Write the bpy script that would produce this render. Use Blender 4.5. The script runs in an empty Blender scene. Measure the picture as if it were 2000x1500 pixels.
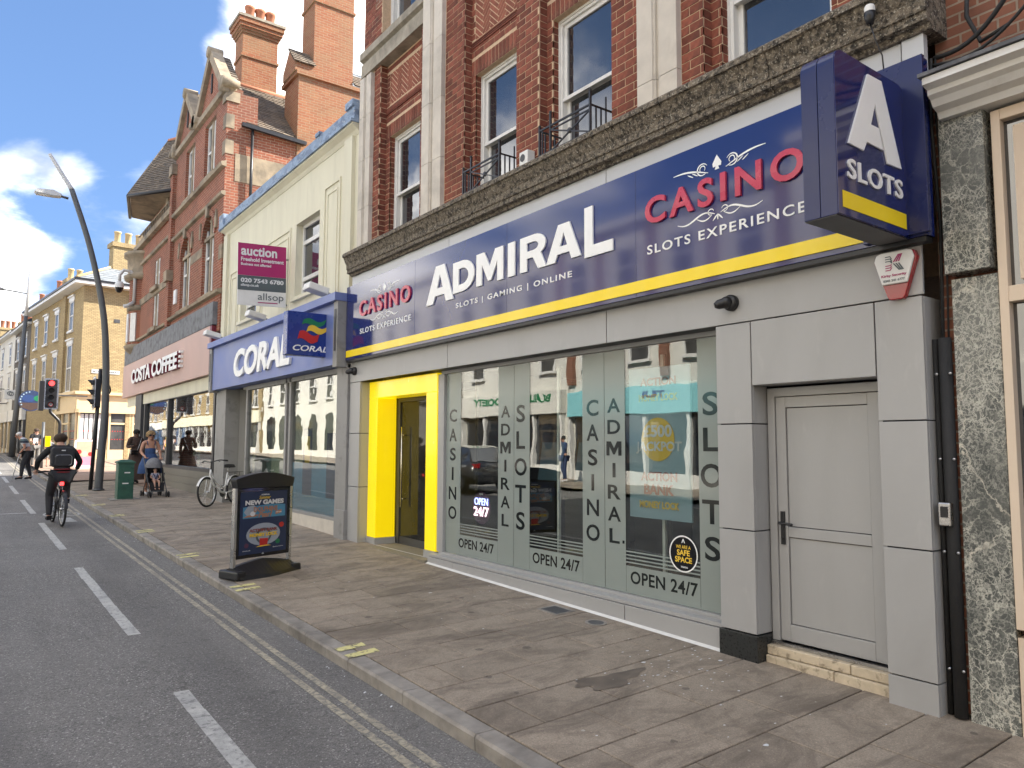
import bpy, bmesh, math, random
from mathutils import Vector, Matrix, noise as mnoise
random.seed(11)
rad = math.radians
SC = bpy.context.scene
COL = SC.collection

# ------------------------------------------------------------------ camera
def make_camera():
    yaw, pit, rol = rad(36.499), rad(4.735), rad(0.2255)
    f = Vector((math.sin(yaw)*math.cos(pit), math.cos(yaw)*math.cos(pit), math.sin(pit)))
    r = Vector((math.cos(yaw), -math.sin(yaw), 0)); u = r.cross(f)
    r2 = r*math.cos(rol)+u*math.sin(rol); u2 = u*math.cos(rol)-r*math.sin(rol)
    cd = bpy.data.cameras.new('camera'); co = bpy.data.objects.new('camera', cd); COL.objects.link(co)
    m = Matrix.Identity(4)
    for i in range(3):
        m[i][0], m[i][1], m[i][2] = r2[i], u2[i], -f[i]
    m[2][3] = 1.70
    co.matrix_world = m
    cd.sensor_width = 36; cd.lens = 36*1440/2000; cd.clip_start = .05; cd.clip_end = 3000
    SC.camera = co
make_camera()

# ------------------------------------------------------------------ sky, sun, exposure
SUN_EL, SUN_AZ = 41, 114            # degrees; azimuth clockwise from +Y
SKY_STRENGTH = .079
EXPOSURE = 1.80
CLOUD_V = 1.6
def _mrange(N, L, val, a, b):
    n = N.new('ShaderNodeMapRange'); L.new(val, n.inputs['Value']); n.inputs['From Min'].default_value = a; n.inputs['From Max'].default_value = b
    return n.outputs[0]
def make_world():
    w = bpy.data.worlds.new('World'); SC.world = w; w.use_nodes = True
    nt = w.node_tree; N = nt.nodes; L = nt.links
    for n in list(N): N.remove(n)
    out = N.new('ShaderNodeOutputWorld'); bg = N.new('ShaderNodeBackground')
    sky = N.new('ShaderNodeTexSky'); sky.sky_type = 'NISHITA'; sky.sun_disc = False
    sky.sun_elevation = rad(SUN_EL); sky.sun_rotation = rad(SUN_AZ)
    sky.air_density = 1.0; sky.dust_density = .15; sky.ozone_density = 2.0
    tc = N.new('ShaderNodeTexCoord')
    sep = N.new('ShaderNodeSeparateXYZ'); L.new(tc.outputs['Generated'], sep.inputs[0])
    lz = N.new('ShaderNodeMapRange'); lz.inputs['From Min'].default_value = -.1; lz.inputs['From Max'].default_value = 1; lz.inputs['To Min'].default_value = .17; L.new(sep.outputs[2], lz.inputs['Value'])
    lv = N.new('ShaderNodeCombineXYZ'); L.new(sep.outputs[0], lv.inputs[0]); L.new(sep.outputs[1], lv.inputs[1]); L.new(lz.outputs[0], lv.inputs[2])
    ln = N.new('ShaderNodeVectorMath'); ln.operation = 'NORMALIZE'; L.new(lv.outputs[0], ln.inputs[0]); L.new(ln.outputs[0], sky.inputs['Vector'])
    zz = N.new('ShaderNodeMath'); zz.operation = 'ADD'; zz.inputs[1].default_value = .22; L.new(sep.outputs[2], zz.inputs[0])
    zm = N.new('ShaderNodeMath'); zm.operation = 'MAXIMUM'; zm.inputs[1].default_value = .05; L.new(zz.outputs[0], zm.inputs[0])
    dv = N.new('ShaderNodeVectorMath'); dv.operation = 'DIVIDE'
    cb = N.new('ShaderNodeCombineXYZ'); L.new(zm.outputs[0], cb.inputs[0]); L.new(zm.outputs[0], cb.inputs[1]); cb.inputs[2].default_value = 1
    L.new(tc.outputs['Generated'], dv.inputs[0]); L.new(cb.outputs[0], dv.inputs[1])
    n1 = N.new('ShaderNodeTexNoise'); n1.noise_dimensions = '4D'; n1.inputs['W'].default_value = CLOUD_W
    n1.inputs['Scale'].default_value = 1.55; n1.inputs['Detail'].default_value = 9; n1.inputs['Roughness'].default_value = .56; n1.inputs['Distortion'].default_value = .25
    L.new(dv.outputs[0], n1.inputs['Vector'])
    mr = N.new('ShaderNodeMapRange'); mr.interpolation_type = 'SMOOTHSTEP'
    mr.inputs['From Min'].default_value = .45; mr.inputs['From Max'].default_value = .66
    # the individual clouds and clear patches of this sky, as directions (x, y, z, radius in degrees, density)
    dens = n1.outputs['Fac']
    for (x, y, z, r, a) in CLOUDS:
        dp = N.new('ShaderNodeVectorMath'); dp.operation = 'DOT_PRODUCT'; dp.inputs[1].default_value = (x, y, z); L.new(tc.outputs['Generated'], dp.inputs[0])
        m = N.new('ShaderNodeMapRange'); m.interpolation_type = 'SMOOTHSTEP'; m.inputs['From Min'].default_value = math.cos(rad(r*1.9)); m.inputs['From Max'].default_value = math.cos(rad(r*.25))
        m.inputs['To Max'].default_value = a*.8; L.new(dp.outputs['Value'], m.inputs['Value'])
        ad = N.new('ShaderNodeMath'); L.new(dens, ad.inputs[0]); L.new(m.outputs[0], ad.inputs[1]); dens = ad.outputs[0]
    L.new(dens, mr.inputs['Value'])
    # soft grey bases inside the clouds
    n2 = N.new('ShaderNodeTexNoise'); n2.inputs['Scale'].default_value = 3.2; n2.inputs['Detail'].default_value = 5
    L.new(dv.outputs[0], n2.inputs['Vector'])
    cc = N.new('ShaderNodeMix'); cc.data_type = 'RGBA'
    v = CLOUD_V/SKY_STRENGTH
    cc.inputs['A'].default_value = (v*.20, v*.205, v*.215, 1); cc.inputs['B'].default_value = (v, v*.96, v*.90, 1)
    L.new(_mrange(N, L, n2.outputs['Fac'], .35, .65), cc.inputs['Factor'])
    tint = N.new('ShaderNodeMix'); tint.data_type = 'RGBA'; tint.blend_type = 'MULTIPLY'; tint.inputs['Factor'].default_value = 1
    tint.inputs['B'].default_value = (.88, .96, 1.06, 1); L.new(sky.outputs[0], tint.inputs['A'])
    mx = N.new('ShaderNodeMix'); mx.data_type = 'RGBA'
    L.new(mr.outputs[0], mx.inputs['Factor']); L.new(tint.outputs['Result'], mx.inputs['A']); L.new(cc.outputs['Result'], mx.inputs['B'])
    L.new(mx.outputs['Result'], bg.inputs[0]); bg.inputs[1].default_value = SKY_STRENGTH
    L.new(bg.outputs[0], out.inputs[0])
CLOUD_W = 3.7
CLOUDS = [(.0462, .9612, .2686, 3.2, .22), (.0947, .9568, .2793, 3.4, .23), (.1351, .9496, .2812, 2.8, .20), (.1698, .9005, .4004, 3.2, .19), (.1967, .8867, .4184, 3, .12), (.2590, .8367, .4826, 4.4, .18), (.3121, .8284, .4652, 4.6, .19), (.3523, .7878, .5053, 4, .15),
          (.0186, .9346, .3552, 3.5, .17), (.0383, .9885, .1462, 3, .14), (.0706, .9820, .1755, 2.5, .12), (.1260, .9294, .3469, 7, -.26), (.0945, .8956, .4347, 7, -.22), (.0699, .9421, .3281, 3.5, -.16), (.0496, .9788, .1985, 3.5, -.18), (.1351, .9685, .2092, 3.5, -.16), (.1591, .8637, .4781, 4, -.12)]
make_world()
def make_sun():
    sd = bpy.data.lights.new('sun', 'SUN'); so = bpy.data.objects.new('sun', sd); COL.objects.link(so)
    el, az = rad(SUN_EL), rad(SUN_AZ)
    d = Vector((math.sin(az)*math.cos(el), math.cos(az)*math.cos(el), math.sin(el)))
    so.rotation_euler = d.to_track_quat('Z', 'Y').to_euler(); so.location = d*60
    sd.energy = 4.2; sd.angle = rad(.53); sd.color = (1, .93, .82)
make_sun()
SC.view_settings.view_transform = 'Standard'; SC.view_settings.look = 'None'
SC.view_settings.exposure = EXPOSURE; SC.view_settings.gamma = 1; SC.view_settings.use_curve_mapping = False
SC.render.engine = 'CYCLES'
SC.cycles.max_bounces = 6; SC.cycles.diffuse_bounces = 3; SC.cycles.glossy_bounces = 3; SC.cycles.transmission_bounces = 3; SC.cycles.transparent_max_bounces = 10; SC.cycles.caustics_reflective = False; SC.cycles.caustics_refractive = False

# ------------------------------------------------------------------ materials
MATS = {}
def _new(name):
    m = bpy.data.materials.new(name); m.use_nodes = True; MATS[name] = m
    return m, m.node_tree, m.node_tree.nodes, m.node_tree.links, m.node_tree.nodes['Principled BSDF']
def _mix(N, L, fac, a, b, mode='MIX'):
    n = N.new('ShaderNodeMix'); n.data_type = 'RGBA'; n.blend_type = mode
    for key, v in (('Factor', fac), ('A', a), ('B', b)):
        s = n.inputs[key]
        if hasattr(v, 'links') or isinstance(v, bpy.types.NodeSocket): L.new(v, s)
        elif isinstance(v, (int, float)): s.default_value = v
        else: s.default_value = tuple(v)[:3]+(1,)
    return n.outputs['Result']
def _noise(N, L, vec, sc, det=5, rough=.55, dist=0):
    n = N.new('ShaderNodeTexNoise'); n.inputs['Scale'].default_value = sc; n.inputs['Detail'].default_value = det
    n.inputs['Roughness'].default_value = rough; n.inputs['Distortion'].default_value = dist
    if vec: L.new(vec, n.inputs['Vector'])
    return n.outputs['Fac']
def _map(N, L, val, a, b, c=0., d=1.):
    n = N.new('ShaderNodeMapRange'); L.new(val, n.inputs['Value'])
    for k, v in (('From Min', a), ('From Max', b), ('To Min', c), ('To Max', d)): n.inputs[k].default_value = v
    return n.outputs[0]
def _mul(c, k): return tuple(min(1, x*k) for x in c[:3])
def _bump(N, L, bsdf, h, st, dist=.01):
    b = N.new('ShaderNodeBump'); b.inputs['Strength'].default_value = st; b.inputs['Distance'].default_value = dist
    L.new(h, b.inputs['Height']); L.new(b.outputs[0], bsdf.inputs['Normal'])
def pm(name, col, rough=.6, metal=0, var=.1, sc=5, bump=0, bs=80, spec=.5, coat=0, stain=None, stretch=None, rnd=0, emit=0, rvar=.08, bdist=.01):
    """plain painted / cloth / stone surface with procedural variation"""
    m, nt, N, L, B = _new(name)
    tc = N.new('ShaderNodeTexCoord'); vec = tc.outputs['Object']
    if stretch:
        mp = N.new('ShaderNodeMapping'); mp.inputs['Scale'].default_value = stretch; L.new(vec, mp.inputs[0]); vec = mp.outputs[0]
    nf = _noise(N, L, vec, sc)
    c = _mix(N, L, _map(N, L, nf, .3, .7), _mul(col, 1-var), _mul(col, 1+var))
    if rnd:
        oi = N.new('ShaderNodeObjectInfo'); ge = N.new('ShaderNodeNewGeometry')
        ad = N.new('ShaderNodeMath'); ad.operation = 'ADD'; L.new(oi.outputs['Random'], ad.inputs[0]); L.new(ge.outputs['Random Per Island'], ad.inputs[1])
        fr = N.new('ShaderNodeMath'); fr.operation = 'FRACT'; L.new(ad.outputs[0], fr.inputs[0])
        g = _map(N, L, fr.outputs[0], 0, 1, 1-rnd, 1+rnd)
        cbn = N.new('ShaderNodeCombineXYZ')
        for i in range(3): L.new(g, cbn.inputs[i])
        c = _mix(N, L, 1., c, cbn.outputs[0], 'MULTIPLY')
    if stain:
        for (scol, amt, ssc, lo, hi) in stain:
            s = _map(N, L, _noise(N, L, vec, ssc, 8, .62, .4), lo, hi, 0, amt)
            c = _mix(N, L, s, c, scol)
    L.new(c, B.inputs['Base Color'])
    L.new(_map(N, L, nf, .2, .8, max(0, rough-rvar), min(1, rough+rvar)), B.inputs['Roughness'])
    B.inputs['Metallic'].default_value = metal; B.inputs['Specular IOR Level'].default_value = spec
    if coat: B.inputs['Coat Weight'].default_value = coat; B.inputs['Coat Roughness'].default_value = .05
    if emit:
        L.new(c, B.inputs['Emission Color']); B.inputs['Emission Strength'].default_value = emit
    if bump: _bump(N, L, B, _noise(N, L, vec, bs, 4), bump, bdist)
    return m
def brickmat(name, c1, c2, mort, bw=.225, bh=.075, grime=.35, gcol=(.10, .085, .07), off=.5, gs=.5):
    m, nt, N, L, B = _new(name)
    tc = N.new('ShaderNodeTexCoord'); sp = N.new('ShaderNodeSeparateXYZ'); L.new(tc.outputs['Object'], sp.inputs[0])
    ad = N.new('ShaderNodeMath'); L.new(sp.outputs[0], ad.inputs[0]); L.new(sp.outputs[1], ad.inputs[1])
    cb = N.new('ShaderNodeCombineXYZ'); L.new(ad.outputs[0], cb.inputs[0]); L.new(sp.outputs[2], cb.inputs[1])
    b = N.new('ShaderNodeTexBrick'); L.new(cb.outputs[0], b.inputs['Vector'])
    b.inputs['Scale'].default_value = 1; b.inputs['Brick Width'].default_value = bw; b.inputs['Row Height'].default_value = bh
    b.inputs['Mortar Size'].default_value = .008; b.inputs['Mortar Smooth'].default_value = .2; b.inputs['Bias'].default_value = -.1
    b.offset = off
    b.inputs['Color1'].default_value = c1+(1,); b.inputs['Color2'].default_value = c2+(1,); b.inputs['Mortar'].default_value = mort+(1,)
    nz = _noise(N, L, tc.outputs['Object'], 14, 6)
    c = _mix(N, L, _map(N, L, nz, .3, .7, .0, .35), b.outputs['Color'], _mul(c2, .6))
    g = _map(N, L, _noise(N, L, tc.outputs['Object'], gs, 8, .6), .42, .72, 0, grime)
    c = _mix(N, L, g, c, gcol)
    L.new(c, B.inputs['Base Color']); B.inputs['Roughness'].default_value = .88; B.inputs['Specular IOR Level'].default_value = .25
    inv = N.new('ShaderNodeMath'); inv.operation = 'SUBTRACT'; inv.inputs[0].default_value = 1; L.new(b.outputs['Fac'], inv.inputs[1])
    ad2 = N.new('ShaderNodeMath'); ad2.operation = 'MULTIPLY_ADD'; L.new(nz, ad2.inputs[0]); ad2.inputs[1].default_value = .35; L.new(inv.outputs[0], ad2.inputs[2])
    _bump(N, L, B, ad2.outputs[0], .8, .012)
    return m
def glassmat(name, tint=(.9, .93, .92), f0=.14, rough=.0):
    """pane: clear with a mirror share that grows towards grazing, the same from both sides"""
    m, nt, N, L, B = _new(name); N.remove(B)
    out = [n for n in N if n.type == 'OUTPUT_MATERIAL'][0]
    tr = N.new('ShaderNodeBsdfTransparent'); tr.inputs[0].default_value = tint+(1,)
    gl = N.new('ShaderNodeBsdfGlossy'); gl.inputs['Roughness'].default_value = rough
    ge = N.new('ShaderNodeNewGeometry'); dp = N.new('ShaderNodeVectorMath'); dp.operation = 'DOT_PRODUCT'
    L.new(ge.outputs['Normal'], dp.inputs[0]); L.new(ge.outputs['Incoming'], dp.inputs[1])
    ab = N.new('ShaderNodeMath'); ab.operation = 'ABSOLUTE'; L.new(dp.outputs['Value'], ab.inputs[0])
    om = N.new('ShaderNodeMath'); om.operation = 'SUBTRACT'; om.inputs[0].default_value = 1; L.new(ab.outputs[0], om.inputs[1])
    pw = N.new('ShaderNodeMath'); pw.operation = 'POWER'; pw.inputs[1].default_value = 3.2; L.new(om.outputs[0], pw.inputs[0])
    fr = _map(N, L, pw.outputs[0], 0, 1, f0, 1)
    tc = N.new('ShaderNodeTexCoord'); h = _noise(N, L, tc.outputs['Object'], 1.6, 2)
    b = N.new('ShaderNodeBump'); b.inputs['Strength'].default_value = .06; b.inputs['Distance'].default_value = .02; L.new(h, b.inputs['Height'])
    L.new(b.outputs[0], gl.inputs['Normal'])
    mx = N.new('ShaderNodeMixShader'); L.new(fr, mx.inputs[0]); L.new(tr.outputs[0], mx.inputs[1]); L.new(gl.outputs[0], mx.inputs[2])
    L.new(mx.outputs[0], out.inputs[0])
    return m
def darkpane(name, col=(.012, .014, .018), ior=1.7, rough=.03):
    m, nt, N, L, B = _new(name)
    tc = N.new('ShaderNodeTexCoord')
    c = _mix(N, L, _map(N, L, _noise(N, L, tc.outputs['Object'], 1.3), .35, .65), col, _mul(col, 2.2))
    L.new(c, B.inputs['Base Color']); B.inputs['Roughness'].default_value = rough; B.inputs['IOR'].default_value = ior
    _bump(N, L, B, _noise(N, L, tc.outputs['Object'], 1.7, 2), .08, .02)
    return m
def asphalt(name):
    m, nt, N, L, B = _new(name)
    tc = N.new('ShaderNodeTexCoord'); v = tc.outputs['Object']
    vo = N.new('ShaderNodeTexVoronoi'); vo.inputs['Scale'].default_value = 105; L.new(v, vo.inputs['Vector'])
    fine = _noise(N, L, v, 260, 3)
    big = _noise(N, L, v, .45, 7, .6, .3)
    sep = N.new('ShaderNodeSeparateColor'); L.new(vo.outputs['Color'], sep.inputs[0])
    c = _mix(N, L, _map(N, L, sep.outputs[0], 0, 1), (.090, .086, .082), (.28, .268, .252))
    c = _mix(N, L, _map(N, L, sep.outputs[1], .94, .97), c, (.50, .48, .45))
    c = _mix(N, L, _map(N, L, fine, .38, .68, 0, .6), c, (.095, .090, .085))
    c = _mix(N, L, _map(N, L, big, .42, .68, 0, .42), c, (.23, .22, .205))
    mp = N.new('ShaderNodeMapping'); mp.inputs['Scale'].default_value = (2.2, .25, 1); L.new(v, mp.inputs[0])
    c = _mix(N, L, _map(N, L, _noise(N, L, mp.outputs[0], 1.2, 6), .5, .75, 0, .32), c, (.085, .081, .077))
    sx = N.new('ShaderNodeSeparateXYZ'); L.new(v, sx.inputs[0])
    tw = N.new('ShaderNodeMath'); tw.operation = 'MULTIPLY_ADD'; L.new(_noise(N, L, v, .5, 3), tw.inputs[0]); tw.inputs[1].default_value = 1.3; L.new(sx.outputs[0], tw.inputs[2])
    sn = N.new('ShaderNodeMath'); sn.operation = 'SINE'; ml = N.new('ShaderNodeMath'); ml.operation = 'MULTIPLY'; ml.inputs[1].default_value = 4.1; L.new(tw.outputs[0], ml.inputs[0]); L.new(ml.outputs[0], sn.inputs[0])
    c = _mix(N, L, _map(N, L, sn.outputs[0], .2, 1, 0, .30), c, (.085, .082, .080))
    c = _mix(N, L, _map(N, L, _noise(N, L, v, 3.1, 6, .7, .6), .60, .70, 0, .5), c, (.060, .058, .057))
    # crack lines and spots
    mus = _noise(N, L, v, 1.1, 6, .7, 1.2)
    cr = N.new('ShaderNodeMath'); cr.operation = 'SUBTRACT'; L.new(mus, cr.inputs[0]); cr.inputs[1].default_value = .5
    ab = N.new('ShaderNodeMath'); ab.operation = 'ABSOLUTE'; L.new(cr.outputs[0], ab.inputs[0])
    c = _mix(N, L, _map(N, L, ab.outputs[0], 0, .004, .55, 0), c, (.018, .018, .018))
    L.new(c, B.inputs['Base Color']); B.inputs['Roughness'].default_value = .82; B.inputs['Specular IOR Level'].default_value = .35
    _bump(N, L, B, vo.outputs['Distance'], .55, .006)
    return m
def slabmat(name, base=(.365, .305, .240)):
    m, nt, N, L, B = _new(name)
    tc = N.new('ShaderNodeTexCoord'); v = tc.outputs['Object']
    geo = N.new('ShaderNodeNewGeometry'); w = geo.outputs['Position']
    oi = N.new('ShaderNodeObjectInfo')
    c = _mix(N, L, oi.outputs['Random'], _mul(base, .86), _mul(base, 1.12))
    c = _mix(N, L, _map(N, L, _noise(N, L, w, 75, 4, .8), .36, .66, 0, .75), c, _mul(base, .52))
    c = _mix(N, L, _map(N, L, _noise(N, L, w, 130, 3, .6), .58, .68, 0, .6), c, _mul(base, 1.7))
    # worn dirt
    mp = N.new('ShaderNodeMapping'); mp.inputs['Scale'].default_value = (.8, 1.5, 1); L.new(w, mp.inputs[0])
    c = _mix(N, L, _map(N, L, _noise(N, L, mp.outputs[0], 1.3, 7, .72, 1.0), .45, .64, 0, .72), c, (.105, .085, .068))
    c = _mix(N, L, _map(N, L, _noise(N, L, w, 5.5, 6, .75, .8), .50, .66, 0, .5), c, (.15, .12, .095))
    # dark chewing-gum spots and pale droppings
    vo = N.new('ShaderNodeTexVoronoi'); vo.inputs['Scale'].default_value = 3.3; L.new(w, vo.inputs['Vector'])
    sp = N.new('ShaderNodeSeparateColor'); L.new(vo.outputs['Color'], sp.inputs[0])
    d = N.new('ShaderNodeMath'); d.operation = 'MULTIPLY_ADD'; L.new(_noise(N, L, w, 40, 3), d.inputs[0]); d.inputs[1].default_value = .09; L.new(vo.outputs['Distance'], d.inputs[2])
    sz = _map(N, L, sp.outputs[0], .15, 1, .06, .19)
    lt = N.new('ShaderNodeMath'); lt.operation = 'LESS_THAN'; L.new(d.outputs[0], lt.inputs[0]); L.new(sz, lt.inputs[1])
    k = N.new('ShaderNodeMath'); k.operation = 'MULTIPLY'; L.new(lt.outputs[0], k.inputs[0]); k.inputs[1].default_value = .6
    c = _mix(N, L, k.outputs[0], c, (.075, .065, .058))
    v2 = N.new('ShaderNodeTexVoronoi'); v2.inputs['Scale'].default_value = 5.1; L.new(w, v2.inputs['Vector'])
    s2 = N.new('ShaderNodeSeparateColor'); L.new(v2.outputs['Color'], s2.inputs[0])
    g2 = _map(N, L, s2.outputs[1], .70, 1, .0, .12)
    d2 = N.new('ShaderNodeMath'); d2.operation = 'MULTIPLY_ADD'; L.new(_noise(N, L, w, 60, 3), d2.inputs[0]); d2.inputs[1].default_value = .08; L.new(v2.outputs['Distance'], d2.inputs[2])
    l2 = N.new('ShaderNodeMath'); l2.operation = 'LESS_THAN'; L.new(d2.outputs[0], l2.inputs[0]); L.new(g2, l2.inputs[1])
    k2 = N.new('ShaderNodeMath'); k2.operation = 'MULTIPLY'; L.new(l2.outputs[0], k2.inputs[0]); k2.inputs[1].default_value = .6
    c = _mix(N, L, k2.outputs[0], c, (.50, .48, .43))
    L.new(c, B.inputs['Base Color']); L.new(_map(N, L, _noise(N, L, w, 2.2, 5), .3, .7, .62, .86), B.inputs['Roughness'])
    B.inputs['Specular IOR Level'].default_value = .35
    _bump(N, L, B, _noise(N, L, w, 150, 4, .6), .35, .004)
    return m
def marble(name):
    """polished dark serpentine: fine pale crackle in drifts, with a few broad veins"""
    m, nt, N, L, B = _new(name)
    geo = N.new('ShaderNodeNewGeometry'); v = geo.outputs['Position']
    def warp(sc, amt):
        nn = N.new('ShaderNodeTexNoise'); nn.inputs['Scale'].default_value = sc; nn.inputs['Detail'].default_value = 7; nn.inputs['Roughness'].default_value = .65; L.new(v, nn.inputs['Vector'])
        k = N.new('ShaderNodeVectorMath'); k.operation = 'SCALE'; k.inputs['Scale'].default_value = amt; L.new(nn.outputs['Color'], k.inputs[0])
        ds = N.new('ShaderNodeVectorMath'); ds.operation = 'ADD'; L.new(v, ds.inputs[0]); L.new(k.outputs[0], ds.inputs[1])
        return ds.outputs[0]
    w1, w2 = warp(4, .35), warp(9, .16)
    c = _mix(N, L, _map(N, L, _noise(N, L, v, 2.2, 7, .65, .6), .3, .7), (.040, .047, .046), (.150, .155, .142))
    c = _mix(N, L, _map(N, L, _noise(N, L, w1, 26, 5, .7), .5, .75, 0, .55), c, (.27, .27, .24))
    for vec, s, w, col, st, ms, lo, hi in ((w1, 9, .045, (.66, .64, .55), .95, 1.3, .38, .60), (w2, 17, .06, (.58, .57, .50), .95, 1.6, .42, .62), (w2, 33, .09, (.52, .51, .45), .9, 1.1, .45, .62), (w1, 2.1, .016, (.72, .67, .56), .95, .9, .35, .5)):
        mp = N.new('ShaderNodeMapping'); mp.inputs['Scale'].default_value = (1, 1, .62); mp.inputs['Rotation'].default_value = (.7, 0, 0); L.new(vec, mp.inputs[0])
        vo = N.new('ShaderNodeTexVoronoi'); vo.feature = 'DISTANCE_TO_EDGE'; vo.inputs['Scale'].default_value = s; L.new(mp.outputs[0], vo.inputs['Vector'])
        msk = _map(N, L, _noise(N, L, v, ms, 5, .6, .5), lo, hi, 0, st)
        e = _map(N, L, vo.outputs[0], 0, w, 1, 0)
        k = N.new('ShaderNodeMath'); k.operation = 'MULTIPLY'; L.new(msk, k.inputs[0]); L.new(e, k.inputs[1])
        c = _mix(N, L, k.outputs[0], c, col)
    L.new(c, B.inputs['Base Color']); B.inputs['Roughness'].default_value = .22
    return m
def vinylmat(name):
    """frosted film on glass: part lets light through"""
    m, nt, N, L, B = _new(name); out = [n for n in N if n.type == 'OUTPUT_MATERIAL'][0]
    B.inputs['Base Color'].default_value = (.47, .54, .50, 1); B.inputs['Roughness'].default_value = .12; B.inputs['IOR'].default_value = 1.55
    tc = N.new('ShaderNodeTexCoord')
    c = _mix(N, L, _noise(N, L, tc.outputs['Object'], .9, 3), (.30, .345, .320), (.385, .425, .400)); L.new(c, B.inputs['Base Color'])
    tr = N.new('ShaderNodeBsdfTransparent'); tr.inputs[0].default_value = (.85, .9, .87, 1)
    mx = N.new('ShaderNodeMixShader'); mx.inputs[0].default_value = .76; L.new(tr.outputs[0], mx.inputs[1]); L.new(B.outputs[0], mx.inputs[2])
    L.new(mx.outputs[0], out.inputs[0])
    return m
def tilemat(name, c1, c2, c3):
    m, nt, N, L, B = _new(name)
    oi = N.new('ShaderNodeNewGeometry'); tc = N.new('ShaderNodeTexCoord')
    c = _mix(N, L, oi.outputs['Random Per Island'], c1, c2)
    sp = N.new('ShaderNodeSeparateXYZ'); L.new(tc.outputs['Object'], sp.inputs[0])
    c = _mix(N, L, _map(N, L, _noise(N, L, tc.outputs['Object'], 7, 6, .7), .42, .7, 0, .8), c, c3)
    L.new(c, B.inputs['Base Color']); B.inputs['Roughness'].default_value = .85
    _bump(N, L, B, _noise(N, L, tc.outputs['Object'], 30, 4), .4)
    return m

asphalt('asphalt'); slabmat('slab'); slabmat('slab_red', (.46, .32, .24)); slabmat('slab_pale', (.34, .29, .22)); marble('marble'); vinylmat('frosted')
pm('earth', (.12, .11, .10), .9, var=.3, sc=.4)
pm('joint', (.030, .026, .022), .95, var=.3, sc=9)
pm('kerbstone', (.29, .265, .235), .85, var=.22, sc=7, bump=.5, bs=160, rnd=.12, stain=[((.06, .052, .045), .6, 2.2, .45, .7), ((.36, .31, .25), .5, 5, .58, .75)])
pm('line_white', (.46, .455, .43), .75, var=.15, sc=30, stain=[((.12, .12, .12), .75, 22, .52, .66), ((.2, .2, .2), .6, 3, .45, .7)], bump=.4, bs=150)
pm('line_yellow_worn', (.44, .39, .29), .75, var=.15, sc=30, stain=[((.14, .14, .135), .85, 26, .44, .60), ((.20, .185, .16), .7, 2.5, .40, .62)], bump=.4, bs=150)
pm('line_yellow', (.66, .60, .27), .7, var=.12, sc=20, stain=[((.16, .14, .11), .9, 16, .52, .6)])
pm('brick', (.205, .066, .043), .86, var=.22, sc=22, bump=.7, bs=90, spec=.25, rnd=.30, stain=[((.085, .040, .032), .55, 3.0, .48, .64), ((.40, .27, .18), .35, 14, .6, .75)], bdist=.006)
pm('brick_panel', (.25, .088, .058), .88, var=.2, sc=16, bump=.5, bs=90, spec=.25, rnd=.18)
pm('mortar', (.56, .40, .265), .95, var=.16, sc=25, bump=.4, bs=120)
pm('pale_stone', (.56, .51, .44), .82, var=.08, sc=6, bump=.25, bs=90, stain=[((.27, .24, .20), .55, 1.6, .5, .75)], rnd=.05)
pm('grey_stone', (.34, .30, .235), .85, var=.15, sc=8, bump=.4, bs=60, stain=[((.12, .105, .08), .7, 3.5, .42, .68)])
pm('weathered_stone', (.215, .18, .135), .95, var=.35, sc=28, bump=1.0, bs=55, bdist=.03, stain=[((.030, .026, .021), .9, 20, .45, .60), ((.55, .50, .41), .9, 55, .56, .66)])
pm('sandstone', (.33, .265, .185), .9, var=.15, sc=5, bump=.4, bs=50, stain=[((.09, .078, .062), .75, 1.6, .44, .68)])
brickmat('costa_brick', (.35, .118, .068), (.25, .080, .052), (.44, .33, .24), grime=.55, gcol=(.12, .075, .055), gs=.9)
brickmat('chimney_brick', (.30, .105, .055), (.36, .165, .085), (.36, .27, .18), grime=.45, gcol=(.22, .17, .10), gs=1.4)
brickmat('yellow_brick', (.50, .385, .20), (.37, .275, .145), (.13, .10, .07), grime=.35, gcol=(.22, .17, .10), gs=.5)
brickmat('grey_brick', (.15, .13, .11), (.11, .10, .088), (.21, .19, .165), grime=.3)
brickmat('plain_brick', (.29, .11, .065), (.22, .085, .055), (.36, .29, .22), grime=.4)
pm('cladding', (.375, .372, .366), .40, var=.03, sc=.8, spec=.5, stain=[((.25, .24, .225), .30, 1.3, .48, .75), ((.46, .455, .44), .35, 7, .60, .72)], stretch=(1, 1, .35), rvar=.06)
pm('cladding_light', (.52, .53, .54), .38, var=.03, sc=.8)
pm('shadow_gap', (.012, .012, .014), .7)
pm('navy', (.010, .019, .120), .10, var=.10, sc=.6, spec=.6, coat=.5, rvar=.04)
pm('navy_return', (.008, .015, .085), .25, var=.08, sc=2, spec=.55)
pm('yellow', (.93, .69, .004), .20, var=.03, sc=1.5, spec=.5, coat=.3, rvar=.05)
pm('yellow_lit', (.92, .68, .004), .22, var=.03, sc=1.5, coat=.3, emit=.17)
pm('white_letter', (.86, .86, .84), .35, var=.03)
pm('red_letter', (.52, .030, .075), .28, var=.04, coat=.3)
pm('black_plastic', (.014, .014, .016), .38, var=.15, sc=20)
pm('black_gloss', (.010, .010, .012), .12, var=.1)
pm('black_rubber', (.018, .018, .019), .75, var=.2, sc=20, bump=.3, bs=60)
pm('dark_letter', (.016, .020, .020), .12)
pm('white_paint', (.70, .69, .66), .45, var=.05, sc=4, stain=[((.36, .33, .28), .5, 3.5, .56, .75)])
pm('white_plastic', (.72, .71, .68), .4, var=.06, sc=6)
pm('cream', (.68, .645, .50), .8, var=.05, sc=1.3, bump=.15, bs=60, stain=[((.42, .39, .30), .38, 2.6, .54, .74), ((.52, .48, .37), .35, .9, .48, .7)], stretch=(1, 1.4, .22))
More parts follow.
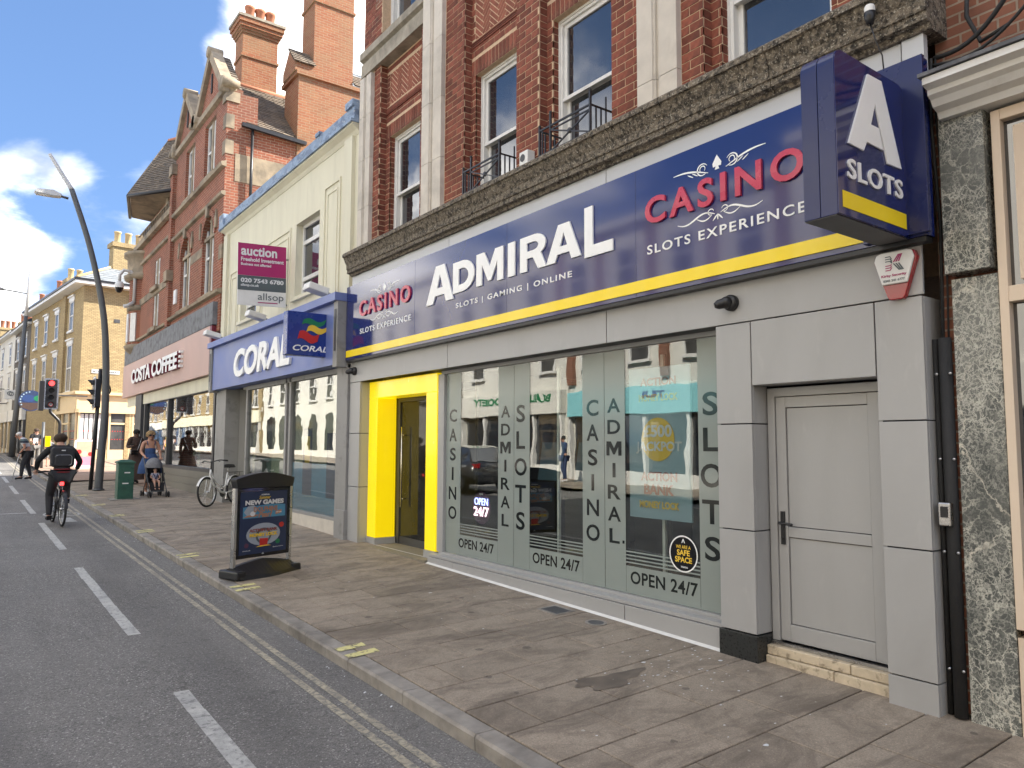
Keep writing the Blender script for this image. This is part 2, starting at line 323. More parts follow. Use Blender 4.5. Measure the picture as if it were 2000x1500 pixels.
pm('peeling_blue', (.25, .33, .45), .7, var=.14, sc=5, bump=.6, bs=35, stain=[((.13, .17, .25), .8, 7, .48, .56), ((.46, .50, .54), .6, 13, .56, .64)], stretch=(1, .5, 1))
pm('coral_blue', (.115, .165, .42), .42, var=.06, sc=1.2, stain=[((.28, .30, .42), .35, .8, .45, .7)])
pm('coral_navy', (.012, .036, .22), .25, var=.06, coat=.3)
pm('lead', (.16, .165, .175), .7, var=.25, sc=6, bump=.4, bs=20, stain=[((.05, .05, .055), .7, 4, .5, .62)])
pm('costa_pink', (.55, .37, .32), .55, var=.05, sc=.8, stain=[((.42, .28, .24), .3, .7, .45, .7)])
pm('costa_maroon', (.16, .012, .030), .4)
pm('shop_grey', (.27, .265, .255), .55, var=.06, sc=3, stain=[((.11, .105, .10), .6, 4, .55, .72)])
pm('dark_frame', (.060, .060, .062), .5, var=.1)
pm('stone_tile', (.185, .175, .145), .5, var=.14, sc=3, bump=.1)
pm('post_grey', (.095, .100, .105), .5, var=.12, sc=6, metal=.3)
pm('pole_light', (.55, .55, .54), .4, var=.05)
pm('silver', (.52, .52, .52), .28, metal=1, var=.08)
pm('steel', (.60, .58, .55), .22, metal=1, var=.05)
pm('green_paint', (.022, .090, .058), .48, var=.14, sc=5, stain=[((.10, .16, .13), .5, 4, .54, .7), ((.012, .03, .022), .5, 7, .56, .7)])
pm('peach', (.66, .51, .30), .6, var=.05, sc=2)
pm('cream_paint', (.70, .57, .44), .5, var=.04, sc=3)
pm('render_white', (.68, .66, .60), .8, var=.05, sc=1, stain=[((.42, .40, .34), .3, .8, .5, .75)])
pm('turquoise', (.26, .60, .64), .5, var=.04)
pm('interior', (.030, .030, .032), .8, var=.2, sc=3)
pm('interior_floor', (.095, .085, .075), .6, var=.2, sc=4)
pm('mat_tan', (.24, .21, .15), .7, var=.15, sc=8)
darkpane('dark_pane', (.014, .016, .020), 2.3); darkpane('far_pane', (.045, .044, .042), 1.33, .22); darkpane('tinted_pane', (.014, .014, .013), 1.30)
glassmat('shop_glass', (.88, .92, .90), .125)
tilemat('clay_tile', (.135, .105, .080), (.225, .175, .125), (.085, .080, .070))
tilemat('slate', (.20, .22, .24), (.27, .29, .31), (.15, .16, .17))
pm('terracotta', (.43, .175, .095), .8, var=.15, sc=6)
pm('buff_pot', (.60, .46, .24), .8, var=.1, sc=6)
pm('threshold', (.56, .47, .34), .8, var=.16, sc=10, stain=[((.16, .12, .08), .7, 12, .54, .66)], bump=.3)
pm('black_granite', (.022, .024, .024), .30, var=.3, sc=60, stain=[((.30, .30, .28), .8, 38, .68, .72)])
for nm, c in (('skin_pale', (.56, .32, .23)), ('skin_tan', (.44, .225, .145)), ('skin_dark', (.13, .065, .042))):
    pm(nm, c, .55, var=.06, sc=8)
for nm, c in (('cloth_black', (.012, .012, .014)), ('cloth_charcoal', (.030, .030, .034)), ('cloth_navy', (.022, .040, .105)), ('denim', (.035, .075, .185)), ('cloth_brown', (.070, .042, .034)),
              ('cloth_white', (.62, .62, .62)), ('cloth_grey', (.18, .18, .19)), ('cloth_cream', (.55, .50, .36)), ('cloth_red', (.22, .018, .022)), ('cloth_blue', (.02, .05, .16)), ('cloth_check', (.16, .155, .14)),
              ('hair_blonde', (.34, .23, .11)), ('hair_brown', (.045, .026, .016)), ('hair_black', (.010, .009, .009)), ('hair_white', (.60, .58, .55))):
    pm(nm, c, .85, var=.2, sc=18, bump=.25, bs=70)
for nm, c in (('magenta', (.36, .016, .125)), ('slate_print', (.085, .105, .115)), ('paper', (.68, .69, .70)), ('gold', (.82, .54, .05)), ('print_red', (.52, .025, .022)), ('print_green', (.012, .19, .075)),
              ('print_blue', (.05, .21, .50)), ('poster_navy', (.016, .030, .082)), ('poster_teal', (.075, .26, .42)), ('poster_grey', (.34, .38, .44)), ('copper', (.42, .20, .11)), ('pink', (.72, .22, .30)), ('sign_purple', (.10, .035, .075)),
              ('poster_light', (.32, .44, .52)), ('print_brown', (.26, .07, .06)), ('cyan_print', (.04, .27, .46))):
    pm(nm, c, .4, var=.04)
pm('red_lamp', (1, .03, .03), .3, emit=2.2); pm('neon_white', (.9, .88, 1), .3, emit=1.6); pm('neon_blue', (.30, .34, 1), .3, emit=2.2); pm('neon_pink', (1, .62, .72), .3, emit=1.8)
pm('red_lens', (.30, .008, .012), .15, coat=.5)
pm('screen_glow', (.06, .11, .15), .4, emit=.06)
# ------------------------------------------------------------------ geometry helpers
ORG = {}
def tag(o, label=None, cat=None, group=None, kind=None):
    if label: o['label'] = label
    if cat: o['category'] = cat
    if group: o['group'] = group
    if kind: o['kind'] = kind
    return o
def thing(name, label, cat, loc=(0, 0, 0), rz=0, group=None, local=False, rot=None):
    """Empty at a thing's base; parts are built in world coordinates unless local"""
    o = bpy.data.objects.new(name, None); COL.objects.link(o); o.empty_display_size = .1
    o.location = loc; o.rotation_euler = rot or (0, 0, rz)
    ORG[o.name] = None if local else Vector(loc)
    return tag(o, label, cat, group)
def link(o, parent=None):
    COL.objects.link(o)
    if parent is not None:
        o.parent = parent; ORG[o.name] = ORG.get(parent.name)
    return o
FAC = (Vector((0, -1, 0)), Vector((0, 0, 1)), Vector((-1, 0, 0)))     # u, v, normal of the street front
SOU = (Vector((1, 0, 0)), Vector((0, 0, 1)), Vector((0, -1, 0)))      # faces pointing towards the camera's end of the street
OPP = (Vector((0, 1, 0)), Vector((0, 0, 1)), Vector((1, 0, 0)))       # fronts across the street
class MB:
    def __init__(s): s.v = []; s.f = []; s.sm = []
    def add(s, vs, fs, smooth=False):
        n = len(s.v); s.v += [tuple(v) for v in vs]; s.f += [tuple(i+n for i in f) for f in fs]; s.sm += [smooth]*len(fs); return s
    def box(s, x0, x1, y0, y1, z0, z1):
        if x0 > x1: x0, x1 = x1, x0
        if y0 > y1: y0, y1 = y1, y0
        if z0 > z1: z0, z1 = z1, z0
        return s.add([(x0, y0, z0), (x1, y0, z0), (x1, y1, z0), (x0, y1, z0), (x0, y0, z1), (x1, y0, z1), (x1, y1, z1), (x0, y1, z1)],
                     [(0, 3, 2, 1), (4, 5, 6, 7), (0, 1, 5, 4), (1, 2, 6, 5), (2, 3, 7, 6), (3, 0, 4, 7)])
    def bar(s, a, b, w, h, up=(0, 0, 1)):
        """rectangular bar from a to b"""
        a, b = Vector(a), Vector(b); d = (b-a).normalized(); u = Vector(up)
        x = d.cross(u)
        if x.length < 1e-4: x = d.cross(Vector((1, 0, 0)))
        x.normalize(); y = x.cross(d)
        p = [a+x*sx*w/2+y*sy*h/2 for sx, sy in ((-1, -1), (1, -1), (1, 1), (-1, 1))]; q = [v+(b-a) for v in p]
        return s.add(p+q, [(0, 1, 2, 3), (7, 6, 5, 4), (0, 4, 5, 1), (1, 5, 6, 2), (2, 6, 7, 3), (3, 7, 4, 0)])
    def prism(s, pts, o, fr, d0, d1):
        """2-D outline in frame fr (u, v, n) at origin o, from depth d0 to d1 along n"""
        o = Vector(o); u, v, n = fr; k = len(pts)
        A = [o+u*p[0]+v*p[1]+n*d0 for p in pts]; B = [o+u*p[0]+v*p[1]+n*d1 for p in pts]
        return s.add(A+B, [tuple(reversed(range(k))), tuple(range(k, 2*k))]+[(i, (i+1) % k, k+(i+1) % k, k+i) for i in range(k)])
    def ring(s, outer, inner, o, fr, d0, d1):
        """flat ring between two outlines with the same number of points"""
        o = Vector(o); u, v, n = fr; k = len(outer)
        P = lambda pts, d: [o+u*p[0]+v*p[1]+n*d for p in pts]
        vs = P(outer, d0)+P(inner, d0)+P(outer, d1)+P(inner, d1); fs = []
        for i in range(k):
            j = (i+1) % k
            fs += [(i, k+i, k+j, j), (2*k+i, 2*k+j, 3*k+j, 3*k+i), (i, j, 2*k+j, 2*k+i), (k+j, k+i, 3*k+i, 3*k+j)]
        return s.add(vs, fs)
    def tube(s, path, r, n=8, caps=True, closed=False):
        path = [Vector(p) for p in path]; m = len(path)
        rs = r if isinstance(r, (list, tuple)) else [r]*m
        vs = []; t0 = None; x = None
        for i, p in enumerate(path):
            a = path[(i-1) % m] if (closed or i > 0) else p; b = path[(i+1) % m] if (closed or i < m-1) else p
            t = (b-a).normalized()
            if x is None:
                x = t.cross(Vector((0, 0, 1)))
                if x.length < .05: x = t.cross(Vector((1, 0, 0)))
            else:
                x = x - t*x.dot(t)
            x.normalize(); y = t.cross(x)
            for k in range(n):
                an = 2*math.pi*k/n; vs.append(p+x*math.cos(an)*rs[i]+y*math.sin(an)*rs[i])
        fs = []
        for i in range(m if closed else m-1):
            j = (i+1) % m
            for k in range(n):
                l = (k+1) % n; fs.append((i*n+k, i*n+l, j*n+l, j*n+k))
        s.add(vs, fs, True)
        if caps and not closed:
            b = len(s.v)-len(vs)
            s.f += [tuple(b+k for k in reversed(range(n))), tuple(b+(m-1)*n+k for k in range(n))]; s.sm += [False, False]
        return s
    def lathe(s, prof, c, ax=(0, 0, 1), n=16, smooth=True, a0=0, a1=2*math.pi):
        """profile of (radius, height) about an axis through c"""
        c = Vector(c); ax = Vector(ax).normalized(); x = ax.cross(Vector((0, 0, 1)))
        if x.length < .05: x = Vector((1, 0, 0))
        x.normalize(); y = ax.cross(x); full = abs(a1-a0-2*math.pi) < 1e-6; k = n if full else n+1
        vs = []
        for (r, h) in prof:
            for i in range(k):
                a = a0+(a1-a0)*i/n; vs.append(c+ax*h+x*math.cos(a)*r+y*math.sin(a)*r)
        fs = []
        for j in range(len(prof)-1):
            for i in range(n):
                i2 = (i+1) % k if full else i+1
                fs.append((j*k+i, j*k+i2, (j+1)*k+i2, (j+1)*k+i))
        return s.add(vs, fs, smooth)
    def ball(s, c, r, n=12, m=8, rot=None):
        c = Vector(c); r = r if isinstance(r, (tuple, list)) else (r, r, r); vs = []
        for j in range(m+1):
            t = math.pi*j/m
            for i in range(n):
                a = 2*math.pi*i/n; p = Vector((r[0]*math.sin(t)*math.cos(a), r[1]*math.sin(t)*math.sin(a), r[2]*math.cos(t)))
                vs.append(c+(rot @ p if rot else p))
        fs = [(j*n+i, (j+1)*n+i, (j+1)*n+(i+1) % n, j*n+(i+1) % n) for j in range(m) for i in range(n)]
        return s.add(vs, fs, True)
    def profile_y(s, prof, y0, y1, caps=True):
        """extrude an (x, z) outline along the street"""
        k = len(prof); vs = [(p[0], y0, p[1]) for p in prof]+[(p[0], y1, p[1]) for p in prof]
        fs = [(i, (i+1) % k, k+(i+1) % k, k+i) for i in range(k)]
        if caps: fs += [tuple(reversed(range(k))), tuple(range(k, 2*k))]
        return s.add(vs, fs)
    def build(s, name, mat, parent=None, bevel=0, fix=True, label=None, cat=None, group=None, kind=None, subsurf=0):
        me = bpy.data.meshes.new(name)
        o = bpy.data.objects.new(name, me)
        link(o, parent)
        og = ORG.get(parent.name) if parent is not None else None
        if og is None: vs = s.v
        else: vs = [(a-og.x, b-og.y, c-og.z) for a, b, c in s.v]
        if parent is None:      # a thing of one mesh keeps its origin at its own base
            n = max(1, len(vs)); cx = sum(v[0] for v in vs)/n; cy = sum(v[1] for v in vs)/n; cz = min(v[2] for v in vs)
            vs = [(a-cx, b-cy, c-cz) for a, b, c in vs]; o.location = (cx, cy, cz); ORG[o.name] = Vector((cx, cy, cz))
        me.from_pydata(vs, [], s.f)
        if any(s.sm): me.polygons.foreach_set('use_smooth', s.sm)
        if fix:
            bm = bmesh.new(); bm.from_mesh(me); bmesh.ops.recalc_face_normals(bm, faces=bm.faces); bm.to_mesh(me); bm.free()
        me.materials.append(MATS[mat]); me.update()
        if bevel:
            b = o.modifiers.new('bevel', 'BEVEL'); b.width = bevel; b.segments = 2; b.limit_method = 'ANGLE'
        if subsurf:
            b = o.modifiers.new('sub', 'SUBSURF'); b.levels = subsurf; b.render_levels = subsurf
        return tag(o, label, cat, group, kind)
def B(name, mat, parent, x0, x1, y0, y1, z0, z1, bevel=0, **k):
    return MB().box(x0, x1, y0, y1, z0, z1).build(name, mat, parent, bevel, fix=False, **k)
def rrect(w, h, r, n=5, x=0, y=0, corners=(1, 1, 1, 1)):
    """rounded rectangle from (x, y); corners bl, br, tr, tl"""
    pts = []
    for (cx, cy, a0, on) in ((x+r, y+r, 180, corners[0]), (x+w-r, y+r, 270, corners[1]), (x+w-r, y+h-r, 0, corners[2]), (x+r, y+h-r, 90, corners[3])):
        if on:
            for i in range(n+1):
                a = rad(a0+90*i/n); pts.append((cx+r*math.cos(a), cy+r*math.sin(a)))
        else:
            sx = -1 if a0 in (180, 90) else 1; sy = -1 if a0 in (180, 270) else 1
            pts.append((cx+sx*r, cy+sy*r))
    return pts
def circ(r, n=24, x=0, y=0, ry=None): return [(x+r*math.cos(2*math.pi*i/n), y+(ry or r)*math.sin(2*math.pi*i/n)) for i in range(n)]
# ---- lettering
_TC = {}
def _text_mesh(s, off, shear, spacing):
    key = (s, off, shear, spacing)
    if key in _TC: return _TC[key]
    c = bpy.data.curves.new('lettering_curve', 'FONT'); c.body = s; c.offset = off; c.shear = shear; c.space_character = spacing
    c.extrude = .5; c.resolution_u = 4
    o = bpy.data.objects.new('lettering_curve', c)
    me = o.to_mesh()
    vs = [tuple(v.co) for v in me.vertices]; fs = [tuple(p.vertices) for p in me.polygons]
    o.to_mesh_clear(); bpy.data.objects.remove(o); bpy.data.curves.remove(c)
    _TC[key] = (vs, fs); return vs, fs
def lettering(name, s, fr, o, u0, u1, v0, v1, depth, mat, parent, off=0, shear=0, spacing=1, each=False, warp=None, **k):
    """words fitted into the box u0..u1, v0..v1 of frame fr at point o, raised by depth"""
    vs, fs = _text_mesh(s, off, shear, spacing)
    xs = [v[0] for v in vs]; ys = [v[1] for v in vs]; a0, a1, b0, b1 = min(xs), max(xs), min(ys), max(ys)
    u, v, n = fr; o = Vector(o); P = []
    for (x, y, z) in vs:
        uu = u0+(x-a0)/(a1-a0)*(u1-u0); vv = v0+(y-b0)/(b1-b0)*(v1-v0)
        if warp: uu, vv = warp(uu, vv)
        P.append(o+u*uu+v*vv+n*((z+.5)*depth))
    if not each:
        mb = MB(); mb.add(P, fs); return mb.build(name, mat, parent, fix=False, **k)
    # letters apart: join coincident points, then walk the islands
    idx = {}; rep = []
    for p in P:
        key = tuple(round(c, 5) for c in p); rep.append(idx.setdefault(key, len(idx)))
    par = list(range(len(idx)))
    def find(a):
        while par[a] != a: par[a] = par[par[a]]; a = par[a]
        return a
    for f in fs:
        for i in f[1:]: par[find(rep[i])] = find(rep[f[0]])
    isl = {}
    for f in fs: isl.setdefault(find(rep[f[0]]), []).append(f)
    def left(fl): return min((P[i]-o).dot(u) for f in fl for i in f)
    out = []
    groups = sorted(isl.values(), key=left)
    if each == 'word':       # letters closer than a word space stay together
        right = lambda fl: max((P[i]-o).dot(u) for f in fl for i in f)
        mg = [list(groups[0])]; gap = .36*(v1-v0) if spacing < 1.1 else .55*(v1-v0)
        for fl in groups[1:]:
            if left(fl)-right(mg[-1]) < gap: mg[-1] += fl
            else: mg.append(list(fl))
        groups = mg
    for fl in groups:
        ids = sorted({i for f in fl for i in f}); mp = {a: b for b, a in enumerate(ids)}
        mb = MB(); mb.add([P[i] for i in ids], [tuple(mp[i] for i in f) for f in fl]); out.append(mb.build('letter' if each != 'word' else name, mat, parent, fix=False, **k))
    return out
def poly_letter(polys, fr, o, u0, v0, w, h, depth, mat, parent, name='letter', holes=True):
    """letter from outlines with holes: first outline is the outside"""
    c = bpy.data.curves.new('outline', 'CURVE'); c.dimensions = '2D'; c.fill_mode = 'BOTH'; c.extrude = .5
    for pl in polys:
        sp = c.splines.new('POLY'); sp.points.add(len(pl)-1); sp.use_cyclic_u = True
        for i, p in enumerate(pl): sp.points[i].co = (p[0], p[1], 0, 1)
    ob = bpy.data.objects.new('outline', c); me = ob.to_mesh()
    u, v, n = fr; o = Vector(o)
    P = [o+u*(u0+q.co.x*w)+v*(v0+q.co.y*h)+n*((q.co.z+.5)*depth) for q in me.vertices]
    fs = [tuple(p.vertices) for p in me.polygons]
    ob.to_mesh_clear(); bpy.data.objects.remove(ob); bpy.data.curves.remove(c)
    mb = MB(); mb.add(P, fs); return mb.build(name, mat, parent, fix=False)
def copy_tree(o, parent=None):
    c = o.copy(); COL.objects.link(c); c.parent = parent; ORG[c.name] = ORG.get(o.name)
    for ch in list(o.children): copy_tree(ch, c)
    return c
# ---- walls with openings (returns boxes between openings)
def wall_cells(u0, u1, z0, z1, ops):
    us = sorted({u0, u1}|{min(max(a, u0), u1) for q in ops for a in q[:2]})
    out = []
    for a, b in zip(us, us[1:]):
        m = (a+b)/2; blk = sorted((max(q[2], z0), min(q[3], z1)) for q in ops if q[0] <= m <= q[1])
        z = z0
        for lo, hi in blk:
            if lo > z: out.append((a, b, z, lo))
            z = max(z, hi)
        if z < z1: out.append((a, b, z, z1))
    return out
S_ = .0195
def zr(y): return -.165+S_*(min(max(y, -40), 55)-4)          # road level
def xk(y): return 2.6-.008*(min(max(y, -20), 40)-4)          # kerb line
def zp(x, y): return zr(y)+.10+.07*min(1.2, max(0, (x-xk(y))/(5.1-xk(y))))   # pavement level
# ------------------------------------------------------------------ ground, road, pavement
YS = [-60, -40, -20, -10, -5, 0, 2, 4, 8, 12, 16, 20, 24, 28, 32, 36, 40, 45, 50, 55, 80, 160, 400]
def sheet(name, xs, zoff, mat, ys=YS, parent=None, **k):
    mb = MB(); vs = []; n = None
    for y in ys:
        row = xs(y); n = len(row)
        vs += [(x, y, zr(y)+zoff(x, y)) for x in row]
    fs = [(j*n+i, j*n+i+1, (j+1)*n+i+1, (j+1)*n+i) for j in range(len(ys)-1) for i in range(n-1)]
    mb.add(vs, fs); return mb.build(name, mat, parent, fix=False, **k)
sheet('ground', lambda y: (-600, -7, 6, 600), lambda x, y: -.06, 'earth', [-600]+YS+[900], kind='structure')
road = sheet('road', lambda y: (-6.2, -3, 0, 1.3, xk(y)+.02), lambda x, y: 0, 'asphalt', kind='structure')
# lane dashes and the double yellow line, painted on the road
for a, b in ((-4.2, -.1), (1.8, 5.97), (7.8, 11.87), (13.72, 17.67), (19.6, 23.3), (25.4, 28.9), (30.6, 34.0), (36.2, 40)):
    mb = MB(); n = 9
    for i in range(n):
        y0 = a+(b-a)*i/n; y1 = a+(b-a)*(i+1)/n; j = lambda: random.uniform(-.006, .006)
        sx = -.005*(y0-4)
        mb.add([(1.335+sx+j(), y0, zr(y0)+.004), (1.445+sx+j(), y0, zr(y0)+.004), (1.445+sx, y1, zr(y1)+.004), (1.335+sx, y1, zr(y1)+.004)], [(0, 1, 2, 3)])
    mb.build('lane_dash', 'line_white', road, fix=False)
for o0, o1 in ((-.445, -.385), (-.325, -.265)):
    mb = MB(); y = -8
    while y < 60:
        y1 = y+.6
        mb.add([(xk(y)+o0, y, zr(y)+.004), (xk(y)+o1, y, zr(y)+.004), (xk(y1)+o1, y1, zr(y1)+.004), (xk(y1)+o0, y1, zr(y1)+.004)], [(0, 1, 2, 3)]); y = y1
    mb.build('yellow_line', 'line_yellow_worn', road, fix=False)
# stop line box and cycle symbol by the lights
mb = MB(); z = zr(19.8)+.004
mb.add([(-1.5, 19.75, z), (1.2, 19.75, z), (1.2, 19.87, z+.002), (-1.5, 19.87, z+.002)], [(0, 1, 2, 3)]); mb.build('stop_line', 'line_white', road, fix=False)
mb = MB(); mb.add([(-1.5, 21, zr(21)+.004), (.5, 20.6, zr(20.6)+.004), (.75, 20.9, zr(20.9)+.004), (-1.5, 23, zr(23)+.004)], [(0, 1, 2, 3)]); mb.build('road_hatching', 'line_white', road, fix=False)
mb = MB()
for cx in (1.62, 2.0):
    o_ = circ(.16, 20, cx, 0, .42); i_ = circ(.12, 20, cx, 0, .34); k = 20; y0 = 19.2
    mb.add([(p[0], y0+p[1], zr(y0+p[1])+.004) for p in o_+i_], [(q, (q+1) % k, k+(q+1) % k, k+q) for q in range(k)])
for a, b in (((1.62, 19.2), (1.78, 19.5)), ((1.78, 19.5), (2.0, 19.2)), ((1.70, 19.35), (1.95, 19.55))):
    dx = .02; mb.add([(a[0]-dx, a[1], zr(a[1])+.005), (a[0]+dx, a[1]-.05, zr(a[1])+.005), (b[0]+dx, b[1]-.05, zr(b[1])+.005), (b[0]-dx, b[1], zr(b[1])+.005)], [(0, 1, 2, 3)])
mb.build('cycle_symbol', 'line_white', road)
mb = MB()
mb.add([(1.62, 17.6, zr(17.6)+.004), (1.95, 17.6, zr(17.6)+.004), (1.9, 18.4, zr(18.4)+.004), (1.7, 18.4, zr(18.4)+.004)], [(0, 1, 2, 3)]); mb.build('road_arrow', 'line_white', road, fix=False)
# pavement bed with recessed joints, slabs laid on it
pave = sheet('pavement', lambda y: (xk(y)+.02, 5.1, 5.9), lambda x, y: zp(x, y)-zr(y)-.012, 'joint', kind='structure')
def quadslab(name, x0, x1, y0, y1, mat, parent, g=.0055, h=.04):
    top = [(x, y) for x, y in ((x0+g, y0+g), (x1-g, y0+g), (x1-g, y1-g), (x0+g, y1-g))]; b = .004
    t2 = [(x0+g+b, y0+g+b), (x1-g-b, y0+g+b), (x1-g-b, y1-g-b), (x0+g+b, y1-g-b)]
    dz = random.uniform(-.0015, .002)
    vs = [(x, y, zp(x, y)-h) for x, y in top]+[(x, y, zp(x, y)+dz-b) for x, y in top]+[(x, y, zp(x, y)+dz) for x, y in t2]
    fs = []
    for k in (0, 4):
        fs += [(k+i, k+(i+1) % 4, k+4+(i+1) % 4, k+4+i) for i in range(4)]
    mb = MB(); mb.add(vs, fs+[(8, 9, 10, 11)]); return mb.build(name, mat, parent, fix=False)
y = .51; r = 0; slabs = 0
while y < 24.4:
    xs = [xk(y)+.155]; x = 2.745+(.315 if r % 2 else 0)+random.uniform(-.02, .02)
    while x < 5.0:
        if x > xs[-1]+.12: xs.append(x)
        x += .66
    xs.append(5.42 if y < 12 else 5.5)
    for a, b in zip(xs, xs[1:]):
        quadslab('paving_slab', a, b, y, y+.465, 'slab', pave); slabs += 1
    y += .465; r += 1
# pale tactile paving by the lamp post, then small red setts in the side street
y = 24.5
mb = MB()
while y < 28.3:
    x = xk(y)+.16
    while x < 4.4:
        quadslab('tactile_slab', x, x+.4, y, y+.4, 'slab_pale', pave, .003); x += .4
    y += .4
sheet('side_street_paving', lambda y: (4.42 if y < 28.35 else xk(y)+.15, 60), lambda x, y: .10+.07, 'slab_red', [24.45, 28.3, 28.35, 30, 33, 36, 40, 44, 46.5], kind='structure')
sheet('far_pavement', lambda y: (xk(y)+.15, 5.6), lambda x, y: .16, 'slab', [46.4, 50, 55, 80, 160, 400], kind='structure')
# kerb stones
yy = -1.6; kn = 0
while yy < 34:
    y0, y1 = yy+.004, yy+.911; w = .15
    def kz(y): return zp(xk(y), y)
    c = .012
    vs = []
    for y in (y0, y1):
        x = xk(y); jx = random.uniform(-.004, .004)
        vs += [(x+jx+.012, y, zr(y)-.08), (x+jx, y, kz(y)-c*1.6), (x+jx+c, y, kz(y)), (x+w, y, kz(y)), (x+w, y, zr(y)-.08)]
    fs = [(i, i+1, 6+i, 5+i) for i in range(4)]+[(0, 5, 9, 4), (4, 3, 2, 1, 0), (5, 6, 7, 8, 9)]
    mb = MB(); mb.add(vs, fs); mb.build('kerb_stone', 'kerbstone', pave); yy += .915; kn += 1
mb = MB()
for ya, yb in ((yy, 60), (60, 300)):
    mb.profile_y([(xk(ya), zr(ya)-.05), (xk(ya), zp(xk(ya), ya)), (xk(ya)+.15, zp(xk(ya), ya)), (xk(ya)+.15, zr(ya)-.05)], ya, yb)
mb.build('kerb_run', 'kerbstone', pave)
# pairs of yellow no-loading marks across the kerb
for ym in (5.72, 8.72, 11.35, 14.42, 17.25, 19.8, 22.75):
    for dy in (0, .21):
        mb = MB(); x = xk(ym); ln = random.uniform(.27, .33)
        q = [(x+.014, ym+dy), (x+ln, ym+dy+.02), (x+ln, ym+dy+.13), (x+.014, ym+dy+.10)]
        mb.add([(a, b, zp(a, b)+.0035) for a, b in q], [(0, 1, 2, 3)])
        mb.build('kerb_mark', 'line_yellow', pave, fix=False)
# damp patch on the slabs
pm('damp', (.140, .114, .090), .55, var=.3, sc=7, bump=.2, bs=120)
mb = MB(); pts = []
for i in range(26):
    a = 2*math.pi*i/26; r = 1+.28*math.sin(3*a+1)+.14*math.sin(7*a)+random.uniform(-.05, .05)
    pts.append((3.93+.30*r*math.cos(a), 4.07+.12*r*math.sin(a)))
mb.add([(a, b, zp(a, b)+.0035) for a, b in pts], [tuple(range(26))]); mb.build('damp_patch', 'damp', pave, fix=False)
# pale droppings and trodden gum below the ledge
mb = MB(); rr = random.Random(5)
for i in range(95):
    if i < 60: x, y = 4.55+rr.gauss(0, .32), 3.75+rr.gauss(0, .42)
    else: x, y = rr.uniform(2.9, 5.0), rr.uniform(2.0, 9)
    if not (2.8 < x < 5.04 and y > 1.6): continue
    r = rr.uniform(.003, .009)*(2.0 if rr.random() < .15 else 1); k = 7
    mb.add([(x+r*rr.uniform(.6, 1.3)*1.5*math.cos(2*math.pi*q/k), y+r*rr.uniform(.6, 1.3)*math.sin(2*math.pi*q/k), zp(x, y)+.0038) for q in range(k)], [tuple(range(k))])
mb.build('bird_droppings', 'paper', pave, fix=False, kind='stuff')
# scraps of litter in the gutter
mb = MB()
for i in range(70):
    y = random.uniform(3.5, 24); x = xk(y)-random.uniform(.03, .24)**1.3; s = random.uniform(.008, .026); a = random.uniform(0, 6)
    z = zr(y)+.004; dx, dy = s*math.cos(a), s*math.sin(a); w = s*.45
    mb.add([(x, y, z), (x+dx, y+dy, z+.004), (x+dx-w*math.sin(a), y+dy+w*math.cos(a), z+.006), (x-w*math.sin(a), y+w*math.cos(a), z+.002)], [(0, 1, 2, 3)])
mb.build('gutter_litter', 'paper', None, fix=False, label='tiny pale scraps of litter lying along the gutter', cat='litter', kind='stuff')
# two service covers by the shop front
def cover(name, label, x0, x1, y0, y1, rnd):
    t = thing(name, label, 'manhole cover', ((x0+x1)/2, (y0+y1)/2, zp(x0, y0)))
    z = zp((x0+x1)/2, (y0+y1)/2); sl = lambda mb: [(v[0], v[1], v[2]+S_*(v[1]-(y0+y1)/2)+.028*(v[0]-(x0+x1)/2)) for v in mb.v]
    m = MB(); UP = (Vector((1, 0, 0)), Vector((0, 1, 0)), Vector((0, 0, 1))); c = ((x0+x1)/2, (y0+y1)/2, z)
    w, h = x1-x0, y1-y0
    if rnd: out_ = circ(w/2+.02, 28, 0, 0, h/2+.02); inn = circ(w/2-.008, 28, 0, 0, h/2-.008)
    else: out_ = [(-w/2-.03, -h/2-.03), (w/2+.03, -h/2-.03), (w/2+.03, h/2+.03), (-w/2-.03, h/2+.03)]; inn = [(-w/2, -h/2), (w/2, -h/2), (w/2, h/2), (-w/2, h/2)]
    m.ring(out_, inn, c, UP, .002, .0055); m.v = sl(m); m.build('frame', 'kerbstone', t)
    m = MB(); m.prism([(p[0]*.99, p[1]*.99) for p in inn], c, UP, 0, .0045)
    for i in range(-4, 5):
        if not rnd: m.prism([(-w/2+.02, i*h/10-.006), (w/2-.02, i*h/10-.006), (w/2-.02, i*h/10+.006), (-w/2+.02, i*h/10+.006)], c, UP, .0045, .0065)
    m.v = sl(m); m.build('lid', 'post_grey', t)
cover('manhole_cover', 'square dark iron manhole cover with pale rim before the frosted window', 4.80, 5.0, 5.73, 5.99, False)
cover('manhole_cover', 'small round grey service cover in the paving below the window', 4.82, 4.98, 5.18, 5.36, True)
# ------------------------------------------------------------------ the slots shop: red brick building with grey clad shop front
AD = thing('brick_shop_building', 'red brick three-storey building with pale stone pilasters above the slots shop', 'building', (5.6, 6.8, 0))
TOPZ = 11.6
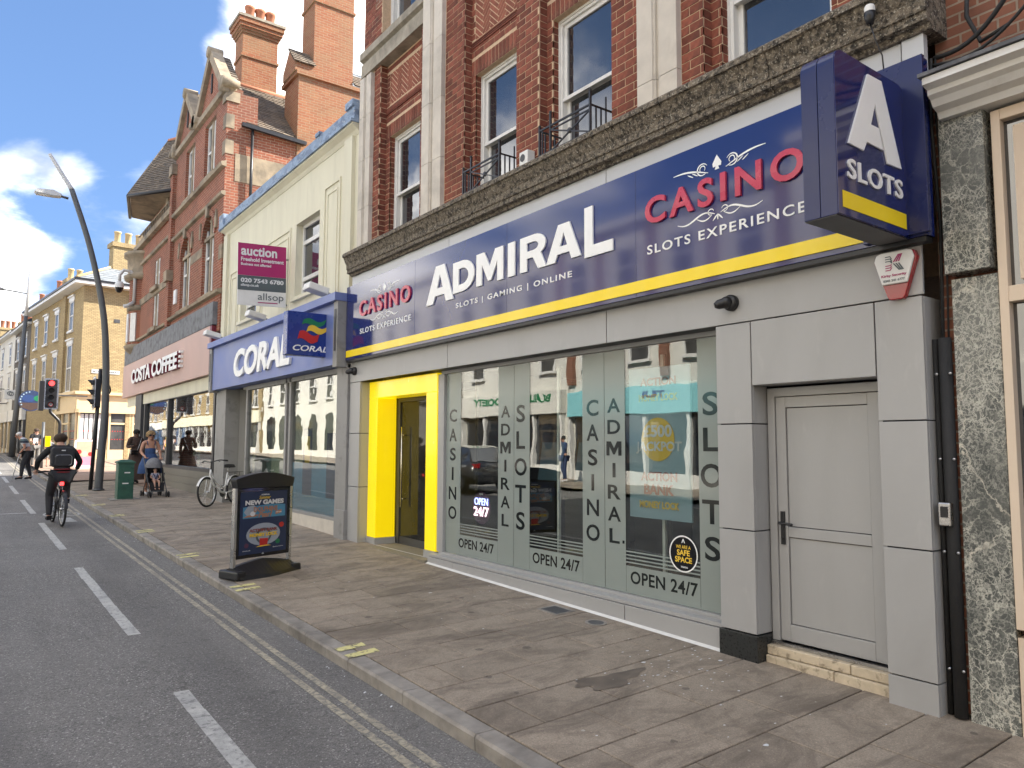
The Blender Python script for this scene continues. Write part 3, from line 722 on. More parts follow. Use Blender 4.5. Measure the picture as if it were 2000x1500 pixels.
# mortar-coloured core behind the bricks (the wall)
core = MB()
PIERS = [(10.92, 10.70), (9.34, 9.17), (8.63, 8.15), (6.96, 6.52), (5.31, 4.88), (4.38, 4.13), (2.86, 2.57)]
BAYS = [(10.70, 9.34, .15), (8.15, 6.96, .11), (6.52, 5.31, .11), (4.13, 2.86, .11)]
WZ0, WZ1 = 4.80, 6.70
for a, b in PIERS: core.box(5.2045, 5.9, b, a, 4.6, TOPZ)
core.box(5.2045, 5.9, 11.36, 10.92, 4.6, TOPZ)
for a, b, s in BAYS:
    core.box(5.3245, 5.9, a-s, a, 4.6, WZ1); core.box(5.3245, 5.9, b, b+s, 4.6, WZ1)
    core.box(5.3245, 5.9, b, a, WZ1, 8.5 if a > 10 else TOPZ)
a, b, s = BAYS[0]
core.box(5.2045, 5.9, a-.02, a, 8.5, TOPZ); core.box(5.2045, 5.9, b, b+.02, 8.5, TOPZ); core.box(5.2045, 5.9, b, a, 10.4, TOPZ)
for a, b in ((9.17, 8.63), (4.88, 4.38), (2.57, 2.22)): core.box(5.2, 5.9, b, a, 4.6, TOPZ)
core.box(5.9, 14, 2.22, 11.36, 3.0, TOPZ)      # body of the building behind
wall = core.build('wall', 'mortar', AD)
BRK = []        # every brick: (x0,x1,y0,y1,z0,z1)
BH, BW, J = .086, .238, .0115
def lay_front(xf, y0, y1, z0, z1, ph=0):
    """courses on a face looking at the street"""
    r = int(round(z0/BH)); z = r*BH
    while z < z1-.02:
        o = (.0 if (r+ph) % 2 else BW/2); y = y0-((y0+o) % BW)
        while y < y1:
            a, b = max(y+J/2, y0), min(y+BW-J/2, y1)
            if b-a > .02: BRK.append((xf, xf+.03, a, b, max(z+J/2, z0), min(z+BH-J/2, z1)))
            y += BW
        z += BH; r += 1
def lay_return(yf, x0, x1, z0, z1, ph=0):
    r = int(round(z0/BH)); z = r*BH
    while z < z1-.02:
        if (r+ph) % 2: seg = [(x0, x1)]
        else: seg = [(x0, x1)]
        for a, b in seg: BRK.append((a+J/2, b-J/2, yf-.004, yf+.02, max(z+J/2, z0), min(z+BH-J/2, z1)))
        z += BH; r += 1
BT = 9.0
for i, (a, b) in enumerate(PIERS): lay_front(5.20, b, a, 4.86, BT, i)
lay_front(5.20, 10.92, 11.34, 8.36, 9.6)
for i, (a, b, s) in enumerate(BAYS):
    lay_return(a, 5.212, 5.328, 4.86, BT); lay_front(5.32, a-s, a, 4.86, WZ1); lay_return(a-s, 5.335, 5.44, 4.86, WZ1-.01)
    lay_front(5.32, b, b+s, 4.86, WZ1)
    # flat arch of bricks on end over the window, then plain courses to the panel
    n = max(1, int((a-b)/.078)); w = (a-b)/n
    for k in range(n): BRK.append((5.32, 5.35, b+k*w+J/2, b+(k+1)*w-J/2, WZ1+.004, WZ1+.218))
    lay_front(5.32, b, a, WZ1+.226, WZ1+.226+2*BH)
    z = WZ1+.40
    for k in range(3):      # thin projecting tile courses
        BRK.append((5.305, 5.35, b+.01, a-.01, z+k*.030, z+k*.030+.018))
    pz0 = 7.20 if i else 7.24; pz1 = 7.78 if i == 0 else 8.6
    lay_front(5.32, b, a, pz0-.09, pz0-.005)
    lay_front(5.32, a-s*.75, a, pz0, pz1); lay_front(5.32, b, b+s*.75, pz0, pz1)
    if i: lay_front(5.32, b, a, pz1+.01, BT+.6)
    else: lay_front(5.32, b, a, pz1+.01, 7.93)
def to_px(x, y, z):
    m = SC.camera.matrix_world.inverted() @ Vector((x, y, z))
    return 512+737.28*m.x/-m.z, 384-737.28*m.y/-m.z, -m.z
def seen(bk):
    px, py, d = to_px(bk[0], bk[2], (bk[4]+bk[5])/2)
    if not (-5 < px < 1029 and -5 < py < 773): return -1
    fr_ = (bk[3]-bk[2])*.55+(bk[1]-bk[0])*.8
    return fr_*(bk[5]-bk[4])/d/d
order = sorted(BRK, key=seen, reverse=True)
share = {}
def one_brick(bk):
    dx, dy, dz = (round(bk[i+1]-bk[i], 3) for i in (0, 2, 4)); key = (dx, dy, dz)
    c = ((bk[0]+bk[1])/2-5.6, (bk[2]+bk[3])/2-6.8, (bk[4]+bk[5])/2)
    if key not in share:
        o = MB().box(-dx/2, dx/2, -dy/2, dy/2, -dz/2, dz/2)
        me = bpy.data.meshes.new('brick'); me.from_pydata(o.v, [], o.f); me.materials.append(MATS['brick']); share[key] = me
    ob = bpy.data.objects.new('brick', share[key]); COL.objects.link(ob); ob.parent = wall
    ob.location = (c[0]+random.uniform(-.002, .002), c[1], c[2])
for bk in order[:298]: one_brick(bk)
mb = MB()
for bk in order[298:]:
    j = random.uniform(-.0025, .0025); mb.box(bk[0]+j, bk[1]+j, *bk[2:])
mb.build('remaining_bricks', 'brick', wall, fix=False, kind='stuff')
# upper storeys out of view keep plain brick
mb = MB()
for a, b in PIERS: mb.box(5.2, 5.24, b, a, BT+.02, TOPZ)
mb.build('upper_brickwork', 'plain_brick', wall, fix=False)
# herringbone panels
def clip(poly, x0, x1, y0, y1):
    def cut(P, ins, inter):
        out = []
        for i in range(len(P)):
            a, b = P[i-1], P[i]
            if ins(b):
                if not ins(a): out.append(inter(a, b))
                out.append(b)
            elif ins(a): out.append(inter(a, b))
        return out
    def lx(v): return lambda a, b: (v, a[1]+(b[1]-a[1])*(v-a[0])/(b[0]-a[0]))
    def ly(v): return lambda a, b: (a[0]+(b[0]-a[0])*(v-a[1])/(b[1]-a[1]), v)
    for ins, it in ((lambda p: p[0] >= x0, lx(x0)), (lambda p: p[0] <= x1, lx(x1)), (lambda p: p[1] >= y0, ly(y0)), (lambda p: p[1] <= y1, ly(y1))):
        poly = cut(poly, ins, it)
        if len(poly) < 3: return []
    return poly
for i, (a, b, s) in enumerate(BAYS):
    z0, z1 = (7.20, 8.6) if i else (7.24, 7.78); u0, u1 = b+s*.75+.012, a-s*.75-.012
    mb = MB(); W_, L_ = .062, .248; c45 = math.cos(rad(45))
    for m in range(-16, 18):
        for n in range(-16, 18):
            # herringbone lattice: pairs of bricks at right angles, turned 45 degrees
            for k, (ox, oy, w, h) in enumerate(((0, 0, L_, W_), (0, W_, W_, L_))):
                px = m*W_+n*L_+ox; py = m*W_-n*L_*0+oy+m*0
                px = m*W_+ox+n*2*L_*0; py = m*W_+oy
                px += n*L_; py -= n*L_
                g = .0065; R4 = [(px+g, py+g), (px+w-g, py+g), (px+w-g, py+h-g), (px+g, py+h-g)]
                P = [((u0+u1)/2+(x-y)*c45, z0+.3+(x+y)*c45) for x, y in R4]
                P = clip(P, u0, u1, z0+.01, z1-.01)
                if len(P) >= 3: mb.prism(P, (5.325, 0, 0), (Vector((0, 1, 0)), Vector((0, 0, 1)), Vector((-1, 0, 0))), 0, .005)
    mb.build('herringbone_panel', 'brick_panel', AD, kind='stuff')
# pale stone pilasters of stacked blocks
def pilaster(y0, y1, z0, z1, joints, mat='pale_stone'):
    w = y1-y0; X = 5.12
    pr = [(0, 0), (.40, 0), (.41, .02), (.45, .02), (.46, .045), (.50, .045), (.52, .03), (.56, .03), (.57, .012), (1, .012)]
    zs = [z0]+joints+[z1]
    for a, b in zip(zs, zs[1:]):
        out = [(X+d, y1-f*w) for f, d in pr]+[(5.30, y0), (5.30, y1)]
        k = len(out); mb = MB()
        mb.add([(p[0], p[1], a+.003) for p in out]+[(p[0], p[1], b-.003) for p in out],
               [(j, (j+1) % k, k+(j+1) % k, k+j) for j in range(k)]+[tuple(range(k)), tuple(range(k, 2*k))])
        mb.build('pilaster_block', mat, AD)
pilaster(8.64, 9.165, 4.86, TOPZ, [5.72, 6.60, 7.5, 8.4, 9.3])
pilaster(4.385, 4.875, 4.86, TOPZ, [5.20, 6.1, 7.0, 7.9, 8.8])
pilaster(2.25, 2.565, 4.86, TOPZ, [5.7, 6.6, 7.5, 8.4])
pilaster(10.925, 11.32, 4.86, 7.9, [5.62, 6.45, 7.2])
# stone band across the end bay and its frame
mb = MB(); mb.profile_y([(5.14, 7.94), (5.14, 8.16), (5.17, 8.18), (5.17, 8.21), (5.11, 8.24), (5.11, 8.36), (5.5, 8.37), (5.5, 7.94)], 9.17, 11.33); mb.build('stone_band', 'grey_stone', AD)
# the weathered cornice above the sign, in lengths
prof = [(5.30, 4.50), (5.06, 4.50), (5.05, 4.535), (5.00, 4.545), (5.00, 4.60), (4.985, 4.605), (4.985, 4.69), (4.965, 4.72), (4.945, 4.77), (4.93, 4.80), (4.905, 4.805), (4.905, 4.85), (4.93, 4.875), (5.30, 4.885)]
ys = [2.13, 3.32, 4.42, 5.55, 6.7, 7.62, 8.55, 9.5, 10.5, 11.42]
for a, b in zip(ys, ys[1:]):
    mb = MB(); n = int((b-a)/.055); k = len(prof); vs = []
    for j in range(n+1):
        y = a+.004+(b-a-.008)*j/n
        for i, (x, z) in enumerate(prof):
            q = mnoise.noise(Vector((x*9, y*7, z*9)))*.007+mnoise.noise(Vector((x*30, y*26, z*30)))*.005 if 0 < i < k-1 else 0
            vs.append((x+q, y, z+q*.8))
    fs = [(j*k+i, j*k+(i+1) % k, (j+1)*k+(i+1) % k, (j+1)*k+i) for j in range(n) for i in range(k)]+[tuple(range(k)), tuple(n*k+i for i in range(k))]
    mb.add(vs, fs); mb.build('cornice_stone', 'weathered_stone', AD)
# sash windows
def sash(y0, y1, z0, z1, zm, parent, x=5.45, fw=.06):
    w = bpy.data.objects.new('sash_window', None); link(w, parent)
    mb = MB()
    mb.box(x-.03, x+.12, y1-fw, y1, z0, z1).box(x-.03, x+.12, y0, y0+fw, z0, z1).box(x-.03, x+.12, y0+fw, y1-fw, z1-fw, z1)
    mb.box(x-.045, x-.03, y1-fw*.45, y1, z0, z1).box(x-.045, x-.03, y0, y0+fw*.45, z0, z1).box(x-.045, x-.03, y0+fw*.45, y1-fw*.45, z1-fw*.45, z1)
    mb.build('frame', 'white_paint', w, fix=False)
    m2 = MB(); s = .05
    def leaf(x, a, b): m2.box(x, x+.04, y0+fw, y0+fw+s, a, b).box(x, x+.04, y1-fw-s, y1-fw, a, b).box(x, x+.04, y0+fw+s, y1-fw-s, b-s, b).box(x, x+.04, y0+fw+s, y1-fw-s, a, a+s)
    leaf(x+.0, zm-.025, z1-fw); leaf(x+.045, z0, zm+.025)
    m2.box(x-.02, x, y0+fw, y1-fw, zm-.03, zm+.005); m2.build('sash', 'white_paint', w, fix=False)
    B('pane', 'dark_pane', w, x+.02, x+.024, y0+fw+s, y1-fw-s, zm+.02, z1-fw-s)
    B('pane', 'dark_pane', w, x+.065, x+.069, y0+fw+s, y1-fw-s, z0+.02, zm-.02)
    return w
for (a, b, s) in BAYS: sash(b+s, a-s, WZ0+.06, WZ1, 5.74, AD)
sash(9.36, 10.68, 8.50, 10.3, 9.4, AD, 5.40)
# iron window guards
def guard(yf, ym, yn):
    t = bpy.data.objects.new('window_guard', None); link(t, AD); mb = MB(); x = 4.98; zb, zt = 4.90, 5.19
    for y, h in ((yf, 5.23), (ym, 5.33), (yn, 5.33)):
        mb.box(x-.011, x+.011, y-.011, y+.011, 4.87, h)
        mb.ball((x, y, h+.012), .018, 8, 6)
    for y in (yf-.05, ): mb.box(x-.007, x+.007, y-.007, y+.007, zb, zt)
    mb.bar((x, yf, zt), (x, yn, zt), .018, .018); mb.bar((x, yf, zb), (x, yn, zb), .018, .018)
    mb.bar((x, ym, zt-.05), (x, yn, zt-.05), .014, .014)
    mb.bar((x-.004, ym, zt-.05), (x-.004, yn, zb), .014, .014); mb.bar((x+.004, ym, zb), (x+.004, yn, zt-.05), .014, .014)
    mb.lathe([(.0, -.012), (.03, -.012), (.03, .012), (0, .012)], (x, (ym+yn)/2, (zt+zb)/2-.02), (1, 0, 0), 10)
    for y in (yn, yf):
        for z in (zt, zb): mb.bar((x, y, z), (5.30, y, z), .016, .016)
        for xx in (5.06, 5.13, 5.20): mb.box(xx-.007, xx+.007, y-.007, y+.007, zb, zt+(.14 if xx == 5.2 and y == yn else 0))
    mb.build('railing', 'black_plastic', t)
guard(7.80, 7.62, 7.00); guard(6.23, 6.04, 5.40)
# ---- grey cladding of the shop front: one object per panel
PG = .010
B('cladding_backing', 'shadow_gap', AD, 5.125, 5.18, 2.30, 11.40, 2.74, 4.50)
def panel(y0, y1, z0, z1, x=5.10, t=.024, mat='cladding'):
    return B('cladding_panel', mat, AD, x, x+t, y0+PG/2, y1-PG/2, z0+PG/2, z1-PG/2, .003)
for a, b in ((2.27, 5.31), (5.31, 8.34), (8.34, 11.42)): panel(a, b, 2.715, 3.10)
for a, b in ((2.35, 5.30), (5.30, 8.33), (8.33, 11.42)): panel(a, b, 4.28, 4.515, mat='cladding_light')
panel(2.19, 2.345, 4.14, 4.53, 5.08, .06, 'cladding_light')
def column(y0, y1, zs, ret0, ret1):
    """clad column: front panels and the returns that show"""
    for a, b in zip(zs, zs[1:]):
        panel(y0, y1, a, b)
        if ret0: B('return_panel', 'cladding', AD, 5.126, ret0, y0+.003, y0+.027, a+PG/2, b-PG/2, .002)
    B('column_core', 'shadow_gap', AD, 5.126, 5.34, y0+.03, y1-.02, -.1, zs[-1])
column(11.02, 11.42, [.13, 1.02, 1.88, 2.715], 5.30, 0)
column(3.63, 3.98, [.21, 1.02, 1.88, 2.715], 5.31, 0)
column(2.28, 2.61, [-.06, .175, 1.02, 1.875, 2.715], 5.36, 0)
panel(2.61, 3.63, 2.185, 2.715)
B('soffit_panel', 'cladding', AD, 5.126, 5.34, 2.62, 3.62, 2.19, 2.21)
B('plinth', 'black_granite', AD, 5.088, 5.33, 3.622, 3.988, -.08, .205, .004)
# service door under the lintel panel
dr = bpy.data.objects.new('service_door', None); link(dr, AD)
x = 5.29; mb = MB()
mb.box(x, x+.07, 3.555, 3.62, .16, 2.17).box(x, x+.07, 2.62, 2.70, .16, 2.17).box(x, x+.07, 2.70, 3.555, 2.10, 2.17); mb.build('door_frame', 'cladding', dr, .003)
mb = MB(); L0, L1, Z0, Z1 = 2.705, 3.55, .17, 2.095; st = .085
mb.box(x+.012, x+.06, L1-st, L1, Z0, Z1).box(x+.012, x+.06, L0, L0+st, Z0, Z1).box(x+.012, x+.06, L0+st, L1-st, Z1-st, Z1).box(x+.012, x+.06, L0+st, L1-st, .98, 1.06).box(x+.012, x+.06, L0+st, L1-st, Z0, Z0+.13)
mb.build('door_leaf', 'cladding', dr, .004)
for a, b in ((Z0+.136, .974), (1.066, Z1-st-.006)): B('door_panel', 'cladding', dr, x+.026, x+.04, L0+st+.006, L1-st-.006, a, b, .002)
B('panel_gasket', 'shadow_gap', dr, x+.04, x+.05, L0+st-.005, L1-st+.005, Z0+.1, Z1-st+.005)
mb = MB(); mb.box(x-.002, x+.011, 3.488, 3.522, .92, 1.18); mb.tube([(x, 3.505, 1.09), (x-.05, 3.505, 1.09), (x-.05, 3.49, 1.09), (x-.05, 3.39, 1.085)], .011, 8)
mb.lathe([(.0, 0), (.012, 0), (.012, .006), (0, .006)], (x-.002, 3.505, .97), (-1, 0, 0), 10); mb.build('door_handle', 'black_plastic', dr)
B('threshold', 'silver', dr, x-.03, x+.10, 2.62, 3.62, .135, .158)
for a, b, z0, z1, xx in ((2.62, 2.93, .06, .132, 5.21), (2.936, 3.62, .06, .132, 5.21), (2.62, 3.05, -.06, .056, 5.19), (3.056, 3.62, -.06, .056, 5.19)):
    B('step_stone', 'threshold', AD, xx, 5.5, a, b, z0, z1, .008)
# ---- yellow entrance portal
PT = bpy.data.objects.new('entrance_portal', None); link(PT, AD)
x = 5.26
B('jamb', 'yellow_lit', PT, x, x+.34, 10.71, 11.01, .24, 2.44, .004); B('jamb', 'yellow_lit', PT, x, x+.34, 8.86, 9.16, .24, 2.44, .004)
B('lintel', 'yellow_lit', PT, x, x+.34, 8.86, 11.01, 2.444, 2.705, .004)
for a, b in ((10.70, 11.02), (8.85, 9.17)): B('jamb_plinth', 'cladding', PT, x-.012, x+.35, a, b, -.05, .236)
# glazed entrance door in the recess
dr = bpy.data.objects.new('entrance_door', None); link(dr, AD); x = 5.62
mb = MB(); mb.box(x, x+.05, 10.62, 10.705, .12, 2.44).box(x, x+.05, 9.165, 9.22, .12, 2.44).box(x, x+.05, 9.22, 10.62, 2.38, 2.44); mb.build('door_frame', 'dark_frame', dr)
mb = MB(); mb.box(x+.01, x+.045, 9.23, 10.61, .13, .25); mb.build('kick_rail', 'dark_frame', dr)
B('pane', 'tinted_pane', dr, x+.02, x+.03, 9.23, 10.61, .25, 2.375)
for xx in (x-.06, x+.09):
    mb = MB(); mb.tube([(xx, 10.44, .72), (xx, 10.44, 1.98)], .014, 10)
    for z in (.85, 1.85): mb.tube([(xx, 10.44, z), (x+.02, 10.44, z)], .009, 8)
    mb.build('pull_handle', 'steel', dr)
mb = MB(); mb.prism(circ(.19, 28), (x+.018, 9.62, 1.02), FAC, 0, .003); mb.build('manifestation_dot', 'poster_grey', dr)
B('lobby_floor', 'mat_tan', AD, 5.1, 5.9, 8.87, 11.0, .02, .135); B('lobby_ceiling', 'interior', AD, 5.61, 5.9, 8.87, 11.0, 2.5, 2.6)
Mpoly = [[(0, 0), (0, 1), (.30, 1), (.51, .52), (.71, 1), (1, 1), (1, 0), (.79, 0), (.79, .62), (.56, .08), (.45, .08), (.21, .64), (.21, 0)]]
# ---- big shop window
WD = bpy.data.objects.new('shop_window', None); link(WD, AD); gx = 5.32; KW = gx/5.2
wy = lambda y: y*KW
wz = lambda z: 1.7+(z-1.7)*KW
mb = MB(); mb.box(5.29, 5.39, 3.70, 8.80, wz(2.655), 2.80).box(5.27, 5.39, 3.70, 8.80, .19, wz(.285)); mb.build('frame', 'cladding', WD, .003)
B('frame_post', 'cladding', WD, 5.275, 5.39, wy(8.505), 8.855, wz(.286), wz(2.654), .003)
B('soffit_panel', 'dark_frame', AD, 5.126, 5.36, 3.99, 8.85, 2.72, 2.735)
for a, b in ((3.72, 5.447), (5.453, 6.977), (6.983, 8.50)):
    B('pane', 'shop_glass', WD, gx, gx+.008, wy(a), wy(b), wz(.287), wz(2.653))
for a, b in ((3.985, 5.12), (5.13, 8.2), (8.21, 8.855)): B('sill_panel', 'cladding', AD, 5.135, 5.27, a, b, -.1, .186, .003)
B('sill_top', 'cladding', AD, 5.15, 5.268, 3.985, 8.855, .192, .225, .003)
mb = MB(); mb.add([(5.098, 3.985, zp(5.1, 3.985)+.002), (5.136, 3.985, zp(5.1, 3.985)+.018), (5.136, 8.85, zp(5.1, 8.85)+.018), (5.098, 8.85, zp(5.1, 8.85)+.002)], [(0, 1, 2, 3)])
mb.build('white_sealant', 'white_plastic', AD, fix=False)
mb = MB(); mb.add([(5.24, 9.17, .139), (5.262, 9.17, .139), (5.262, 10.70, .139), (5.24, 10.70, .139)], [(0, 1, 2, 3)]); mb.build('white_sealant', 'white_plastic', AD, fix=False)
# frosted film with cut-out look lettering
vx = gx-.0015
def film(y0, y1, z0, z1): B('frosted_film', 'frosted', WD, vx-.001, vx, wy(y0), wy(y1), wz(z0), wz(z1))
for a, b in ((8.14, 8.50), (6.983, 7.30), (6.68, 6.977), (5.453, 5.78), (5.16, 5.447), (3.80, 4.26)): film(a, b, .29, 2.65)
for a, b in ((7.303, 8.137), (5.783, 6.677), (4.263, 5.157)):
    film(a, b, .29, .55)
    for k in range(4): film(a, b, .575+k*.034, .575+k*.034+.014)
def vertical(s, yc, w, ztop, zbot):
    yc = wy(yc); w *= KW; ztop = wz(ztop); zbot = wz(zbot)
    n = len(s.rstrip('.')); st = (ztop-zbot)/(n-1+.62); h = st*.66
    for i, ch in enumerate(s.rstrip('.')):
        ww = w*(.22 if ch == 'I' else 1.12 if ch == 'M' else .75 if ch in 'LS' else 1.05 if ch == 'O' else .95)
        z1 = ztop-i*st
        if ch == 'M':
            poly_letter(Mpoly, FAC, (vx-.0015, yc, 0), -ww/2, z1-h, ww, h, .001, 'dark_letter', WD, 'window_letter'); continue
        lettering('window_letter', ch, FAC, (vx-.0015, yc, 0), -ww/2, ww/2, z1-h, z1, .001, 'dark_letter', WD, off=.018)
    if s.endswith('.'): B('window_letter', 'dark_letter', WD, vx-.003, vx-.002, yc-w*.72, yc-w*.58, zbot, zbot+.03)
vertical('CASINO', 8.33, .19, 2.17, .74); vertical('ADMIRAL', 7.15, .19, 2.17, .75); vertical('SLOTS', 6.85, .22, 2.17, .74)
vertical('CASINO', 5.625, .19, 2.17, .74); vertical('ADMIRAL.', 5.315, .19, 2.17, .75); vertical('SLOTS', 4.125, .22, 2.17, .73)
for a, b in ((8.17, 7.38), (6.62, 5.83), (5.10, 4.29)): lettering('window_lettering', 'OPEN 24/7', FAC, (vx-.0015, wy(a), 0), 0, wy(a)-wy(b), wz(.385), wz(.505), .001, 'dark_letter', WD, off=.02, spacing=1.05, each='word')
# round stickers
t = thing('window_sticker', 'round black and yellow WE ARE A SAFE SPACE sticker on the window', 'sticker', (vx, 4.55, .54)); o = (vx-.003, 4.548, .718)
mb = MB(); mb.prism(circ(.165, 36), o, FAC, 0, .002); mb.build('disc', 'black_gloss', t)
mb = MB(); mb.ring(circ(.166, 36), circ(.153, 36), o, FAC, .002, .003); mb.build('rim', 'white_letter', t)
o = (vx-.005, 4.548, .718)
lettering('lettering', 'WE ARE A', FAC, o, -.085, .085, .047, .077, .001, 'gold', t, off=.015); lettering('lettering', 'SAFE', FAC, o, -.075, .075, -.015, .037, .001, 'gold', t, off=.03); lettering('lettering', 'SPACE', FAC, o, -.098, .098, -.078, -.026, .001, 'gold', t, off=.03)
mb = MB(); mb.prism([(-.02, .098), (-.004, .135), (.004, .135), (.02, .098), (.011, .098), (0, .122), (-.011, .098)], o, FAC, 0, .001); mb.build('letter', 'white_letter', t)
lettering('lettering', 'WalkSafe', FAC, o, -.03, .05, -.125, -.108, .001, 'white_letter', t, off=.01)
t = thing('neon_sign', 'oval lit OPEN 24/7 sign hanging behind the frosted window', 'sign', (5.34, 7.86, .72)); o = (5.342, 7.86, .90)
mb = MB(); mb.prism(circ(.20, 32, 0, 0, .205), o, FAC, 0, .004); mb.build('backing', 'sign_purple', t)
o = (5.336, 7.86, .90)
lettering('lettering', 'OPEN', FAC, o, -.15, .15, .035, .125, .006, 'neon_blue', t, off=.0); lettering('lettering', '24/7', FAC, o, -.165, .165, -.105, .012, .006, 'neon_pink', t, off=.005)
B('hanger', 'white_plastic', t, 5.33, 5.337, 7.82, 7.90, 1.065, 1.085)
# ---- dark gaming room behind the glass
rm = bpy.data.objects.new('gaming_room', None); link(rm, AD)
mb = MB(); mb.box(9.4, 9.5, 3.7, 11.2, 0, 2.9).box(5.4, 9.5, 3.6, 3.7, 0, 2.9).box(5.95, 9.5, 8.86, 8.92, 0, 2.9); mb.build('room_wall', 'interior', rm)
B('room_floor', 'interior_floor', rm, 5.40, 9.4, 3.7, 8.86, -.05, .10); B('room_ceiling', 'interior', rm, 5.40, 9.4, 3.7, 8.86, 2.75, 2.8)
for y in (6.52, 5.98, 4.93): B('light_pole', 'white_plastic', rm, 5.50, 5.53, y, y+.035, .1, 2.6)
for i, (xx, y) in enumerate(((6.6, 8.2), (6.6, 7.4), (6.7, 6.2), (6.7, 5.3))):
    t = thing('slot_machine', ['dark slot machine nearest the entrance behind the window', 'second slot machine from the entrance behind the window', 'third slot machine from the entrance behind the window', 'slot machine nearest the lit poster behind the window'][i], 'slot machine', (xx, y, .1), group='slot machines in the gaming room')
    mb = MB(); mb.prism([(0, 0), (.62, 0), (.62, 1.75), (.25, 1.75), (.12, 1.0), (0, .9)], (xx, y+.3, .1), (Vector((1, 0, 0)), Vector((0, 0, 1)), Vector((0, -1, 0))), 0, .6); mb.build('cabinet', 'black_plastic', t)
    mb = MB(); mb.prism([(0, 0), (.5, 0), (.5, .55), (0, .55)], (xx+.135, y+.25, 1.2), (Vector((0, -1, 0)), Vector((.16, 0, .98)), Vector((-.98, 0, .16))), .0, .01); mb.build('screen', 'screen_glow', t)
t = thing('poster_board', 'tall pale blue £500 jackpot poster inside the window near the door', 'poster', (5.36, 4.9, 1.0)); x = 5.36; o = (x-.004, 5.26, 0)
B('board', 'poster_light', t, x, x+.02, 4.48, 5.26, 1.0, 2.46)
mb = MB(); mb.prism(circ(.21, 32, .38, 1.76), o, FAC, 0, .002); mb.build('coin', 'gold', t); o2 = (x-.008, 5.26, 0)
lettering('lettering', '£500', FAC, o2, .20, .56, 1.78, 1.90, .001, 'paper', t, off=.03); lettering('lettering', 'JACKPOT', FAC, o2, .10, .68, 1.62, 1.74, .001, 'paper', t, off=.03)
lettering('lettering', 'ACTION', FAC, o2, .16, .62, 1.36, 1.45, .001, 'print_brown', t, off=.04); lettering('lettering', 'BANK', FAC, o2, .20, .58, 1.23, 1.33, .001, 'print_brown', t, off=.04)
for z in (1.10, 2.13): lettering('lettering', 'MONEY LOCK', FAC, o2, .14, .64, z, z+.07, .001, 'gold', t, off=.04)
lettering('lettering', 'ACTION', FAC, o2, .16, .62, 2.28, 2.36, .001, 'print_brown', t, off=.04)

# ------------------------------------------------------------------ fascia sign
FS = thing('fascia_sign', 'long navy slots fascia sign with yellow stripe and raised lettering', 'sign', (5.0, 6.8, 3.05))
for a, b in ((2.18, 4.80), (4.80, 6.87), (6.87, 9.07), (9.07, 11.40)): B('sign_panel', 'navy', FS, 5.0, 5.09, a+.0012, b-.0012, 3.085, 4.305, .002)
B('stripe', 'yellow', FS, 4.988, 5.0-.0005, 2.55, 11.36, 3.125, 3.235, .001)
B('drip_trim', 'black_plastic', FS, 5.01, 5.10, 2.2, 11.38, 3.05, 3.083)
so = lambda y: (4.9995, y, 0)
def adm(polys, y0, y1, z0, z1): poly_letter(polys, FAC, so(y0), 0, z0, y0-y1, z1-z0, .018, 'white_letter', FS)
Apoly = [[(0, 0), (.36, 1), (.68, 1), (1.0, 0), (.74, 0), (.68, .20), (.34, .20), (.26, 0)], [(.41, .40), (.62, .40), (.515, .76)]]
def arc(cx, cy, rx, ry, a0, a1, n=9): return [(cx+rx*math.cos(rad(a0+(a1-a0)*i/n)), cy+ry*math.sin(rad(a0+(a1-a0)*i/n))) for i in range(n+1)]
Dpoly = [[(0, 0), (0, 1), (.42, 1)]+arc(.46, .5, .54, .5, 90, -90)+[(.42, 0)], [(.27, .24), (.44, .24)]+arc(.44, .5, .29, .26, -80, 80)+[(.27, .76)]]
Ipoly = [[(0, 0), (0, 1), (1, 1), (1, 0)]]
Rpoly = [[(0, 0), (0, 1), (.52, 1)]+arc(.56, .69, .42, .31, 90, -55)+[(1.0, 0), (.70, 0), (.50, .36), (.27, .36), (.27, 0)], [(.27, .56), (.50, .56)]+arc(.52, .68, .19, .12, -90, 90)+[(.27, .80)]]
Lpoly = [[(0, 0), (0, 1), (.30, 1), (.30, .22), (1, .22), (1, 0)]]
adm(Apoly, 8.72, 8.02, 3.585, 4.09); adm(Dpoly, 8.03, 7.53, 3.645, 4.045); adm(Mpoly, 7.485, 6.92, 3.645, 4.045); adm(Ipoly, 6.825, 6.69, 3.645, 4.045)
adm(Rpoly, 6.59, 6.12, 3.645, 4.045); adm(Apoly, 6.12, 5.555, 3.645, 4.045); adm(Lpoly, 5.50, 5.09, 3.60, 4.12)
lettering('sign_lettering', 'SLOTS | GAMING | ONLINE', FAC, so(7.97), 0, 2.26, 3.43, 3.515, .006, 'white_letter', FS, off=.012, spacing=1.25, each='word')
def stroke(mb, pts, w, o, n=None):
    """flat calligraphic stroke in the sign plane, thinning to its ends"""
    o = Vector(o); u, v, nn = FAC; L = []; k = len(pts)
    for i, p in enumerate(pts):
        a, b = pts[max(0, i-1)], pts[min(k-1, i+1)]; d = Vector((b[0]-a[0], b[1]-a[1])); d.normalize(); ww = w*(.35+.65*math.sin(math.pi*i/(k-1)))
        L.append(((p[0]-d.y*ww/2, p[1]+d.x*ww/2), (p[0]+d.y*ww/2, p[1]-d.x*ww/2)))
    vs = [o+u*q[0]+v*q[1]+nn*.003 for pr in L for q in pr]
    mb.add(vs, [(2*i, 2*i+1, 2*i+3, 2*i+2) for i in range(k-1)])
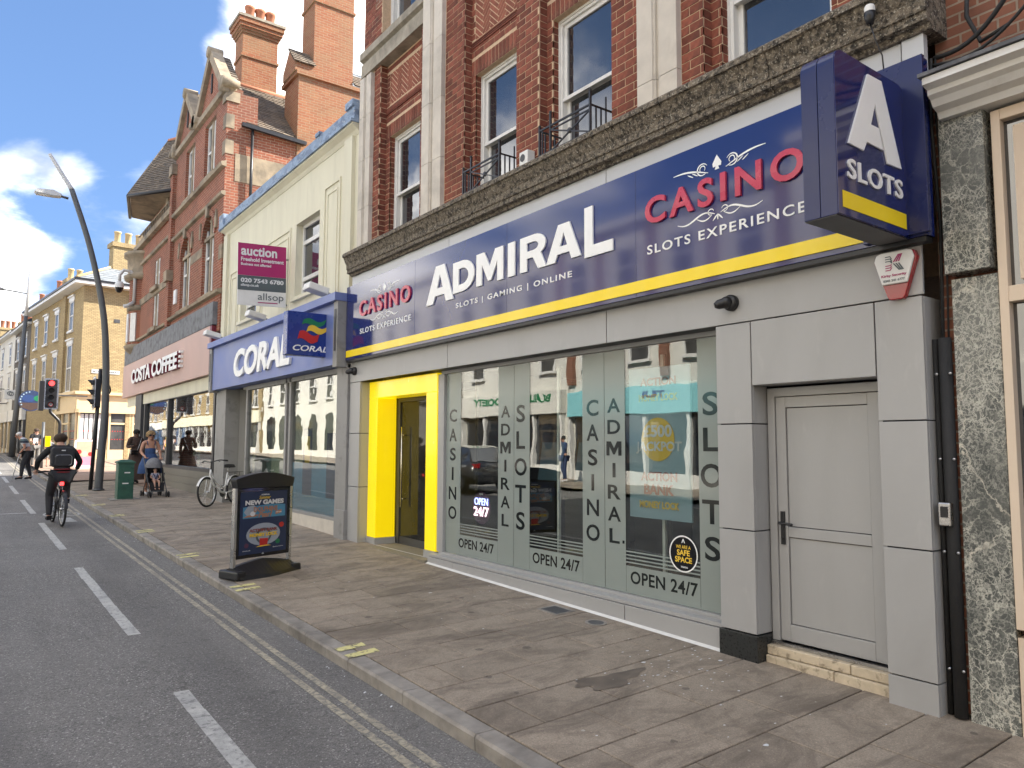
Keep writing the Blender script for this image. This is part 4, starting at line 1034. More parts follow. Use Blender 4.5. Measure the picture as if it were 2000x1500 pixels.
def flourish(y0, y1, zt, zb):
    """spade with scrolls above the word, scrolled rule below it"""
    W_ = y0-y1; c = W_/2; mb = MB(); lo = MB(); s = W_/1.6
    for sg in (-1, 1):
        pts = [(c+sg*(.09+.38*t)*s, zt+(-.055+.05*math.sin(t*2.6)*(1 if sg > 0 else 1)+.045*t*t)*s) for t in [i/14 for i in range(15)]]
        stroke(mb, pts, .016*s, so(y0))
        pts = [(c+sg*(.15+.055*math.cos(a))*s, zt+(-.01+.05*math.sin(a))*s) for a in [-2.4+i*.42 for i in range(13)]]; stroke(mb, pts, .013*s, so(y0))
        pts = [(c+sg*(.15+.028*math.cos(a))*s, zt+(-.005+.026*math.sin(a))*s) for a in [-1+i*.5 for i in range(11)]]; stroke(mb, pts, .010*s, so(y0))
        for q in (0, .05): stroke(mb, [(c+sg*(.20+q+.06*t)*s, zt+(-.05+.035*t)*s) for t in [i/5 for i in range(6)]], .010*s, so(y0))
        pts = [(c+sg*(.03+.40*t)*s, zb+(.0+.03*math.sin(t*6.0))*s) for t in [i/16 for i in range(17)]]; stroke(lo, pts, .016*s, so(y0))
        pts = [(c+sg*(.06+.16*t)*s, zb+(-.002-.032*math.sin(t*math.pi))*s) for t in [i/10 for i in range(11)]]; stroke(lo, pts, .012*s, so(y0))
        pts = [(c+sg*(.07+.03*math.cos(a))*s, zb+(.025+.025*math.sin(a))*s) for a in [-2+i*.45 for i in range(12)]]; stroke(lo, pts, .010*s, so(y0))
    mb.prism([(c, zt+.075*s), (c+.045*s, zt+.005*s), (c+.04*s, zt-.025*s), (c+.012*s, zt-.022*s), (c+.022*s, zt-.05*s), (c-.022*s, zt-.05*s), (c-.012*s, zt-.022*s), (c-.04*s, zt-.025*s), (c-.045*s, zt+.005*s)], so(y0), FAC, 0, .003)
    for a in (-.05, 0, .05): stroke(lo, [(c+a*t*s, zb+(-.055+.05*(1-t))*s) for t in [i/5 for i in range(6)]], .014*s, so(y0))
    mb.build('flourish', 'white_letter', FS, fix=False); lo.build('flourish', 'white_letter', FS, fix=False)
for y0, y1 in ((10.86, 9.17), (4.66, 3.04)):
    lettering('casino_letters', 'CASINO', FAC, so(y0), 0, y0-y1, 3.735, 3.985, .022, 'red_letter', FS, off=.024, spacing=1.3, each=True)
    lettering('sign_lettering', 'SLOTS EXPERIENCE', FAC, so(y0), .01, y0-y1, 3.46, 3.545, .006, 'white_letter', FS, off=.010, spacing=1.22, each='word')
    flourish(y0, y1, 4.085, 3.655)

# ------------------------------------------------------------------ projecting A SLOTS sign
PS = thing('projecting_sign', 'navy double-sided A SLOTS box sign jutting out above the grey door', 'sign', (4.6, 2.4, 3.08))
out = rrect(.885, 1.045, .10, 6, 0, 0, (0, 0, 1, 1))
for a, b in ((2.30, 2.408), (2.412, 2.52)):
    mb = MB(); mb.prism(out, (4.115, b, 3.085), SOU, 0, b-a); mb.build('box_half', 'navy_return', PS, .003)
mb = MB(); mb.prism(rrect(.875, 1.035, .095, 6, .005, .005, (0, 0, 1, 1)), (4.115, 2.30, 3.085), SOU, 0, .004); mb.build('face', 'navy', PS)
B('soffit', 'dark_frame', PS, 4.12, 4.995, 2.31, 2.515, 3.079, 3.084)
B('wall_plate', 'navy_return', PS, 4.965, 5.0, 2.16, 2.60, 3.10, 4.30, .003)
so2 = (0, 2.2955, 0)
mb = MB(); mb.prism([(4.165, 3.135), (4.95, 3.135), (4.95, 3.238), (4.165, 3.238)], so2, SOU, 0, .003); mb.build('stripe', 'yellow', PS)
mb = MB()
mb.prism([(4.235, 3.545), (4.495, 4.062), (4.668, 4.066), (4.895, 3.53), (4.712, 3.525), (4.575, 3.885), (4.515, 3.735), (4.612, 3.736), (4.66, 3.60), (4.455, 3.606), (4.415, 3.538)], so2, SOU, 0, .012); mb.build('letter', 'white_letter', PS, .002)
lettering('letters', 'SLOTS', SOU, so2, 4.225, 4.905, 3.325, 3.452, .010, 'white_letter', PS, off=.016, spacing=1.1, each=True)

# ------------------------------------------------------------------ small fittings on the front
dz_ = -.045
AL = thing('alarm_box', 'white and red shield-shaped security alarm box under the A SLOTS sign', 'alarm', (5.09, 2.43, 2.73)); o = (5.099, 2.43, dz_)
mb = MB(); mb.prism([(-.145, 3.02), (-.13, 3.065), (-.09, 3.078), (.09, 3.078), (.13, 3.065), (.145, 3.02), (.06, 2.765), (.045, 2.745), (-.045, 2.745), (-.06, 2.765)], o, FAC, 0, .045); mb.build('backplate', 'red_lens', AL, .006)
mb = MB(); mb.prism([(-.135, 3.02), (-.12, 3.065), (-.085, 3.075), (.085, 3.075), (.12, 3.065), (.135, 3.02), (.085, 2.85), (-.085, 2.85)], o, FAC, .046, .065); mb.build('cover', 'white_plastic', AL, .008)
o2 = (5.032, 2.43, dz_)
lettering('lettering', 'Kirby Security', FAC, o2, -.085, .085, 2.898, 2.92, .001, 'magenta', AL, off=.03); lettering('lettering', '0345 241 6777', FAC, o2, -.072, .072, 2.868, 2.884, .001, 'slate_print', AL, off=.02)
mb = MB()
for i in range(3):
    mb.prism([(-.055, 3.045-.016*i), (-.02+.006*i, 3.045-.016*i), (-.008, 3.025-.016*i), (-.014, 3.025-.016*i), (-.024, 3.039-.016*i), (-.055, 3.039-.016*i)], o2, FAC, 0, .001)
    mb.prism([(-.004+.017*i, 2.99), (.006+.017*i, 2.99), (.046+.012*i, 2.94), (.034+.012*i, 2.94)], o2, FAC, 0, .001)
mb.build('emblem', 'slate_print', AL)
mb = MB()
for i in range(3):
    mb.prism([(-.004+.017*i, 3.0), (.006+.017*i, 3.0), (.042+.010*i, 3.05), (.032+.010*i, 3.05)], o2, FAC, 0, .001)
    mb.prism([(-.055, 2.945+.016*i), (-.055, 2.951+.016*i), (-.024, 2.951+.016*i), (-.014, 2.965+.012*i), (-.008, 2.965+.012*i), (-.02, 2.945+.016*i)], o2, FAC, 0, .001)
mb.build('emblem', 'magenta', AL)
def dome(label, y, z, s=1):
    t = thing('security_camera', label, 'camera', (5.1, y, z-.06))
    mb = MB(); mb.lathe([(0, 0), (.068*s, 0), (.068*s, .035*s), (.05*s, .05*s), (0, .05*s)], (5.098, y, z), (-1, 0, 0), 20); mb.build('mount', 'black_plastic', t)
    d = Vector((-.75, .6, -.25)).normalized(); mb = MB(); mb.ball((5.04, y+.015, z), .052*s, 14, 10)
    mb.lathe([(.044*s, 0), (.040*s, .07*s), (.026*s, .095*s), (0, .095*s)], Vector((5.04, y+.015, z)), d, 16); mb.build('housing', 'black_plastic', t)
    mb = MB(); mb.lathe([(0, .096*s), (.022*s, .096*s), (.022*s, .100*s), (0, .100*s)], Vector((5.04, y+.015, z)), d, 12); mb.build('lens', 'black_gloss', t)
dome('black turret camera on the grey cladding left of the alarm box', 3.80, 2.89); dome('black turret camera above the left edge of the yellow doorway', 11.22, 2.90)
t = thing('junction_box', 'small white sensor box on the brick pier between two window guards', 'box', (5.18, 6.70, 4.9))
B('case', 'white_plastic', t, 5.08, 5.19, 6.58, 6.74, 4.97, 5.13, .008); mb = MB(); mb.prism(circ(.045, 16), (5.0795, 6.675, 5.05), FAC, 0, .004); mb.build('lens', 'dark_frame', t)
mb = MB(); mb.tube([(5.15, 6.70, 4.97), (5.16, 6.70, 4.88)], .007, 6).tube([(5.15, 6.65, 4.97), (5.16, 6.65, 4.88)], .007, 6); mb.build('cable', 'black_plastic', t)
t = thing('photocell_sensor', 'small black photocell with clear cap and dangling wire above the A SLOTS sign', 'sensor', (4.9, 2.48, 4.55))
mb = MB(); mb.lathe([(0, 0), (.022, 0), (.03, .03), (.038, .05), (.038, .085), (0, .085)], (4.90, 2.46, 4.62), (0, 0, 1), 14); mb.build('body', 'black_plastic', t)
mb = MB(); mb.lathe([(.036, .086), (.036, .12), (.028, .135), (0, .138)], (4.90, 2.46, 4.62), (0, 0, 1), 14); mb.build('cap', 'white_plastic', t)
mb = MB(); mb.tube([(4.90, 2.46, 4.62), (4.93, 2.44, 4.50), (4.97, 2.42, 4.40), (4.985, 2.42, 4.29)], .005, 6); mb.build('wire', 'black_plastic', t)
# ------------------------------------------------------------------ marble-fronted neighbour on the right
NB = thing('neighbour_shop', 'old shop with green veined marble pilaster and cream window frame at the right edge', 'building', (6, 0, 0))
mb = MB(); mb.box(5.30, 14, -6, 2.215, -.2, 11).box(5.235, 5.30, 2.13, 2.225, .0, 4.3); mb.build('wall', 'plain_brick', NB, fix=False)
B('marble_pier', 'marble', NB, 5.19, 5.298, 1.86, 2.135, -.05, 2.80, .004); B('marble_block', 'marble', NB, 5.13, 5.298, 1.88, 2.15, 2.83, 3.98, .006)
B('marble_pier', 'marble', NB, 5.19, 5.298, -.9, -.5, -.05, 3.98, .004)
mb = MB(); mb.profile_y([(5.3, 3.86), (5.08, 3.86), (5.06, 3.90), (5.0, 3.92), (4.97, 3.96), (4.93, 3.98), (4.93, 4.015), (4.86, 4.03), (4.86, 4.075), (5.3, 4.08)], -6, 2.12); mb.build('cornice', 'white_paint', NB)
B('lead_flashing', 'lead', NB, 4.84, 5.3, -6, 2.14, 4.081, 4.105)
wn = bpy.data.objects.new('shop_window', None); link(wn, NB)
mb = MB(); mb.box(5.17, 5.29, 1.80, 1.852, .6, 3.84).box(5.17, 5.29, -.45, 1.80, 3.77, 3.84).box(5.17, 5.29, -.45, 1.80, 2.60, 2.70).box(5.17, 5.29, -.45, 1.80, .55, .66); mb.build('frame', 'cream_paint', wn, .004)
B('pane', 'dark_pane', wn, 5.235, 5.24, -.45, 1.80, .66, 2.60); B('pane', 'dark_pane', wn, 5.232, 5.238, -.45, 1.80, 2.70, 3.77)
B('fascia_board', 'cream_paint', wn, 5.20, 5.231, -.45, 1.74, 2.74, 3.72)
B('stall_riser', 'cream_paint', NB, 5.2, 5.29, -.5, 1.855, -.05, .548)
t = thing('drainpipe', 'pair of black pipes clamped between grey cladding and marble', 'pipe', (5.24, 2.2, 0))
mb = MB(); mb.tube([(5.20, 2.195, -.02), (5.20, 2.195, 2.42)], .040, 12); mb.build('pipe', 'black_rubber', t)
mb = MB(); mb.tube([(5.22, 2.265, -.02), (5.22, 2.265, 2.42)], .018, 10); mb.build('pipe', 'black_rubber', t)
for z in (.28, 1.02, 1.62, 2.18):
    mb = MB()
    for y in (2.155, 2.24): mb.lathe([(0, 0), (.009, 0), (.009, .010), (0, .010)], (5.168, y, z), (-1, 0, 0), 10)
    mb.build('fixing', 'silver', t)
t = thing('key_safe', 'small grey combination key safe on brick between pipe and cladding', 'key safe', (5.16, 2.21, 1.18))
B('case', 'silver', t, 5.11, 5.16, 2.17, 2.245, 1.19, 1.34, .008); B('shutter', 'black_plastic', t, 5.104, 5.11, 2.185, 2.23, 1.245, 1.315, .002)
mb = MB()
for k, (a, b) in enumerate((((5.2, 2.18, 4.35), (5.05, 1.6, 4.6)), ((5.18, 2.2, 4.3), (5.0, 1.5, 4.42)))):
    mb.tube([Vector(a).lerp(Vector(b), q/10)-Vector((0, 0, .12*math.sin(math.pi*q/10))) for q in range(11)], .016-.005*k, 7)
mb.tube([(5.17, 2.19, 4.34), (5.15, 2.2, 3.9), (5.2, 2.19, 3.2), (5.19, 2.2, 2.4)], .011, 6).tube([(5.19, 2.17, 4.34), (5.16, 2.17, 3.9), (5.21, 2.16, 3.2), (5.2, 2.17, 2.4)], .007, 6)
mb.tube([(5.25, 1.98, 4.75), (5.2, 1.97, 4.55), (5.22, 1.9, 4.35), (5.1, 1.7, 4.33)], .014, 6)
mb.build('wall_cable', 'black_rubber', None, label='tangle of black cables drooping over the marble shop cornice', cat='cable')

# ------------------------------------------------------------------ cream building with the blue betting shop
CB = thing('cream_building', 'cream stucco building with peeling blue parapet above the blue betting shop', 'building', (6, 15.5, .2))
ops = [(13.18, 14.42, 4.62, 6.15), (16.9, 18.1, 4.62, 6.15)]
mb = MB()
for a, b, c, d in wall_cells(11.44, 19.5, 4.15, 7.12, ops): mb.box(5.2, 5.55, a, b, c, d)
mb.box(5.75, 8.5, 11.44, 19.5, 0, 7.0); mb.build('wall', 'cream', CB, fix=False)
mb = MB(); mb.profile_y([(5.3, 7.05), (5.19, 7.05), (5.15, 7.12), (5.06, 7.19), (5.06, 7.22), (5.3, 7.22)], 11.46, 19.62); mb.build('cornice', 'cream', CB)
mb = MB(); mb.profile_y([(5.6, 7.221), (5.02, 7.221), (5.02, 7.27), (5.08, 7.28), (5.08, 7.50), (5.6, 7.52)], 11.44, 19.66); mb.box(5.04, 5.6, 11.44, 11.75, 7.50, 7.62).box(5.05, 5.5, 12.95, 13.15, 7.5, 7.57).box(5.04, 5.6, 19.3, 19.68, 7.2, 7.6)
mb.build('parapet', 'peeling_blue', CB)
B('corner_strip', 'cream', CB, 5.13, 5.2, 11.62, 11.95, 4.2, 7.05); B('corner_strip', 'cream', CB, 5.13, 5.2, 19.2, 19.5, 4.2, 7.05)
def raised(y0, y1, z0, z1, w=.05):
    mb = MB(); mb.box(5.175, 5.2, y0, y1, z1-w, z1).box(5.175, 5.2, y0, y0+w, z0, z1-w).box(5.175, 5.2, y1-w, y1, z0, z1-w)
    y0 += .14; y1 -= .14; z1 -= .16
    mb.box(5.185, 5.2, y0, y1, z1-w*.6, z1).box(5.185, 5.2, y0, y0+w*.6, z0, z1-w*.6).box(5.185, 5.2, y1-w*.6, y1, z0, z1-w*.6); mb.build('wall_moulding', 'cream', CB, fix=False)
raised(14.7, 16.6, 4.3, 6.15); raised(12.2, 12.95, 4.3, 6.5); raised(18.3, 19.0, 4.3, 6.0)
for a, b, c, d in ops:
    w = bpy.data.objects.new('window', None); link(w, CB); x = 5.34
    mb = MB(); f = .07; mb.box(x, x+.08, a, a+f, c, d).box(x, x+.08, b-f, b, c, d).box(x, x+.08, a+f, b-f, d-f, d).box(x, x+.08, a+f, b-f, c, c+f).box(x, x+.08, a+f, b-f, d-.42, d-.34).box(x, x+.08, a+f, b-f, c+.36, c+.44)
    mb.build('frame', 'white_paint', w, fix=False); B('pane', 'dark_pane', w, x+.035, x+.04, a+f, b-f, c+f, d-f)
    B('sill', 'cream', w, 5.12, 5.34, a-.06, b+.06, c-.07, c-.002)
# betting shop front
CS = thing('shop_sign', 'faded blue CORAL shop fascia sign with raised white letters', 'sign', (5.0, 15.5, 3.0))
B('shop_fascia', 'coral_blue', CS, 4.90, 5.25, 11.62, 19.2, 3.03, 4.08); B('fascia_ledge', 'coral_blue', CS, 4.80, 5.25, 11.42, 19.42, 4.083, 4.22, .005)
for a, b in ((11.43, 11.60), (19.22, 19.42)):
    B('fascia_pilaster', 'shop_grey', CB, 4.86, 5.25, a, b, 2.98, 4.08); B('pilaster_inset', 'dark_frame', CB, 4.852, 4.859, a+.05, b-.05, 3.25, 3.95)
lettering('letters', 'CORAL', FAC, (4.899, 17.25, 0), 0, 3.62, 3.20, 3.83, .05, 'white_letter', CS, off=.035, shear=.18, each=True)
for a, b, nm in ((11.43, 11.86, 'shop_pillar'), (18.55, 19.4, 'shop_pillar')): B(nm, 'shop_grey', CB, 5.06, 5.4, a, b, -.1, 3.03, .004)
B('pillar_plinth', 'shop_grey', CB, 5.03, 5.4, 11.40, 11.80, -.1, .62, .004)
B('recess_wall', 'dark_frame', CB, 5.9, 6.0, 17.3, 18.6, 0, 3.03); B('recess_side', 'cladding', CB, 5.4, 6.0, 18.56, 18.7, 0, 3.03)
mb = MB(); mb.prism([(.1, 1.1), (.2, 1.25), (.16, 1.35), (.05, 1.22)], (5.5, 18.559, .3), SOU, 0, .002); mb.prism([(.3, .9), (.42, 1.1), (.38, 1.3), (.3, 1.2), (.22, 1.25)], (5.5, 18.559, .3), SOU, 0, .002); mb.build('paint_splash', 'coral_navy', CB)
SWN = bpy.data.objects.new('shop_window', None); link(SWN, CB)
mb = MB()
for y in (11.87, 14.32, 14.55, 17.12): mb.box(5.15, 5.27, y, y+.10, .45, 3.02)
mb.box(5.15, 5.27, 11.97, 17.12, 2.93, 3.02).box(5.13, 5.27, 11.87, 17.22, .40, .45); mb.build('frame', 'shop_grey', SWN, fix=False)
for a, b in ((11.97, 14.32), (14.65, 17.12)): B('pane', 'shop_glass', SWN, 5.20, 5.208, a, b, .45, 2.93)
B('mullion_infill', 'dark_frame', SWN, 5.19, 5.26, 14.42, 14.55, .45, 2.93)
B('stall_riser', 'pale_stone', CB, 5.12, 5.27, 11.8, 17.25, -.1, .398)
for a, b, z1 in ((11.98, 14.30, 1.35), ): B('window_graphic', 'cyan_print', SWN, 5.214, 5.216, a, b, .46, z1)
B('window_graphic', 'poster_navy', SWN, 5.210, 5.212, 13.3, 13.75, .75, 2.0); B('window_graphic', 'poster_navy', SWN, 5.210, 5.212, 12.05, 12.6, .75, 1.9)
B('window_graphic', 'gold', SWN, 5.2085, 5.2095, 13.4, 13.65, 1.35, 1.85)
mb = MB(); mb.box(9.0, 9.1, 11.5, 19.4, 0, 3).box(5.4, 9, 17.15, 17.25, 0, 3).box(5.4, 9.0, 11.5, 11.55, 0, 3); mb.build('room_wall', 'shop_grey', CB, fix=False)
B('room_floor', 'interior_floor', CB, 5.27, 9, 11.55, 17.1, .1, .25); B('room_ceiling', 'interior', CB, 5.27, 9, 11.55, 17.1, 3.05, 3.1)
# three floodlights on the ledge
for y, lb in ((12.25, 'white box floodlight on the blue ledge below the cream window'), (15.6, 'white box floodlight under the auction board'), (19.0, 'white box floodlight at the far end of the blue ledge')):
    t = thing('floodlight', lb, 'lamp', (5.0, y, 4.22), group='floodlights on the blue ledge')
    mb = MB(); mb.bar((4.62, y, 4.44), (4.98, y, 4.36), .30, .12); mb.build('housing', 'white_plastic', t, .015)
    mb = MB(); mb.tube([(4.95, y-.05, 4.36), (5.2, y-.05, 4.30)], .02, 8); mb.build('arm', 'silver', t)
# projecting box sign
t = thing('box_sign', 'square blue CORAL box sign with red, yellow and green flag', 'sign', (4.6, 12.1, 3.2))
B('case', 'coral_navy', t, 4.22, 5.0, 12.0, 12.2, 3.19, 3.93, .01); B('bracket', 'shop_grey', t, 5.0, 5.2, 12.06, 12.14, 3.4, 3.8); o = (0, 11.996, 0)
def wave(x0, x1, z0, z1, sl, n=10):
    top = []; bot = []
    for i in range(n+1):
        q = i/n; x = x0+(x1-x0)*q; w = .035*math.sin(q*2*math.pi+.4)
        top.append((x, z1+w+sl*q)); bot.append((x-.035, z0+w+sl*q))
    return top+bot[::-1]
mb = MB(); mb.prism(wave(4.50, 4.90, 3.70, 3.79, .035), o, SOU, 0, .003); mb.build('flag', 'print_green', t)
mb = MB(); mb.prism(wave(4.58, 4.93, 3.58, 3.68, .03), o, SOU, .001, .004); mb.build('flag', 'gold', t)
mb = MB(); mb.prism(wave(4.43, 4.78, 3.45, 3.585, -.02), o, SOU, .002, .005); mb.build('flag', 'print_red', t)
lettering('lettering', 'CORAL', SOU, o, 4.32, 4.93, 3.265, 3.365, .003, 'white_letter', t, off=.02, shear=.25)
# auction board
t = thing('auction_board', 'pink, grey and white auction board fixed across the cream wall', 'sign', (4.7, 14.8, 4.45))
fr = (Vector((1, 0, .05)), Vector((-.02, 0, 1)), Vector((0, -1, 0))); o = (4.19, 14.8, 4.45)
def pl(nm, u0, u1, v0, v1, d0, d1, mat): mb = MB(); mb.prism([(u0, v0), (u1, v0), (u1, v1), (u0, v1)], o, fr, d0, d1); return mb.build(nm, mat, t)
pl('board', 0, .97, 0, 1.25, -.03, 0, 'white_plastic'); pl('pink_panel', 0, .97, .60, 1.25, .001, .003, 'magenta'); pl('grey_panel', 0, .97, .30, .597, .001, .003, 'slate_print')
o = (4.19, 14.796, 4.45)
for s, u0, u1, v0, v1, m, of in (('auction', .06, .78, 1.0, 1.19, 'paper', .03), ('Freehold Investment', .06, .92, .885, .965, 'paper', .03), ('Business not affected', .06, .66, .80, .855, 'paper', .03), ('020 7543 6780', .06, .92, .455, .545, 'paper', .035),
                             ('allsop.co.uk', .06, .42, .365, .43, 'paper', .03), ('allsop', .40, .92, .075, .26, 'slate_print', .0)):
    lettering('lettering', s, fr, o, u0, u1, v0, v1, .002, m, t, off=of, each='word')
mb = MB(); mb.prism([(.40, .055), (.80, .055), (.80, .075), (.40, .075)], o, fr, 0, .002); mb.build('underline', 'magenta', t)
mb = MB(); mb.tube([(5.1, 14.84, 4.55), (5.2, 14.84, 4.55)], .02, 6).tube([(5.1, 14.84, 5.5), (5.2, 14.84, 5.5)], .02, 6); mb.build('bracket', 'silver', t)

# ------------------------------------------------------------------ red brick gabled corner building with the coffee shop
CO = thing('gabled_brick_building', 'red brick and sandstone building with twin gables and corner turret above coffee shop', 'building', (6, 26, .4))
GB0, GB1 = 19.55, 25.4          # gabled bay
ops = [(20.35, 21.55, 5.75, 7.95), (22.95, 24.15, 5.75, 7.95), (20.6, 21.75, 9.15, 10.75), (22.9, 24.0, 9.15, 10.75), (27.6, 28.5, 5.75, 6.95), (27.6, 28.5, 7.2, 8.2)]
def cowall(mb, u0, u1, z0, z1, x=5.1, t=.4):
    for a, b, c, d in wall_cells(u0, u1, z0, z1, ops): mb.box(x, x+t, a, b, c, d)
mb = MB(); cowall(mb, GB0, GB1, 4.6, 11.1, 5.10); cowall(mb, GB1, 32.2, 4.6, 9.35, 5.16)
mb.box(5.5, 5.9, GB0, 25.4, 4, 11.0).box(5.56, 7.6, 25.4, 32.2, 0, 9.3).box(5.5, 7.0, GB0+.001, GB0+.4, 7.0, 10.1).box(5.9, 10.0, 20.0, 25.4, 0, 10.0)
mb.build('wall', 'costa_brick', CO, fix=False)
def gable(yc, hw, z0, zt, x=5.08):
    g = bpy.data.objects.new('gable', None); link(g, CO)
    mb = MB(); mb.prism([(-hw, 0), (hw, 0), (0, zt-z0)], (x+.35, yc, z0), FAC, 0, .33); mb.build('gable_wall', 'costa_brick', g)
    mb = MB()
    for s in (-1, 1):
        a = (x+.05, yc+s*(hw+.12), z0-.05); b = (x+.05, yc, zt+.14); mb.bar(a, b, .30, .24, (0, s*.01, 1))
        # scrolled foot
        mb.lathe([(0, -.20), (.20, -.20), (.24, -.1), (.24, .1), (.20, .2), (0, .2)], (x+.05, yc+s*(hw+.02), z0+.10), (1, 0, 0), 16)
        mb.lathe([(0, -.22), (.10, -.22), (.10, .22), (0, .22)], (x+.05, yc+s*(hw+.30), z0+.05), (1, 0, 0), 12)
    mb.lathe([(0, -.2), (.16, -.2), (.16, .2), (0, .2)], (x+.05, yc, zt+.16), (1, 0, 0), 12); mb.build('coping', 'sandstone', g)
    mb = MB(); mb.box(x-.012, x+.03, yc-.05, yc+.05, z0+.45, z0+1.0); mb.build('slit', 'interior', g)
gable(21.15, 1.45, 11.1, 12.55); gable(23.95, 1.35, 11.1, 12.45)
for z, h, d in ((11.02, .16, .10), (8.98, .12, .10), (8.20, .10, .08), (5.62, .10, .10)):
    mb = MB(); mb.profile_y([(5.12, z-h/2), (5.10-d, z-h/2+.03), (5.10-d-.02, z+h/2), (5.12, z+h/2+.04)], GB0-.06, GB1+.02); mb.build('string_course', 'sandstone', CO)
for z, h, d in ((9.30, .2, .16), (8.55, .12, .08), (7.05, .26, .03), (5.62, .10, .08)):
    mb = MB(); mb.profile_y([(5.20, z-h/2), (5.16-d, z-h/2+.03), (5.16-d-.02, z+h/2), (5.20, z+h/2+.04)], GB1+.02, 32.0); mb.build('string_course', 'sandstone', CO)
for z in (6.5, 7.3, 9.3, 10.0): B('quoin', 'sandstone', CO, 5.085, 5.3, GB0-.015, GB0+.28, z, z+.38)
B('corner_block', 'sandstone', CO, 5.06, 5.42, GB0-.03, GB0+.32, 10.72, 11.0); B('wall_band', 'sandstone', CO, 5.088, 5.1, 21.6, 22.9, 6.95, 7.2)
B('buttress', 'costa_brick', CO, 4.985, 5.12, 25.25, 25.6, 5.42, 10.4); B('buttress_cap', 'sandstone', CO, 4.94, 5.14, 25.2, 25.66, 10.41, 10.75); B('buttress_corbel', 'sandstone', CO, 4.9, 5.12, 25.2, 25.66, 6.9, 7.25)
def cowin(y0, y1, z0, z1, arch):
    w = bpy.data.objects.new('stone_window', None); link(w, CO); ym = (y0+y1)/2; x = 5.16
    mb = MB(); mb.box(x, x+.2, ym-.07, ym+.07, z0, z1)
    if arch: mb.box(x-.02, x+.2, y0, y1, z1-.62, z1-.52)
    mb.box(x-.14, x+.1, y0-.1, y1+.1, z0-.14, z0-.002); mb.build('mullion', 'sandstone', w, fix=False)
    mb = MB()
    for a, b in ((y0, ym-.07), (ym+.07, y1)):
        mb.box(x+.03, x+.10, a, a+.09, z0, z1).box(x+.03, x+.10, b-.09, b, z0, z1).box(x+.03, x+.10, a+.09, b-.09, z1-.08, z1).box(x+.03, x+.10, a+.09, b-.09, (z0+z1)/2-.04, (z0+z1)/2+.02)
    mb.build('frame', 'white_paint', w, fix=False); B('pane', 'far_pane', w, x+.07, x+.075, y0, y1, z0, z1)
    if arch:    # brick spandrels leave a round head; moulded hood with keystone over it
        r = (y1-y0)/2; k = 12; mb = MB()
        for s in (-1, 1):
            arc_ = [(s*r*math.cos(math.pi/2*i/k), r*math.sin(math.pi/2*i/k)) for i in range(k+1)]
            for i in range(k):
                a, b = arc_[i], arc_[i+1]; mb.prism([a, (s*r, a[1]), (s*r, b[1]), b] if i else [a, (s*r, b[1]), b], (5.105, ym, z1-r), FAC, -.2, 0)
        mb.build('spandrel', 'costa_brick', w)
        ou = [(1.28*r*math.cos(math.pi*i/20), 1.28*r*math.sin(math.pi*i/20)) for i in range(21)]; inn = [(r*math.cos(math.pi*i/20), r*math.sin(math.pi*i/20)) for i in range(21)]
        mb = MB()
        for i in range(20): mb.prism([ou[i], ou[i+1], inn[i+1], inn[i]], (5.1, ym, z1-r), FAC, 0, .03)
        mb.build('arch_bricks', 'costa_brick', w)
        mb = MB(); mb.prism([(-.10, r*.95), (.10, r*.95), (.15, r*1.5), (-.15, r*1.5)], (5.1, ym, z1-r), FAC, 0, .09)
        mb.build('keystone', 'sandstone', w)
        for s in (-1, 1):
            mb = MB(); mb.prism([(s*r*1.35-.06, .1), (s*r*1.35+.06, .1), (s*r*1.35+.09, .35), (s*r*1.35, .6), (s*r*1.35-.09, .35)], (5.1, ym, z1-r), FAC, 0, .05); mb.build('hood_stop', 'sandstone', w)
for i, (a, b, c, d) in enumerate(ops): cowin(a, b, c, d, i < 2)
# corner turret: stone oriel with balustrade and a steep tiled roof
tr = bpy.data.objects.new('turret', None); link(tr, CO); tcx, tcy = 5.75, 31.6
prof = [(.20, 4.75), (.55, 4.95), (.95, 5.3), (1.02, 5.45), (.92, 5.5), (.92, 8.0), (1.08, 8.05), (1.12, 8.18), (1.0, 8.25), (.98, 8.3), (1.02, 8.9), (1.14, 8.95), (1.14, 9.08), (.8, 9.1)]
mb = MB(); mb.lathe([(r, z) for r, z in prof[:5]], (tcx, tcy, 0), (0, 0, 1), 20); mb.build('corbel', 'sandstone', tr)
mb = MB(); mb.lathe([(.90, 5.5), (.90, 8.0)], (tcx, tcy, 0), (0, 0, 1), 20); mb.build('turret_wall', 'costa_brick', tr)
mb = MB(); mb.lathe(prof[5:], (tcx, tcy, 0), (0, 0, 1), 20); mb.lathe([(.9, 6.8), (.96, 6.82), (.96, 7.0), (.9, 7.02)], (tcx, tcy, 0), (0, 0, 1), 20); mb.build('balcony', 'sandstone', tr)
for a in (150, 180, 210, 240):
    mb = MB(); c = (tcx+.90*math.cos(rad(a)), tcy+.90*math.sin(rad(a))); d = Vector((math.cos(rad(a)), math.sin(rad(a)), 0)); u = Vector((-d.y, d.x, 0))
    mb.prism([(-.14, 5.6), (.14, 5.6), (.14, 6.7), (-.14, 6.7)], (c[0], c[1], 0), (u, Vector((0, 0, 1)), d), -.05, .03); mb.build('turret_window', 'white_paint', tr)
